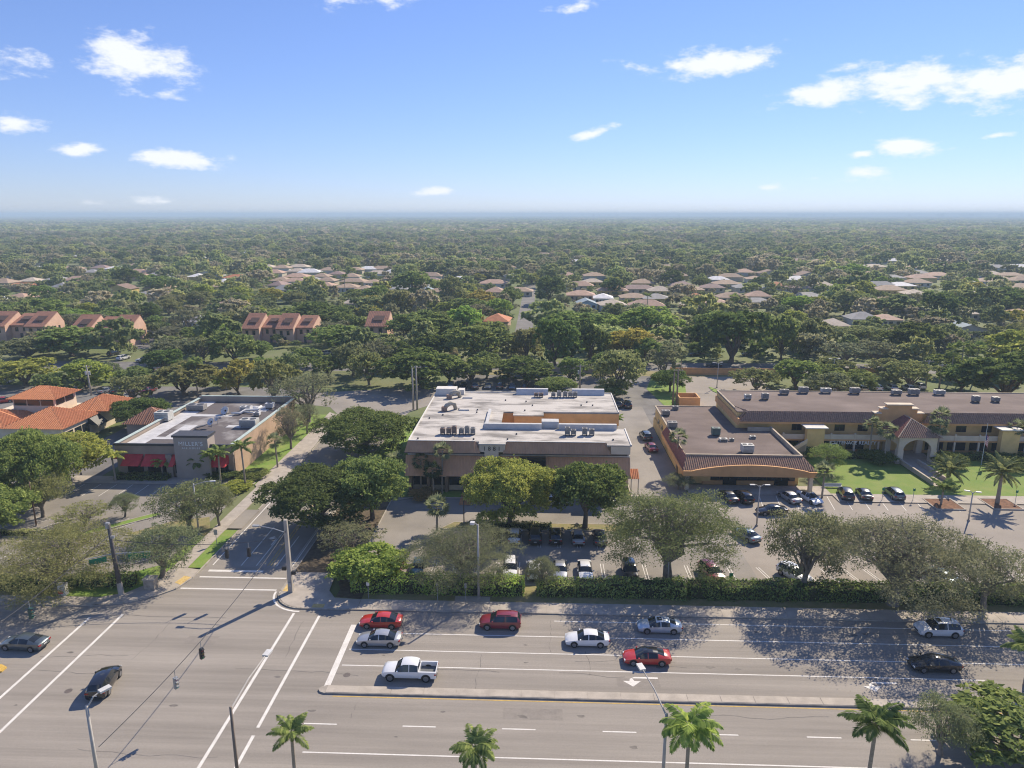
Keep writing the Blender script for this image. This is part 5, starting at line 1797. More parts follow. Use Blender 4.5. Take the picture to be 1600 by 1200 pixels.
W_ = 180
RG = 'cars on the main road'
pcar('sedan', 'red', 'bright red sedan waiting at the stop line in the shade', 593, 984, W_, RG)
pcar('sedan', 'silver', 'silver white sedan stopped beside the red sedan at the stop line', 590, 1013, W_, RG)
pcar('pickup', 'white', 'white crew cab pickup truck in the turn lane', 638, 1066, W_, RG)
pcar('suv', 'dark red', 'dark red SUV in the kerb lane behind the pavement slab', 781, 986, W_, RG, rack=True)
pcar('sedan', 'white', 'white sedan in the middle lane left of the red black-roofed car', 918, 1013, W_, RG)
pcar('coupe', 'pale blue', 'pale bluish white sedan with dark sunroof in tree shade', 1032, 992, W_, RG, sunroof=True)
pcar('coupe', 'red', 'red fastback car with glossy black roof near the lamp arm', 1012, 1042, W_, RG, roof='black')
pcar('suv', 'white', 'white SUV with sunroof under the oak shadows at right', 1471, 998, W_, RG, sunroof=True)
pcar('coupe', 'black', 'black sedan in the turn lane at the right', 1466, 1053, W_, RG)
pcar('coupe', 'slate', 'dark slate fastback leaving at the left picture edge', 30, 1019, 176, RG)
pcar('suv', 'black', 'black SUV crossing the junction seen from behind', 149, 1090, 101, RG, dy=1.6)
LG = 'cars parked in the office lot'
for i, (k, c, px, lab) in enumerate((('sedan', 'charcoal', 772, 'dark car parked mostly hidden under the open live oak'), ('sedan', 'white', 804, 'white hatchback leftmost in the upper row of the office lot'), ('suv', 'charcoal', 836, 'dark grey SUV right of the white hatchback in upper row'), ('suv', 'black', 868, 'black SUV in the middle of the upper row of the office lot'),
                                     ('sedan', 'silver', 903, 'silver sedan in the shade of the dark island tree'), ('sedan', 'grey', 937, 'grey sedan rightmost in the upper row of the office lot'))):
    a = G(px, 846)
    car(k, c, lab, (a.x, 93.4, 0), 90 + random.uniform(-1.5, 1.5), LG)
for i, (k, c, px, lab, h) in enumerate((('sedan', 'red', 616, 'red car half hidden behind the corner end of the hedge', 90), ('sedan', 'teal', 652, 'dark teal sedan at the hedge under the open live oak', 270), ('suv', 'white', 797, 'large white van-like SUV behind the hedge by the lamp pole', 270), ('suv', 'white', 835, 'white SUV behind the small young oak', 90), ('sedan', 'silver', 875, 'silver sedan behind the short hedge', 270),
                                        ('sedan', 'white', 914, 'white sedan with its hood to the hedge left of a black car', 270), ('suv', 'black', 983, 'black SUV in deep shade beside the largest live oak', 270), ('suv', 'dark red', 1109, 'dark maroon SUV at the hedge right of the largest oak', 282), ('suv', 'white', 1236, 'white SUV behind the hedge under the left grey live oak', 300), ('sedan', 'blue grey', 1462, 'bluish silver sedan under the massive live oak', 296))):
    a = G(px, 897)
    car(k, c, lab, (a.x, 83.4, 0), h + random.uniform(-1.5, 1.5), LG)
EG = 'cars parked before the orange building'
for k, c, px, py, lab, h, kw in (('sedan', 'charcoal', 1141, 786, 'small dark sedan leftmost before the orange building', 100, {}), ('suv', 'black', 1165, 787, 'black SUV with pale roof reflections before the dark shop front', 100, {}), ('sedan', 'silver', 1238, 787, 'silver sedan with dark flank left of the white coupe', 104, {}),
                                 ('coupe', 'white', 1270, 788, 'white coupe with dark glass roof at the lot corner', 288, {'roof': 'charcoal'}), ('sedan', 'black', 1210, 809, 'black sedan driving across the east lot', 186, {}), ('suv', 'charcoal', 1327, 782, 'dark SUV left of two others before the green lawn', 80, {}),
                                 ('sedan', 'charcoal', 1356, 782, 'dark sedan in the middle of three before the green lawn', 80, {}), ('suv', 'slate', 1403, 782, 'slate SUV rightmost before the green lawn', 88, {}), ('sedan', 'blue grey', 1170, 848, 'blue grey sedan beside the grey live oak in the east lot', 115, {})):
    a = G(px, py)
    car(k, c, lab, (a.x, a.y + 1.5, 0), h, EG, **kw)
for k, c, px, py, lab, h in (('suv', 'slate', 1010, 688, 'slate SUV parked along the orange building west wall', 95), ('sedan', 'dark red', 1019, 706, 'dark red sedan behind the slate SUV in the service drive', 95), ('suv', 'black', 981, 638, 'black SUV parked behind the white office at the drive', 90), ('suv', 'charcoal', 966, 637, 'charcoal SUV left of the black one behind the office', 90),
                             ('sedan', 'white', 866, 792, 'white car in front of the office behind the dark island tree', 0), ('sedan', 'charcoal', 940, 792, 'dark car in front of the office right of a white one', 0)):
    a = G(px, py)
    car(k, c, lab, (a.x, a.y + 1.2, 0), h, 'cars around the office')
FG = 'cars behind the restaurant'
for k, c, px, py, lab, h in (('sedan', 'silver', 167, 613, 'silver car leftmost of four in the lot behind the tiled restaurant', 75), ('sedan', 'charcoal', 185, 613, 'dark car second of four behind the tiled restaurant', 75), ('sedan', 'black', 213, 613, 'black car third of four behind the tiled restaurant', 80), ('sedan', 'dark red', 233, 613, 'dark red car rightmost of four behind the tiled restaurant', 80),
                             ('sedan', 'red', 6, 629, 'red car at the left edge beside the tiled restaurant', 30), ('suv', 'white', 8, 598, 'white car on the access road at the left edge', 0), ('pickup', 'white', 227, 566, 'white pickup before the peach town houses', 180), ('suv', 'white', 193, 562, 'white van beside the peach town houses', 80), ('suv', 'charcoal', 178, 555, 'dark SUV left of the white van at the town houses', 80),
                             ('sedan', 'silver', 512, 554, 'silver car in the lot beside the brown roofed town houses', 20), ('sedan', 'charcoal', 484, 565, 'dark car beside the silver one at the town houses', 30), ('suv', 'slate', 232, 581, 'dark grey car on the access road below the town houses', 180), ('sedan', 'black', 1088, 556, 'black car on the access road behind the rear lot', 180), ('suv', 'grey', 1170, 556, 'grey SUV on the access road under the dark spreading tree', 180),
                             ('suv', 'dark blue', 884, 558, 'dark car on the access road behind the white office', 0), ('sedan', 'charcoal', 1115, 574, 'dark blue sedan near the orange boundary wall', 170)):
    a = G(px, py)
    car(k, c, lab, (a.x, a.y, 0), h, FG)
for i in range(9):
    a = G(706 + i * 19, 604)
    car(random.choice(['sedan', 'suv']), random.choice(['charcoal', 'silver', 'white', 'black', 'blue grey', 'grey']), '%s car from left in the shaded row behind the white office' % ORD[i], (a.x, 184 + random.uniform(-.4, .4), 0), 90 + 180 * (i % 2), 'row of cars in the shaded rear lot')
for i in range(8):
    a = G(1262 + i * 24, 604)
    car(random.choice(['sedan', 'suv']), random.choice(['white', 'silver', 'pale blue', 'white', 'grey']), '%s car from left in the lot behind the long brown roof' % ORD[i], (a.x, 186 + random.uniform(-2, 2), 0), 90 + random.uniform(-6, 6), 'row of cars behind the long brown roof')
# ================================================================== street furniture
WOODP = mat('weathered_pole', (.20, .165, .135), .9, .2, 3, stretch=(1, 1, .3))
CONCP = mat('concrete_pole', (.37, .34, .30), .9, .12, 2, stretch=(1, 1, .3))
SIGG = mat('sign_green', (.02, .20, .10), .5, .05, 2)


def signal(label, loc, rot, m, h=1.05, group=None):
    t = thing('traffic_signal', label, 'traffic light', loc, rot, group)
    link('housing', MB().box(-.17, .17, -.13, .13, -h, 0).mesh('housing'), m, t)
    for k, c in enumerate(((.45, .03, .02), (.5, .32, .03), (.03, .35, .16))):
        z = -h * (k + .5) / 3
        o = link('lens', MB().disc((0, -.14, z), (0, 1, 0), .11, .02, 12).mesh('lens'), plain('lens_%d' % k, c, .25), t)
        link('visor', MB().add([(-.13, -.13, z + .02), (-.13, -.36, z + .05), (-.10, -.36, z + .14), (.10, -.36, z + .14), (.13, -.36, z + .05), (.13, -.13, z + .02), (.10, -.13, z + .15), (-.10, -.13, z + .15)],
                                  [(0, 1, 2, 7), (7, 2, 3, 6), (6, 3, 4, 5)]).mesh('visor'), m, o)
    link('hanger', MB().tube([(0, 0, 0), (0, 0, .75)], .03, 6).mesh('hanger'), METAL, t)
    return t


# concrete strain pole at the near right corner, wooden one at the left corner
cp = G(455, 926)
t = thing('strain_pole', 'tall square concrete pole on the corner pavement before the fig tree', 'pole', (cp.x, cp.y, 0))
link('shaft', MB().add([(sx * w, sy * w, z) for z, w in ((0, .27), (9.6, .19)) for sx, sy in ((-1, -1), (1, -1), (1, 1), (-1, 1))], [(0, 1, 5, 4), (1, 2, 6, 5), (2, 3, 7, 6), (3, 0, 4, 7), (4, 5, 6, 7)]).mesh('shaft'), CONCP, t)
link('lamp_arm', MB().tube([(0, 0, 7.9), (-1.5, .2, 8.3), (-3.6, .6, 8.5)], .05, 6).mesh('lamp_arm'), METAL, t)
link('lamp_head', MB().box(-4.3, -3.5, .45, .8, 8.4, 8.56).mesh('lamp_head'), METAL, t)
link('walk_signal', MB().box(.3, .75, -.2, .1, 2.5, 2.95).mesh('walk_signal'), TRIM, t)
link('walk_signal', MB().box(-.9, -.4, -.1, .2, 3.0, 3.45).mesh('walk_signal'), TRIM, t)
link('push_button_box', MB().box(-.18, .18, -.36, -.27, 1.0, 1.5).mesh('push_button_box'), METAL, t)
wp = G(190, 930)
t = thing('strain_pole', 'leaning dark pole with green street signs at the left corner', 'pole', (wp.x, wp.y, 0))
link('shaft', MB().tube([(0, 0, 0), (-.25, 0, 5), (-.4, 0, 9.3)], [.30, .24, .20], 10).mesh('shaft', smooth=True), mat('dark_pole', (.10, .09, .085), .8, .2, 2), t)
link('base_sleeve', MB().tube([(0, 0, 0), (-.08, 0, 1.7)], [.36, .32], 10).mesh('base_sleeve'), CONCP, t)
for s, (dx, dy), w in ((1, (3.9, .6), 1.0), (-1, (-2.4, -1.6), 1.0)):
    z = 5.3
    link('sign_arm', MB().tube([(-.28, 0, z + .2), (dx, dy, z + .25)], .05, 6).mesh('sign_arm'), METAL, t)
    a, b = (Vector((dx * .35, dy * .35, 0)), Vector((dx * .98, dy * .98, 0)))
    n = Vector((-(b - a).y, (b - a).x, 0)).normalized() * .03
    q = MB().add([(*(a - n).xy, z - .55), (*(b - n).xy, z - .55), (*(b - n).xy, z + .1), (*(a - n).xy, z + .1), (*(a + n).xy, z - .55), (*(b + n).xy, z - .55), (*(b + n).xy, z + .1), (*(a + n).xy, z + .1)],
                 [(0, 1, 2, 3), (7, 6, 5, 4), (0, 4, 5, 1), (1, 5, 6, 2), (2, 6, 7, 3), (3, 7, 4, 0)])
    link('street_sign', q.mesh('street_sign'), SIGG, t)
    link('bracket', MB().tube([tuple(a + Vector((0, 0, z + .1))), tuple(a + Vector((0, 0, z + .22)))], .02, 4).mesh('bracket'), METAL, t)
link('transformer_lamp', MB().box(-.7, -.3, -.2, .2, 8.8, 9.5).mesh('transformer_lamp'), METAL, t)
link('small_lamp', MB().box(-.2, .25, -.3, -.1, 7.6, 7.9).mesh('small_lamp'), METAL, t)


def cable(label, a, b, sag, r=.035, n=16):
    a, b = Vector(a), Vector(b)
    pts = [a.lerp(b, i / n) - Vector((0, 0, sag * 4 * (i / n) * (1 - i / n))) for i in range(n + 1)]
    o = MB().tube(pts, r, 5).build('span_wire', DKMETAL)
    tag(o, label, 'cable', 'overhead cables')
    return pts


A, B = (wp.x - .3, wp.y, 7.3), (cp.x, cp.y, 7.3)
top = cable('signal wire across the side street between the two corner poles', A, B, .75)
C_ = (-31.0, 42.0, 8.2)
diag = cable('signal wire from the concrete pole across the main road junction', (cp.x, cp.y, 8.2), C_, 1.1, n=32)
w3 = cable('signal wire from the dark corner pole leaving at the lower left', (wp.x, wp.y, 8.3), (-51.5, 42, 8.4), 1.1, n=32)
for lab, t_ in (('left black traffic signal hanging over the side street', .647), ('right black traffic signal hanging over the side street', .775)):
    i = t_ * 16
    p = top[int(i)].lerp(top[int(i) + 1], i - int(i))
    signal(lab, (p.x, p.y, p.z - .75), math.pi * .98, TRIM, 1.15, 'signals over the side street')
for lab, yy, m in (('black traffic signal hanging over the middle of the junction', 56.2, TRIM), ('grey traffic signal hanging lower left over the junction', 52.5, METAL)):
    best = min(diag, key=lambda p: abs(p.y - yy))
    signal(lab, (best.x, best.y, best.z - .7), R(60), m, 1.05, 'signals over the junction')
p = min(w3, key=lambda p: abs(p.y - 62.4))
signal('dark green traffic signal hanging at the left over the road', (p.x, p.y, p.z - .7), R(100), plain('signal_green', (.02, .06, .05), .5), 1.2)


# lamp posts
def lamp_post(label, loc, h, arms, m, r=.09, head=(.75, .3, .12), name='lamp_post'):
    """arms: list of (dx, dy) horizontal reach of each lamp head"""
    t = thing(name, label, 'street lamp', loc)
    link('pole', MB().tube([(0, 0, 0), (0, 0, h)], [r * 1.3, r * .75], 8).mesh('pole', smooth=True), m, t)
    link('base', MB().disc((0, 0, .12), (0, 0, 1), r * 2.2, .24, 10).mesh('base'), CONCP, t)
    for dx, dy in arms:
        d = Vector((dx, dy, 0))
        link('arm', MB().tube([(0, 0, h - .25), tuple(d * .5 + Vector((0, 0, h + .1))), tuple(d + Vector((0, 0, h + .15)))], r * .5, 6).mesh('arm'), m, t)
        u = d.normalized()
        link('lamp_head', MB().bar(tuple(d * .8 + Vector((0, 0, h + .12))), tuple(d * .8 + u * head[0] + Vector((0, 0, h + .12))), head[1], head[2]).mesh('lamp_head'), mat('lamp_head_pale', (.55, .55, .54), .5), t)
    return t


PALEP = mat('pale_pole', (.42, .40, .37), .7, .1, 2)
b = G(748, 935)
lamp_post('tall pale lamp pole rising through the oak beside the parked cars', (b.x, b.y, 0), 9.6, [(-.5, .1)], PALEP, .13, (.5, .5, .3))
b = G(311, 836)
lamp_post('tall white lamp pole with long arm before the restaurant', (b.x, b.y, 0), 7.9, [(2.6, .8)], PALEP, .11)
b = G(1182, 822)
lamp_post('twin headed lamp pole in the lot before the orange building', (b.x, b.y, 0), 6.4, [(-.9, 0), (.9, 0)], PALEP, .10)
b = G(1513, 814)
lamp_post('lamp pole with white twin heads left of the large date palm', (b.x, b.y, 0), 4.6, [(-.4, .2), (.45, -.1)], PALEP, .10)
b = G(1120, 606)
lamp_post('lamp pole on the island of the pale rear lot', (b.x, b.y, 0), 6.8, [(-1.0, 0), (.6, .2)], PALEP, .10)
b = G(1300, 598)
lamp_post('twin lamp pole by the orange wall behind the long brown roof', (b.x, b.y, 0), 6.6, [(-1.0, 0), (1.0, 0)], PALEP, .10)
b = G(725, 818)
lamp_post('thin dark pole on the lot island before the office entrance', (b.x, b.y, 0), 5.2, [], DKMETAL, .07)
b = G(57, 822)
lamp_post('thin rusty lamp pole on the grass strip at the left', (b.x, b.y, 0), 7.0, [], mat('rusty_pole', (.16, .10, .07), .8), .09)
b = G(1043, 915)
lamp_post('slim sign post beside the trunk of the largest live oak', (b.x, b.y, 0), 3.2, [], PALEP, .05, name='sign_post')
# road lamps whose poles stand on the near side
for lab, px, py, Y, reach, m in (('road lamp with pale flat head over the red black-roofed car', 1004, 1046, 47.0, 9.0, PALEP), ('road lamp with arm reaching across the crosswalk', 415, 1024, 46.5, 9.0, WOODP), ('road lamp whose head covers the back of the black SUV', 157, 1080, 46.2, 5.5, PALEP)):
    # head height 9.2 m: find the head position, pole stands back on the near verge
    hd = G(px, py, 9.2)
    t = thing('road_lamp', lab, 'street lamp', (hd.x + (1.2 if px > 900 else -.6), max(Y - .5, 44), 0))
    o = t.location
    e = Vector((hd.x - o.x, hd.y - o.y, 9.2))
    link('pole', MB().tube([(0, 0, 0), (0, 0, 8.6)], [.16, .11], 8).mesh('pole', smooth=True), m, t)
    link('arm', MB().tube([(0, 0, 8.4), tuple(e * .5 + Vector((0, 0, 4.45))), tuple(e)], [.07, .06, .05], 6).mesh('arm'), PALEP, t)
    u = Vector((e.x, e.y, 0)).normalized()
    link('lamp_head', MB().bar(tuple(e - u * .1), tuple(e + u * .75), .5, .16).mesh('lamp_head'), MATS['lamp_head_pale'], t)
b = G(1594, 1085)
lamp_post('thin dark pole at the right edge beside the cut off palm', (b.x + .4, b.y, 0), 6.5, [], DKMETAL, .08)
# ornamental lamps by the tiled restaurant
for lab, px, py in (('black ornamental lamp with white globe left of the coconut palm', 127, 742), ('black ornamental lamp by the restaurant side awnings', 150, 728)):
    b = G(px, py)
    t = thing('globe_lamp', lab, 'street lamp', (b.x, b.y, 0))
    link('pole', MB().tube([(0, 0, 0), (0, 0, .4), (0, 0, .41), (0, 0, 3.0)], [.16, .12, .06, .05], 8).mesh('pole'), TRIM, t)
    gl = MB().tube([(0, 0, 3.0), (0, 0, 3.1), (0, 0, 3.25), (0, 0, 3.4), (0, 0, 3.5)], [.08, .2, .24, .18, .05], 10)
    link('globe', gl.mesh('globe', smooth=True), plain('white_globe', (.75, .74, .7), .3), t)


# utility poles at the back
def utility(label, px, py, h, arms=1, m=CONCP, transformers=0, lean=0):
    b = G(px, py)
    t = thing('utility_pole', label, 'pole', (b.x, b.y, 0))
    link('shaft', MB().tube([(0, 0, 0), (lean, 0, h)], [.24, .15], 8).mesh('shaft', smooth=True), m, t)
    for k in range(arms):
        z = h - .5 - k * 1.2
        c = link('crossarm', MB().box(-1.1, 1.1, -.08, .08, z, z + .14).mesh('crossarm'), WOODP, t)
        for x in (-1, -.35, .35, 1):
            link('insulator', MB().tube([(x, 0, z + .14), (x, 0, z + .4)], .05, 6).mesh('insulator'), WHITEM, c)
    for k in range(transformers):
        x = (-.45, .45, 0)[k]
        link('transformer', MB().tube([(x, -.3, h - 2.4), (x, -.3, h - 1.5)], .25, 10).mesh('transformer'), ACW, t)
    return Vector((b.x, b.y, h))


U = [utility('left utility pole with transformers behind the tiled restaurant', 143, 618, 7.9, 1, CONCP, 2, -.3), utility('left of the twin concrete poles beside the white office', 646, 640, 10.0, 0),
     utility('right of the twin concrete poles beside the white office', 652, 640, 10.6, 1), utility('utility pole behind the right wing of the white office', 906, 607, 6.4, 1, CONCP, 1), utility('left of the twin poles behind the orange building', 1051, 633, 8.2, 0, WOODP),
     utility('right of the twin poles behind the orange building', 1057, 633, 9.0, 1, WOODP), utility('left utility pole with white transformers behind long brown roof', 1446, 606, 7.6, 1, CONCP, 2), utility('right utility pole with white transformers behind long brown roof', 1467, 608, 6.8, 1, CONCP, 3)]
for i, (a, b) in enumerate(((0, 2), (2, 3), (3, 5), (5, 6))):
    for k, dz in enumerate((0, -1.0)):
        cable(['upper', 'lower'][k] + ' power line ' + ['from the tiled restaurant to the twin office poles', 'from the twin poles across behind the white office', 'from behind the office to the orange building poles', 'from the orange building poles over the long brown roof'][i], U[a] + Vector((0, 0, dz - .2)), U[b] + Vector((0, 0, dz - .2)), .6, .018)


# signs
def post_sign(label, px, py, h, w, hh, m, cat='sign'):
    b = G(px, py)
    t = thing('road_sign', label, cat, (b.x, b.y, 0))
    link('post', MB().tube([(0, 0, 0), (0, 0, h)], .04, 6).mesh('post'), METAL, t)
    link('panel', MB().box(-w / 2, w / 2, -.06, -.042, h - hh, h).mesh('panel'), m, t)


post_sign('small white sign post on the verge at the hedge corner', 576, 936, 2.3, .35, .5, WTRIM)
post_sign('pale sign post beside the tall lamp pole at the hedge', 684, 940, 2.5, .25, .5, WTRIM)
post_sign('thin sign post left of the hedge middle by the pavement', 728, 942, 2.6, .3, .6, METAL)
post_sign('green sign post at the hedge near the maroon SUV', 1141, 918, 2.0, .5, .9, SIGG)
post_sign('grey sign post on the pavement strip of the side street', 339, 852, 2.4, .5, .8, METAL)
for i, (px, py) in enumerate(((1378, 782), (1426, 783), (1586, 786))):
    post_sign(['left', 'middle', 'right'][i] + ' small green parking sign at the lawn edge', px, py, 2.2, .4, .45, SIGG)
# junction box wrapped in a picture and a plain cabinet
b = G(100, 930)
t = thing('utility_cabinet', 'white utility cabinet with red band at the hedge by the left corner', 'cabinet', (b.x, b.y, 0))
link('body', MB().box(-.45, .45, -.3, .3, 0, 1.5).mesh('body'), WTRIM, t)
link('red_band', MB().box(-.46, .1, -.315, -.301, .3, .8).mesh('red_band'), RED, t)
link('lid', MB().box(-.5, .5, -.35, .35, 1.5, 1.58).mesh('lid'), METAL, t)
b = G(237, 921)
t = thing('stone_pillar', 'square stone pillar at the end of the corner hedge', 'pillar', (b.x, b.y, 0))
link('block', MB().box(-.65, .65, -.5, .5, 0, 1.5).mesh('block'), mat('pillar_stone', (.36, .31, .25), .9, .2, 2), t)
link('cap', MB().box(-.75, .75, -.6, .6, 1.5, 1.65).mesh('cap'), CONC, t)
b = G(3, 1047)
t = thing('median_nose', 'yellow painted median nose at the left picture edge', 'median', (b.x, b.y, 0))
link('nose', MB().prism([(-3.0, -.8), (-.5, -.9), (.3, -.4), (.3, .3), (-.5, .7), (-3.0, .7)], 0, .18).mesh('nose'), PAINTY, t)
link('strip', MB().box(-30, -3.0, -.8, .7, 0, .178).mesh('strip'), CONC, t)
sb = struct('bus_pad', MB().box(-9.8, -5.6, 76.26, 77.3, .0, .155), CONC)
# flag
b = G(1533, 727)
t = thing('flagpole', 'silver flagpole with the stars and stripes before the yellow building', 'flagpole', (b.x, b.y, 0))
link('pole', MB().tube([(0, 0, 0), (0, 0, 8.0)], [.07, .04], 8).mesh('pole'), WHITEM, t)
fl = bpy.data.objects.new('flag', None)
FW = plain('flag_white', (.75, .74, .72), .8)
FR = plain('flag_red', (.50, .03, .05), .8)
FB = plain('flag_blue', (.03, .04, .20), .8)
me = bpy.data.meshes.new('flag')
V, F, MI = [], [], []
NX, NZ = 10, 13
for i in range(NX + 1):
    for j in range(NZ + 1):
        u, v = i / NX, j / NZ
        V.append((.08 + .55 * u + .12 * v * u, .22 * math.sin(u * 7 + v) * (.3 + u), 6.2 - 2.0 * v - 1.9 * u * (.55 + .1 * v)))
for i in range(NX):
    for j in range(NZ):
        a = i * (NZ + 1) + j
        F.append((a, a + NZ + 1, a + NZ + 2, a + 1))
        MI.append(2 if (i < 4 and j < 7) else (1 if j % 2 == 0 else 0))
me.from_pydata(V, [], F)
for m in (FW, FR, FB):
    me.materials.append(m)
me.polygons.foreach_set('material_index', MI)
bpy.data.objects.remove(fl)
f = link('flag', me, None, None)
f.location = (b.x, b.y, 0)
tag(f, 'limp american flag hanging from the silver flagpole', 'flag')
b = G(1300, 763)
t = thing('bench', 'white bench at the lawn edge beside the lot corner palm', 'bench', (b.x, b.y, 0))
link('seat', MB().box(-1.6, 1.6, -.25, .25, .40, .47).mesh('seat'), WTRIM, t)
link('backrest', MB().box(-1.6, 1.6, .2, .27, .5, .85).mesh('backrest'), WTRIM, t)
for x in (-1.4, 1.4):
    link('leg', MB().box(x - .06, x + .06, -.22, .22, 0, .4).mesh('leg'), WTRIM, t)
# ================================================================== houses beyond
ROOFC = {k: tuple(min(.75, c * 1.12) for c in v) for k, v in {'tan': (.34, .25, .18), 'pinkish tan': (.40, .27, .20), 'brown': (.20, .14, .11), 'grey': (.27, .265, .26), 'white': (.62, .61, .60), 'terracotta': (.42, .17, .085), 'beige': (.45, .38, .30), 'red': (.40, .085, .06), 'blue grey': (.25, .31, .35), 'mauve brown': (.26, .185, .165)}.items()}
WALLC = {'white': (.55, .54, .51), 'cream': (.52, .46, .36), 'yellow': (.58, .46, .18), 'pale blue': (.36, .45, .50), 'peach': (.52, .36, .26)}
HOUSES = []


def house_parts(t, w, d, hw, hr, rc, wc, detail, gable=False):
    rm, wm = mat('roof_' + rc.replace(' ', '_'), ROOFC[rc], .85, .15, .6, fine=.12), mat('house_wall_' + wc.replace(' ', '_'), WALLC[wc], .9, .08, .5)
    link('wall', MB().box(-w / 2, w / 2, -d / 2, d / 2, 0, hw).mesh('wall'), wm, t)
    m = MB()
    if gable:
        for s in (-1, 1):
            m.add([(s * (w / 2 + .5), -d / 2 - .5, hw - .1), (s * (w / 2 + .5), d / 2 + .5, hw - .1), (0, d / 2 + .5, hw + hr), (0, -d / 2 - .5, hw + hr)], [(0, 1, 2, 3) if s > 0 else (3, 2, 1, 0)])
        link('gable_wall', MB().slab_xz([(-w / 2, hw), (w / 2, hw), (0, hw + hr - .15)], -d / 2, d / 2).mesh('gable_wall'), wm, t)
    else:
        for f in hip(-w / 2, w / 2, -d / 2, d / 2, hw, hw + hr, .6):
            m.add(f, [tuple(range(len(f)))])
    link('roof', m.mesh('roof'), rm, t)
    if detail:
        for x in (-.33, .05, .33):
            link('window', MB().box(x * w - .7, x * w + .7, -d / 2 - .05, -d / 2 - .005, 1.0, 2.2).mesh('window'), GLASS, t)
        link('door', MB().box(-.16 * w - .5, -.16 * w + .5, -d / 2 - .05, -d / 2 - .005, 0, 2.1).mesh('door'), DKMETAL, t)


HL = [(100, 406, 32, 'tan', 'cream'), (172, 400, 26, 'pinkish tan', 'cream'), (10, 434, 26, 'grey', 'white'), (37, 454, 48, 'terracotta', 'cream'), (102, 455, 24, 'grey', 'white'), (192, 458, 40, 'brown', 'yellow'), (218, 438, 40, 'pinkish tan', 'peach'), (122, 444, 34, 'pinkish tan', 'cream'),
      (352, 482, 28, 'tan', 'cream'), (314, 511, 30, 'grey', 'pale blue'), (8, 402, 24, 'pinkish tan', 'cream'), (274, 405, 28, 'grey', 'white'), (390, 400, 34, 'white', 'white'), (352, 448, 26, 'white', 'white'), (10, 478, 24, 'white', 'pale blue'), (160, 424, 26, 'mauve brown', 'cream'),
      (430, 432, 30, 'pinkish tan', 'cream'), (437, 452, 24, 'mauve brown', 'cream'), (485, 455, 32, 'mauve brown', 'cream'), (512, 445, 30, 'tan', 'cream'), (550, 438, 26, 'tan', 'white'), (572, 458, 28, 'tan', 'cream'), (590, 433, 34, 'beige', 'white'), (556, 427, 26, 'tan', 'cream'), (612, 442, 26, 'pinkish tan', 'white'), (528, 434, 24, 'mauve brown', 'cream'),
      (555, 481, 28, 'beige', 'cream'), (772, 449, 42, 'pinkish tan', 'white'), (775, 463, 30, 'pinkish tan', 'peach'), (549, 383, 14, 'red', 'peach'), (510, 384, 22, 'grey', 'white'), (778, 510, 36, 'terracotta', 'peach'), (668, 462, 22, 'blue grey', 'white'),
      (888, 436, 16, 'pinkish tan', 'peach'), (905, 453, 42, 'pinkish tan', 'cream'), (907, 468, 42, 'pinkish tan', 'peach'), (916, 482, 28, 'blue grey', 'pale blue'), (942, 473, 28, 'white', 'white'), (996, 458, 52, 'mauve brown', 'cream'), (1065, 453, 36, 'mauve brown', 'cream'), (1120, 443, 34, 'white', 'white'), (1112, 456, 34, 'mauve brown', 'cream'),
      (1142, 472, 42, 'tan', 'cream'), (1086, 473, 16, 'terracotta', 'cream'), (1080, 485, 24, 'beige', 'cream'), (1184, 470, 34, 'pinkish tan', 'cream'), (1242, 414, 42, 'pinkish tan', 'white'), (1245, 443, 34, 'white', 'white'), (1212, 453, 26, 'terracotta', 'cream'), (1285, 453, 30, 'beige', 'white'), (1372, 453, 46, 'grey', 'white'), (1372, 481, 32, 'tan', 'cream'),
      (1345, 507, 42, 'grey', 'white'), (1382, 508, 38, 'pinkish tan', 'cream'), (1502, 524, 56, 'blue grey', 'cream'), (1590, 499, 34, 'pinkish tan', 'cream'), (1392, 440, 34, 'grey', 'cream'), (1498, 498, 36, 'beige', 'cream'), (1574, 413, 26, 'pinkish tan', 'cream'), (1588, 422, 36, 'white', 'pale blue'), (1540, 434, 40, 'beige', 'white'), (1300, 518, 36, 'beige', 'cream')]
g7 = np.random.default_rng(77)
nh = 0
while nh < 130:
    px, py = g7.uniform(-60, 1660), 350 + 92 * g7.uniform()
    if py > 375 and 560 < px < 1200 and g7.uniform() < .8:
        continue
    if any(abs(px - h[0]) < 24 and abs(py - h[1]) < 7 for h in HL):
        continue
    HL.append((px, py, max(5, (py - 335) * .36), list(ROOFC)[int(g7.integers(0, 7))], list(WALLC)[int(g7.integers(0, 3))]))
    nh += 1


# clusters of bungalows that show between the trees
for xa, xb, ya, yb, n in ((420, 625, 424, 460, 16), (880, 1195, 430, 486, 20), (0, 390, 396, 474, 22), (1200, 1600, 406, 474, 20), (640, 860, 438, 470, 5)):
    k = tries = 0
    while k < n and tries < 3000:
        tries += 1
        px, py = g7.uniform(xa, xb), g7.uniform(ya, yb)
        if any(abs(px - h[0]) < 19 and abs(py - h[1]) < 6 for h in HL) or 812 < px < 848:
            continue
        HL.append((px, py, (py - 335) * g7.uniform(.24, .36), ['tan', 'pinkish tan', 'beige', 'mauve brown', 'tan', 'white', 'grey'][int(g7.integers(0, 7))], list(WALLC)[int(g7.integers(0, 3))]))
        k += 1


def side_word(px):
    return 'far left' if px < 270 else 'left' if px < 530 else 'left middle' if px < 800 else 'right middle' if px < 1070 else 'right' if px < 1330 else 'far right'


def depth_word(Y):
    return ('behind the town houses' if Y < 330 else 'in the near belt' if Y < 480 else 'in the middle belt' if Y < 700 else 'in the far belt' if Y < 1400 else 'below the horizon')


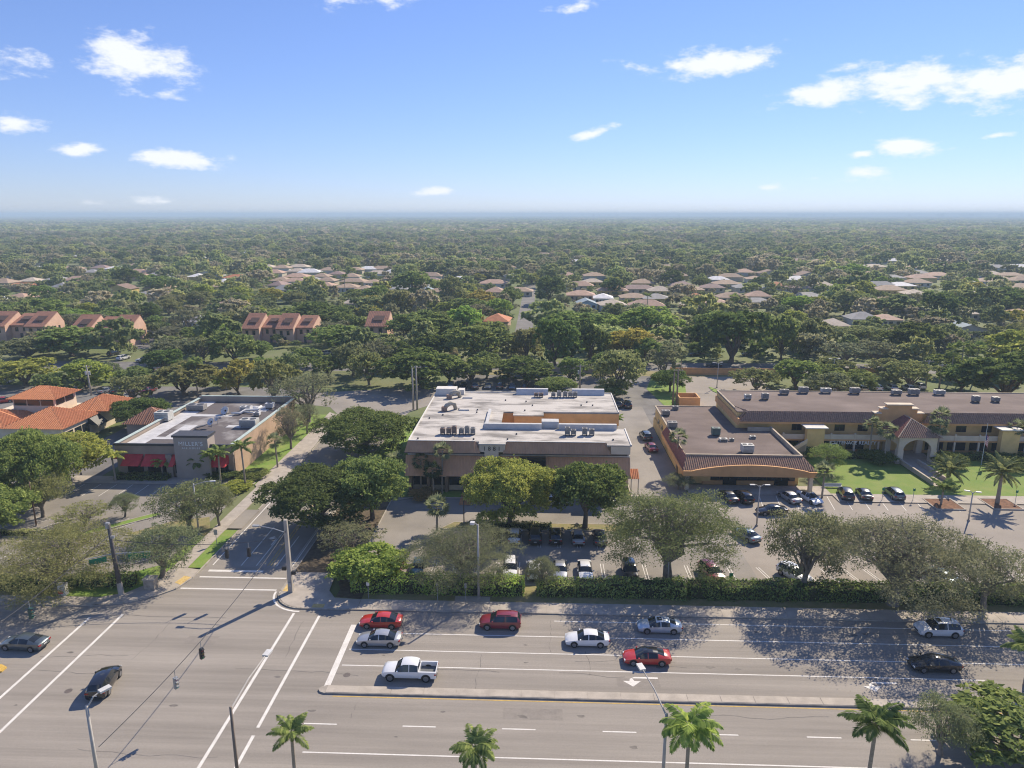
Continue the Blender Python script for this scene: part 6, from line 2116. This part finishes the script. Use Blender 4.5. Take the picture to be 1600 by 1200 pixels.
cnt = {}
for px, py, wpx, rc, wc in sorted(HL, key=lambda h: h[0]):
    a = G(px, py)
    dep = a.y * math.cos(PITCH) + CAMH * math.sin(PITCH)
    w = min(34, max(9, wpx / FPX * dep))
    d = random.uniform(9, 12)
    key = (rc, side_word(px), depth_word(a.y))
    cnt[key] = cnt.get(key, 0) + 1
    k = cnt[key]
    lab = '%s house with %s roof at the %s %s' % ((wc + ' walled', rc) + key[1:]) if k == 1 else '%s from left of %s roofed houses at the %s %s' % (ORD[k - 1], rc, key[1], key[2])
    t = thing('house', lab, 'house', (a.x, a.y, 0), random.uniform(-.12, .12) if wpx < 40 else 0, 'houses among the trees')
    house_parts(t, w, d, 2.9, random.uniform(1.8, 2.6) if w < 22 else 3.0, rc, wc, py > 440, gable=(rc in ('blue grey', 'brown') and w < 20))
    HOUSES.append((a.x, a.y, w))


def town_house(label, px0, px1, py, seed):
    g = random.Random(seed)
    a, b = G(px0, py), G(px1, py)
    W = b.x - a.x
    t = thing('town_house', label, 'town house', ((a.x + b.x) / 2, a.y, 0), 0, 'brown roofed town houses')
    t.scale = (1, 1, 1.22)
    PE = mat('town_house_peach', (.66, .43, .31), .9, .08, .5)
    BR = mat('town_house_roof', (.30, .15, .105), .85, .15, .8, fine=.15)
    n = max(1, round(W / 7.0))
    w = W / n
    x = -W / 2
    for i in range(n):
        off = (i % 2) * 3.0
        hh = 7.9 - (i % 2) * .9
        y0 = off
        MB_ = MB().slab_yz([(y0, 0), (y0 + 11, 0), (y0 + 11, 4.8), (y0 + 8, hh), (y0, 4.6)], x + .02, x + w - .02)
        link('wall', MB_.mesh('wall'), PE, t)
        m = MB()
        ribbed(m, [(x - .25, y0 - .6, 4.5), (x + w * .98, y0 - .6, 4.5), (x + w * .98, y0 + 8.2, hh + .25), (x - .25, y0 + 8.2, hh + .25)], .6, .07)
        m.add([(x - .25, y0 + 8.2, hh + .25), (x + w * .98, y0 + 8.2, hh + .25), (x + w * .98, y0 + 11.4, 4.9), (x - .25, y0 + 11.4, 4.9)], [(0, 1, 2, 3)])
        m.box(x - .3, x + w, y0 - .68, y0 - .58, 4.25, 4.55)
        link('roof', m.mesh('roof'), BR, t)
        link('roof_light', MB().add([(x + w * .3, y0 + 2.2, 6.05), (x + w * .8, y0 + 2.2, 6.05), (x + w * .8, y0 + 5.0, 7.15 if i % 2 == 0 else 6.75), (x + w * .3, y0 + 5.0, 7.15 if i % 2 == 0 else 6.75)], [(0, 1, 2, 3)]).mesh('roof_light'), mat('dark_roof_recess', (.10, .06, .05), .9), t)
        for k in range(2):
            link('window', MB().box(x + w * (.2 + .4 * k), x + w * (.36 + .4 * k), y0 - .05, y0 - .005, 2.6, 3.9).mesh('window'), GLASS, t)
        link('door', MB().box(x + w * .42, x + w * .56, y0 - .05, y0 - .005, 0, 2.1).mesh('door'), DKMETAL, t)
        x += w
    for k in range(3):
        link('side_window', MB().box(W / 2 - .01, W / 2 + .04, 2.2 + k * 2.6 + (3.0 if (n - 1) % 2 else 0), 3.2 + k * 2.6 + (3.0 if (n - 1) % 2 else 0), 2.6, 4.0).mesh('side_window'), GLASS, t)
    HOUSES.append(((a.x + b.x) / 2, a.y + 4, W))


town_house('row of brown roofed town houses cut by the left picture edge', -20, 76, 533, 1)
town_house('brown roofed town houses with bright peach end wall left of the white pickup', 112, 207, 540, 2)
town_house('brown roofed town houses behind the flat green tree in the left middle', 380, 488, 537, 3)
town_house('small brown town house peeking between trees in the middle', 572, 606, 533, 4)

# ================================================================== trees of the middle distance, one by one
MIDT = [(112, 557, 60, 170, 503, 'mid', 'mid green'), (45, 562, 0, 92, 521, 'midoak', 'grey olive'), (35, 602, -10, 96, 556, 'mid', 'yellow green'), (135, 607, 95, 176, 561, 'mid', 'yellow green'), (82, 617, 55, 107, 581, 'mid', 'mid green'), (206, 602, 180, 236, 571, 'mid', 'mid green'), (289, 618, 235, 343, 558, 'mid', 'olive green'),
        (374, 617, 344, 402, 560, 'mid', 'golden green'), (262, 567, 232, 300, 526, 'midoak', 'grey olive'), (318, 565, 290, 350, 524, 'midoak', 'grey olive'), (368, 567, 325, 402, 514, 'mid', 'mid green'), (357, 515, 330, 386, 487, 'mid', 'olive green'), (291, 527, 262, 322, 480, 'midsparse', 'grey brown'), (246, 517, 228, 264, 491, 'mid', 'mid green'),
        (178, 512, 150, 210, 478, 'mid', 'mid green'), (115, 512, 88, 150, 480, 'mid', 'bright green'), (232, 502, 212, 256, 470, 'mid', 'dark green'), (62, 507, 25, 116, 462, 'mid', 'mid green'), (12, 507, -15, 40, 482, 'mid', 'dark green'), (430, 628, 385, 470, 557, 'midoak', 'olive green'), (532, 547, 480, 586, 502, 'mid', 'mid green'),
        (553, 587, 520, 582, 530, 'midoak', 'olive green'), (591, 582, 558, 622, 526, 'midsparse', 'grey brown'), (655, 607, 595, 716, 541, 'mid', 'deep green'), (688, 562, 640, 706, 519, 'mid', 'dark green'), (762, 567, 690, 797, 500, 'mid', 'mid green'), (728, 530, 694, 758, 474, 'mid', 'bright green'), (628, 535, 605, 652, 504, 'midsparse', 'grey brown'),
        (655, 537, 600, 716, 479, 'mid', 'mid green'), (502, 515, 452, 552, 468, 'mid', 'deep green'), (430, 512, 398, 462, 484, 'mid', 'mid green'), (760, 592, 733, 787, 546, 'mid', 'mid green'), (822, 597, 775, 870, 553, 'mid', 'deep green'), (868, 572, 828, 906, 494, 'mid', 'deep green'), (822, 563, 794, 852, 511, 'mid', 'olive green'),
        (921, 567, 894, 952, 501, 'mid', 'dark green'), (984, 562, 944, 1022, 509, 'mid', 'golden green'), (968, 617, 918, 1013, 544, 'midoak', 'olive green'), (1030, 592, 1008, 1062, 541, 'midsparse', 'grey brown'), (1145, 567, 1078, 1202, 479, 'mid', 'dark green'), (1012, 532, 958, 1072, 473, 'mid', 'bright green'), (898, 532, 830, 962, 481, 'mid', 'mid green'),
        (1220, 562, 1194, 1247, 488, 'mid', 'mid green'), (1262, 557, 1234, 1302, 493, 'mid', 'olive green'), (1318, 577, 1268, 1362, 531, 'midsparse', 'grey brown'), (1245, 607, 1203, 1282, 559, 'mid', 'mid green'), (1418, 557, 1378, 1462, 499, 'mid', 'dark green'), (1345, 547, 1288, 1392, 504, 'midoak', 'olive green'), (1418, 607, 1373, 1462, 561, 'midoak', 'olive green'),
        (1570, 627, 1508, 1640, 542, 'mid', 'dark green'), (1592, 577, 1540, 1640, 512, 'mid', 'yellow green'), (1318, 492, 1293, 1343, 452, 'mid', 'olive green'), (1468, 507, 1432, 1503, 453, 'mid', 'deep green'), (1326, 440, 1303, 1352, 410, 'mid', 'bright green'), (1570, 487, 1525, 1620, 445, 'mid', 'deep green'), (1240, 470, 1215, 1268, 432, 'midsparse', 'grey olive'),
        (1190, 612, 1140, 1215, 572, 'midoak', 'olive green'), (1330, 612, 1290, 1372, 574, 'mid', 'mid green'), (1365, 575, 1330, 1400, 530, 'midsparse', 'grey brown'), (1500, 612, 1468, 1535, 565, 'mid', 'mid green'), (1545, 562, 1500, 1580, 522, 'midsparse', 'grey olive'), (200, 450, 175, 222, 416, 'mid', 'dark green'), (250, 458, 226, 276, 430, 'mid', 'mid green'),
        (645, 470, 612, 690, 420, 'mid', 'mid green'), (710, 480, 682, 722, 428, 'midoak', 'olive green'), (625, 492, 590, 650, 450, 'mid', 'olive green'), (855, 475, 835, 888, 428, 'mid', 'deep green'), (956, 462, 938, 975, 432, 'mid', 'dark green'), (1050, 450, 1033, 1070, 420, 'mid', 'dark green'), (480, 575, 455, 505, 540, 'mid', 'mid green'),
        (405, 560, 388, 430, 530, 'mid', 'mid green'), (355, 605, 330, 372, 580, 'mid', 'bright green'), (795, 590, 772, 815, 560, 'mid', 'mid green'), (1480, 590, 1450, 1506, 548, 'mid', 'mid green'), (735, 500, 700, 770, 462, 'mid', 'mid green'), (575, 602, 545, 612, 545, 'midoak', 'olive green'), (700, 598, 670, 735, 550, 'mid', 'mid green'), (738, 600, 708, 768, 556, 'mid', 'mid green'), (512, 592, 486, 540, 552, 'mid', 'mid green'), (455, 590, 428, 482, 548, 'midoak', 'olive green'), (892, 597, 866, 916, 556, 'mid', 'mid green'), (622, 577, 590, 652, 530, 'mid', 'deep green'), (1010, 570, 985, 1040, 526, 'mid', 'mid green'), (1090, 547, 1060, 1125, 505, 'mid', 'deep green'), (1290, 600, 1262, 1318, 566, 'mid', 'mid green'), (1385, 592, 1355, 1412, 556, 'midoak', 'olive green'), (940, 590, 915, 962, 548, 'mid', 'mid green'), (800, 480, 778, 818, 446, 'mid', 'mid green')]
PLACED = []
pend = []
kv = {'mid': 4, 'midoak': 4, 'midsparse': 4}
for px, py, x0, x1, top, k, tint in MIDT:
    a = G(px, py)
    dep = a.y * math.cos(PITCH) + CAMH * math.sin(PITCH)
    pend.append((px, a.x, a.y, (x1 - x0) / 2 / FPX * dep, None, k, tint, (py, x0, x1, top)))
    PLACED.append((a.x, a.y, (x1 - x0) / 2 / FPX * dep))


KEEP = [(-62, 60, 70, 203), (-20, 60, 199, 204), (-10.5, -1.5, 255, 460), (-140, -60, 100, 160), (60, 122, 100, 160), (33, 66, 150, 203)]


def free(x, y, r, front=.10):
    for x0, x1, y0, y1 in KEEP:
        if x0 - r * .6 < x < x1 + r * .6 and y0 < y < y1:
            return False
    for hx, hy, w in HOUSES:
        if abs(x - hx) < w / 2 + r * .55 and -(front * hy + r * .4) < y - hy < 8 + r * .8:
            return False
    return True


TK = [('mid', 'mid green'), ('mid', 'deep green'), ('midoak', 'grey olive'), ('midsparse', 'grey brown'), ('mid', 'yellow green'), ('mid', 'olive green'), ('midoak', 'olive green'), ('midoak', 'grey olive'), ('midsparse', 'grey brown'), ('mid', 'bright green'), ('mid', 'yellow green'), ('mid', 'mid green'), ('mid', 'golden green')]
g8 = np.random.default_rng(5)
tries = 0
while len(pend) < 296 and tries < 60000:
    tries += 1
    Y = 160 + 330 * g8.uniform() ** .75
    X = g8.uniform(-1, 1) * (Y * .80 + 20) - Y * .038
    r = g8.uniform(4.0, 7.6)
    if not free(X, Y, r) or any((X - a) ** 2 + (Y - b) ** 2 < (.72 * (r + c)) ** 2 for a, b, c in PLACED):
        continue
    # stay off the access roads and lots
    if 199 < Y < 221 and g8.uniform() < .8:
        continue
    if Y < 185 and -190 < X < -62 and g8.uniform() < .6:
        continue
    k, tint = TK[int(g8.integers(0, len(TK)))]
    PLACED.append((X, Y, r))
    pend.append((photo_x(X, Y), X, Y, r, g8.uniform(.95, 1.35) * r + 1.2, k, tint, None))
SHAPE = {'mid': 'dense', 'midoak': 'open spreading', 'midsparse': 'half bare'}


def belt_word(Y):
    return 'behind the commercial roofs' if Y < 225 else 'around the town houses' if Y < 290 else 'behind the town houses' if Y < 370 else 'among the nearest bungalows'


cnt = {}
for px, X, Y, r, h, k, tint, man in sorted(pend, key=lambda p: p[0]):
    key = (SHAPE[k], tint, side_word(px), belt_word(Y))
    cnt[key] = cnt.get(key, 0) + 1
    q = cnt[key]
    lab = '%s %s tree at the %s %s' % key if q == 1 else '%s %s tree, %s from left at the %s %s' % (key[0], key[1], ORD[q - 1], key[2], key[3])
    if man:
        py, x0, x1, top = man
        ptree(k, random.randrange(kv[k]), lab, px, py, x0, x1, top, tint, group='trees of the middle distance')
    else:
        tree(k, random.randrange(kv[k]), lab, (X, Y, 0), r, h, tint, group='trees of the middle distance')
for i, (px, py, top) in enumerate(((1484, 598, 546), (1497, 600, 540), (1508, 598, 550), (1520, 600, 545), (718, 478, 436), (178, 482, 442), (1145, 500, 465), (1165, 502, 470), (60, 492, 460), (1568, 500, 470), (540, 470, 432), (1010, 500, 462))):
    palm('feather' if i % 3 else 'fan', '%s palm from left' % 'x', px, py, top, 2.6, 'mid green')['label'] = ['tall palm leftmost of the clump behind the long brown roof', 'tall palm second in the clump behind the long brown roof', 'tall palm third in the clump behind long brown roof', 'tall palm rightmost in the clump behind the long brown roof', 'palm among bungalows left of the straight residential street', 'dark palm before the yellow walled house',
                                                                                                            'left of two palms among bungalows at the right', 'right of two palms among bungalows at the right', 'palm at the far left among bungalows', 'palm at the far right among bungalows', 'palm between brown bungalow roofs in the left middle', 'palm among bungalows in the right middle'][i]

# ================================================================== the far wood (nobody could count it)
kinds = bpy.data.collections.new('wood_kinds')


def wood_proto(name, me_c, me_t=None):
    me = me_c.copy()
    me.materials.clear()
    me.materials.append(WOODLEAF)
    o = bpy.data.objects.new(name, me)
    kinds.objects.link(o)


for i in range(4):
    c, tr_ = make_tree('far_tree', 900 + i, 5, 7.4, 1.2, 950, .62, 13, .66, m=WOODLEAF)
    wood_proto('a%d_far_tree' % i, c)


def grove(seed, n=9, half=22, nl=200, leaf=1.15):
    g = np.random.default_rng(seed)
    P, Nn, S, Rn = [], [], [], []
    for i in range(n):
        cx, cy = (i % 3 + .5) / 3 * 2 * half - half + g.uniform(-6, 6), (i // 3 + .5) / 3 * 2 * half - half + g.uniform(-6, 6)
        r, h = g.uniform(5, 11), g.uniform(5, 11)
        d = unit(g.normal(size=(nl, 3)))
        d[:, 2] = np.abs(d[:, 2])
        P.append(np.stack([cx + d[:, 0] * r, cy + d[:, 1] * r, h * .35 + d[:, 2] * h * .65], 1) + g.normal(size=(nl, 3)) * .5)
        Nn.append(unit(d + g.normal(size=(nl, 3)) * .5))
        S.append(leaf * g.uniform(.7, 1.4, nl))
        Rn.append(np.clip(g.uniform(.1, .9) + .12 * g.normal(size=nl), 0, 1))
    me, _ = leaf_cards('grove', np.concatenate(P), np.concatenate(Nn), np.concatenate(S), g, .8, WOODLEAF)
    me.attributes['rnd'].data.foreach_set('value', np.concatenate(Rn).astype(np.float32))
    return me


for i in range(4):
    wood_proto('b%d_grove' % i, grove(950 + i))

pts, scl, rot, idx = [], [], [], []
gw = np.random.default_rng(31)
# single trees out to 1.5 km
Hs = np.array(HOUSES)
PL_ = np.array(PLACED)


def sector(Y0, Y1, step, jit):
    out = []
    y = Y0
    while y < Y1:
        half = y * .86 + 60
        n = int(2 * half / step)
        xs = -half - y * .038 + (np.arange(n) + .5) * step + gw.uniform(-jit, jit, n) * step
        out.append(np.stack([xs, y + gw.uniform(-jit, jit, n) * step], 1))
        y += step
    return np.concatenate(out)


S1 = sector(222, 1500, 11.6, .45)
S1 = S1[(S1[:, 1] > 400) | (gw.uniform(size=len(S1)) < .62)]
ok = np.ones(len(S1), bool)
for hx, hy, w in HOUSES:
    ok &= ~((np.abs(S1[:, 0] - hx) < w / 2 + 2.5) & (S1[:, 1] - hy > -(.066 * hy + 3)) & (S1[:, 1] - hy < 11))
for x0, x1, y0, y1 in KEEP[2:3]:
    ok &= ~((S1[:, 0] > x0 - 3) & (S1[:, 0] < x1 + 3) & (S1[:, 1] > y0) & (S1[:, 1] < y1))
near = S1[:, 1] < 500
for a, b, c in PLACED:
    ok &= ~(near & ((S1[:, 0] - a) ** 2 + (S1[:, 1] - b) ** 2 < (c * .9 + 2) ** 2))
ok &= ~((S1[:, 1] < 520) & (S1[:, 0] > G(205, 520).x - 6) & (S1[:, 0] < G(240, 520).x + 6) & (S1[:, 1] < 330))
S1 = S1[ok & (gw.uniform(size=len(S1)) < .93)]
n1 = len(S1)
big = np.clip(1.08 * np.exp(.33 * gw.normal(size=n1)), .42, 1.95)
pts.append(S1)
scl.append(np.stack([big, big, gw.uniform(.75, 1.35, n1) * big ** .6], 1))
idx.append(gw.integers(0, 4, n1))
S2 = sector(1490, 5200, 42, .2)
ok = np.ones(len(S2), bool)
for hx, hy, w in HOUSES:
    ok &= ~((np.abs(S2[:, 0] - hx) < 20) & (S2[:, 1] - hy > -60) & (S2[:, 1] - hy < 25))
S2 = S2[ok]
pts.append(S2)
scl.append(np.stack([gw.uniform(.9, 1.15, len(S2))] * 2 + [gw.uniform(.8, 1.5, len(S2))], 1))
idx.append(gw.integers(4, 8, len(S2)))
S3 = sector(5200, 13900, 110, .25)
pts.append(S3)
scl.append(np.stack([gw.uniform(2.4, 2.9, len(S3))] * 2 + [gw.uniform(.9, 1.6, len(S3))], 1))
idx.append(gw.integers(4, 8, len(S3)))
# garden bushes between the nearer trees
S4 = np.stack([gw.uniform(-1, 1, 3600), gw.uniform(222, 620, 3600)], 1)
S4[:, 0] = S4[:, 0] * (S4[:, 1] * .84 + 20) - S4[:, 1] * .038
ok = np.ones(len(S4), bool)
for hx, hy, w in HOUSES:
    ok &= ~((np.abs(S4[:, 0] - hx) < w / 2 + 1.5) & (np.abs(S4[:, 1] - hy - 2) < 9))
ok &= ~((S4[:, 0] > -12) & (S4[:, 0] < 0) & (S4[:, 1] > 255) & (S4[:, 1] < 460))
S4 = S4[ok]
bs = gw.uniform(.22, .5, len(S4))
pts.append(S4)
scl.append(np.stack([bs, bs, bs * gw.uniform(.8, 1.1, len(S4))], 1))
idx.append(gw.integers(0, 4, len(S4)))
pts, scl, idx = np.concatenate(pts), np.concatenate(scl), np.concatenate(idx)
NP = len(pts)
me = bpy.data.meshes.new('wood')
me.vertices.add(NP)
me.vertices.foreach_set('co', np.concatenate([pts, np.zeros((NP, 1))], 1).astype(np.float32).ravel())
for nm, ty, dat, f in (('scl', 'FLOAT_VECTOR', scl.astype(np.float32).ravel(), 'vector'), ('rotz', 'FLOAT_VECTOR', np.stack([np.zeros(NP), np.zeros(NP), gw.choice([0, math.pi / 2, math.pi, 1.5 * math.pi], NP) + gw.uniform(-.3, .3, NP)], 1).astype(np.float32).ravel(), 'vector'), ('kind_index', 'INT', idx.astype(np.int32), 'value')):
    me.attributes.new(nm, ty, 'POINT').data.foreach_set(f, dat)
wood = link('distant_wood', me, WOODLEAF)
tag(wood, 'unbroken tree canopy stretching from the bungalows to the horizon', 'woodland', kind='stuff')
ng = bpy.data.node_groups.new('scatter_wood', 'GeometryNodeTree')
ng.interface.new_socket('Geometry', in_out='INPUT', socket_type='NodeSocketGeometry')
ng.interface.new_socket('Geometry', in_out='OUTPUT', socket_type='NodeSocketGeometry')
gi, go = ng.nodes.new('NodeGroupInput'), ng.nodes.new('NodeGroupOutput')
m2p = ng.nodes.new('GeometryNodeMeshToPoints')
iop = ng.nodes.new('GeometryNodeInstanceOnPoints')
ci = ng.nodes.new('GeometryNodeCollectionInfo')
ci.inputs['Collection'].default_value = kinds
ci.inputs['Separate Children'].default_value = True
ci.inputs['Reset Children'].default_value = True
ng.links.new(gi.outputs[0], m2p.inputs['Mesh'])
ng.links.new(m2p.outputs[0], iop.inputs['Points'])
ng.links.new(ci.outputs[0], iop.inputs['Instance'])
iop.inputs['Pick Instance'].default_value = True
for nm, ty, sock in (('scl', 'FLOAT_VECTOR', 'Scale'), ('rotz', 'FLOAT_VECTOR', 'Rotation'), ('kind_index', 'INT', 'Instance Index')):
    at = ng.nodes.new('GeometryNodeInputNamedAttribute')
    at.data_type = ty
    at.inputs['Name'].default_value = nm
    ng.links.new(at.outputs['Attribute'], iop.inputs[sock])
ng.links.new(iop.outputs[0], go.inputs[0])
md = wood.modifiers.new('scatter', 'NODES')
md.node_group = ng

# roofs too far away to tell apart
m = MB()
gf = np.random.default_rng(9)
for i in range(420):
    Y = 1500 + 4500 * gf.uniform() ** 1.4
    X = gf.uniform(-1, 1) * Y * .78 - Y * .038
    w, d, h = gf.uniform(10, 34), gf.uniform(10, 16), gf.uniform(5.5, 8.5)
    for f in hip(X - w / 2, X + w / 2, Y - d / 2, Y + d / 2, h - 1.6, h, .4):
        m.add(f, [tuple(range(len(f)))])
    m.box(X - w / 2, X + w / 2, Y - d / 2, Y + d / 2, 0, h - 1.6)
o = m.build('distant_houses', mat('far_roof', (.42, .38, .34), .85, .45, .004, detail=2))
tag(o, 'pale roofs scattered through the far canopy below the horizon', 'houses', kind='stuff')
m = MB()
for i in range(70):
    px = gf.choice([gf.normal(1465, 45), gf.normal(1240, 30), gf.uniform(60, 1600), gf.normal(590, 90), gf.normal(950, 90)])
    Y = gf.uniform(9500, 12500)
    X = (px - 800) / FPX * Y - Y * .038
    w, h = gf.uniform(9, 26), 45 + gf.uniform(1, 9) * (1.8 if 1400 < px < 1530 else 1.0)
    m.box(X - w / 2, X + w / 2, Y, Y + 30, 0, h)
o = m.build('distant_skyline', mat('far_tower', (.40, .42, .45), .8, .2, .002))
tag(o, 'tiny pale towers of a far city skyline along the horizon', 'skyline', kind='stuff')

# ================================================================== haze
hz = MB().box(-GE - 200, GE + 200, -500, GE + 300, -1.0, 64.0).mesh('haze')
hm = bpy.data.materials.new('haze_air')
hm.use_nodes = True
hm.node_tree.nodes.clear()
pv = hm.node_tree.nodes.new('ShaderNodeVolumePrincipled')
pv.inputs['Color'].default_value = (.64, .84, 1.0, 1)
pv.inputs['Density'].default_value = 0.00025
pv.inputs['Anisotropy'].default_value = 0.0
ho = hm.node_tree.nodes.new('ShaderNodeOutputMaterial')
hm.node_tree.links.new(pv.outputs[0], ho.inputs['Volume'])
hz.materials.append(hm)
hobj = link('haze', hz)
tag(hobj, 'thin bluish summer haze over the whole plain', 'haze', kind='stuff')
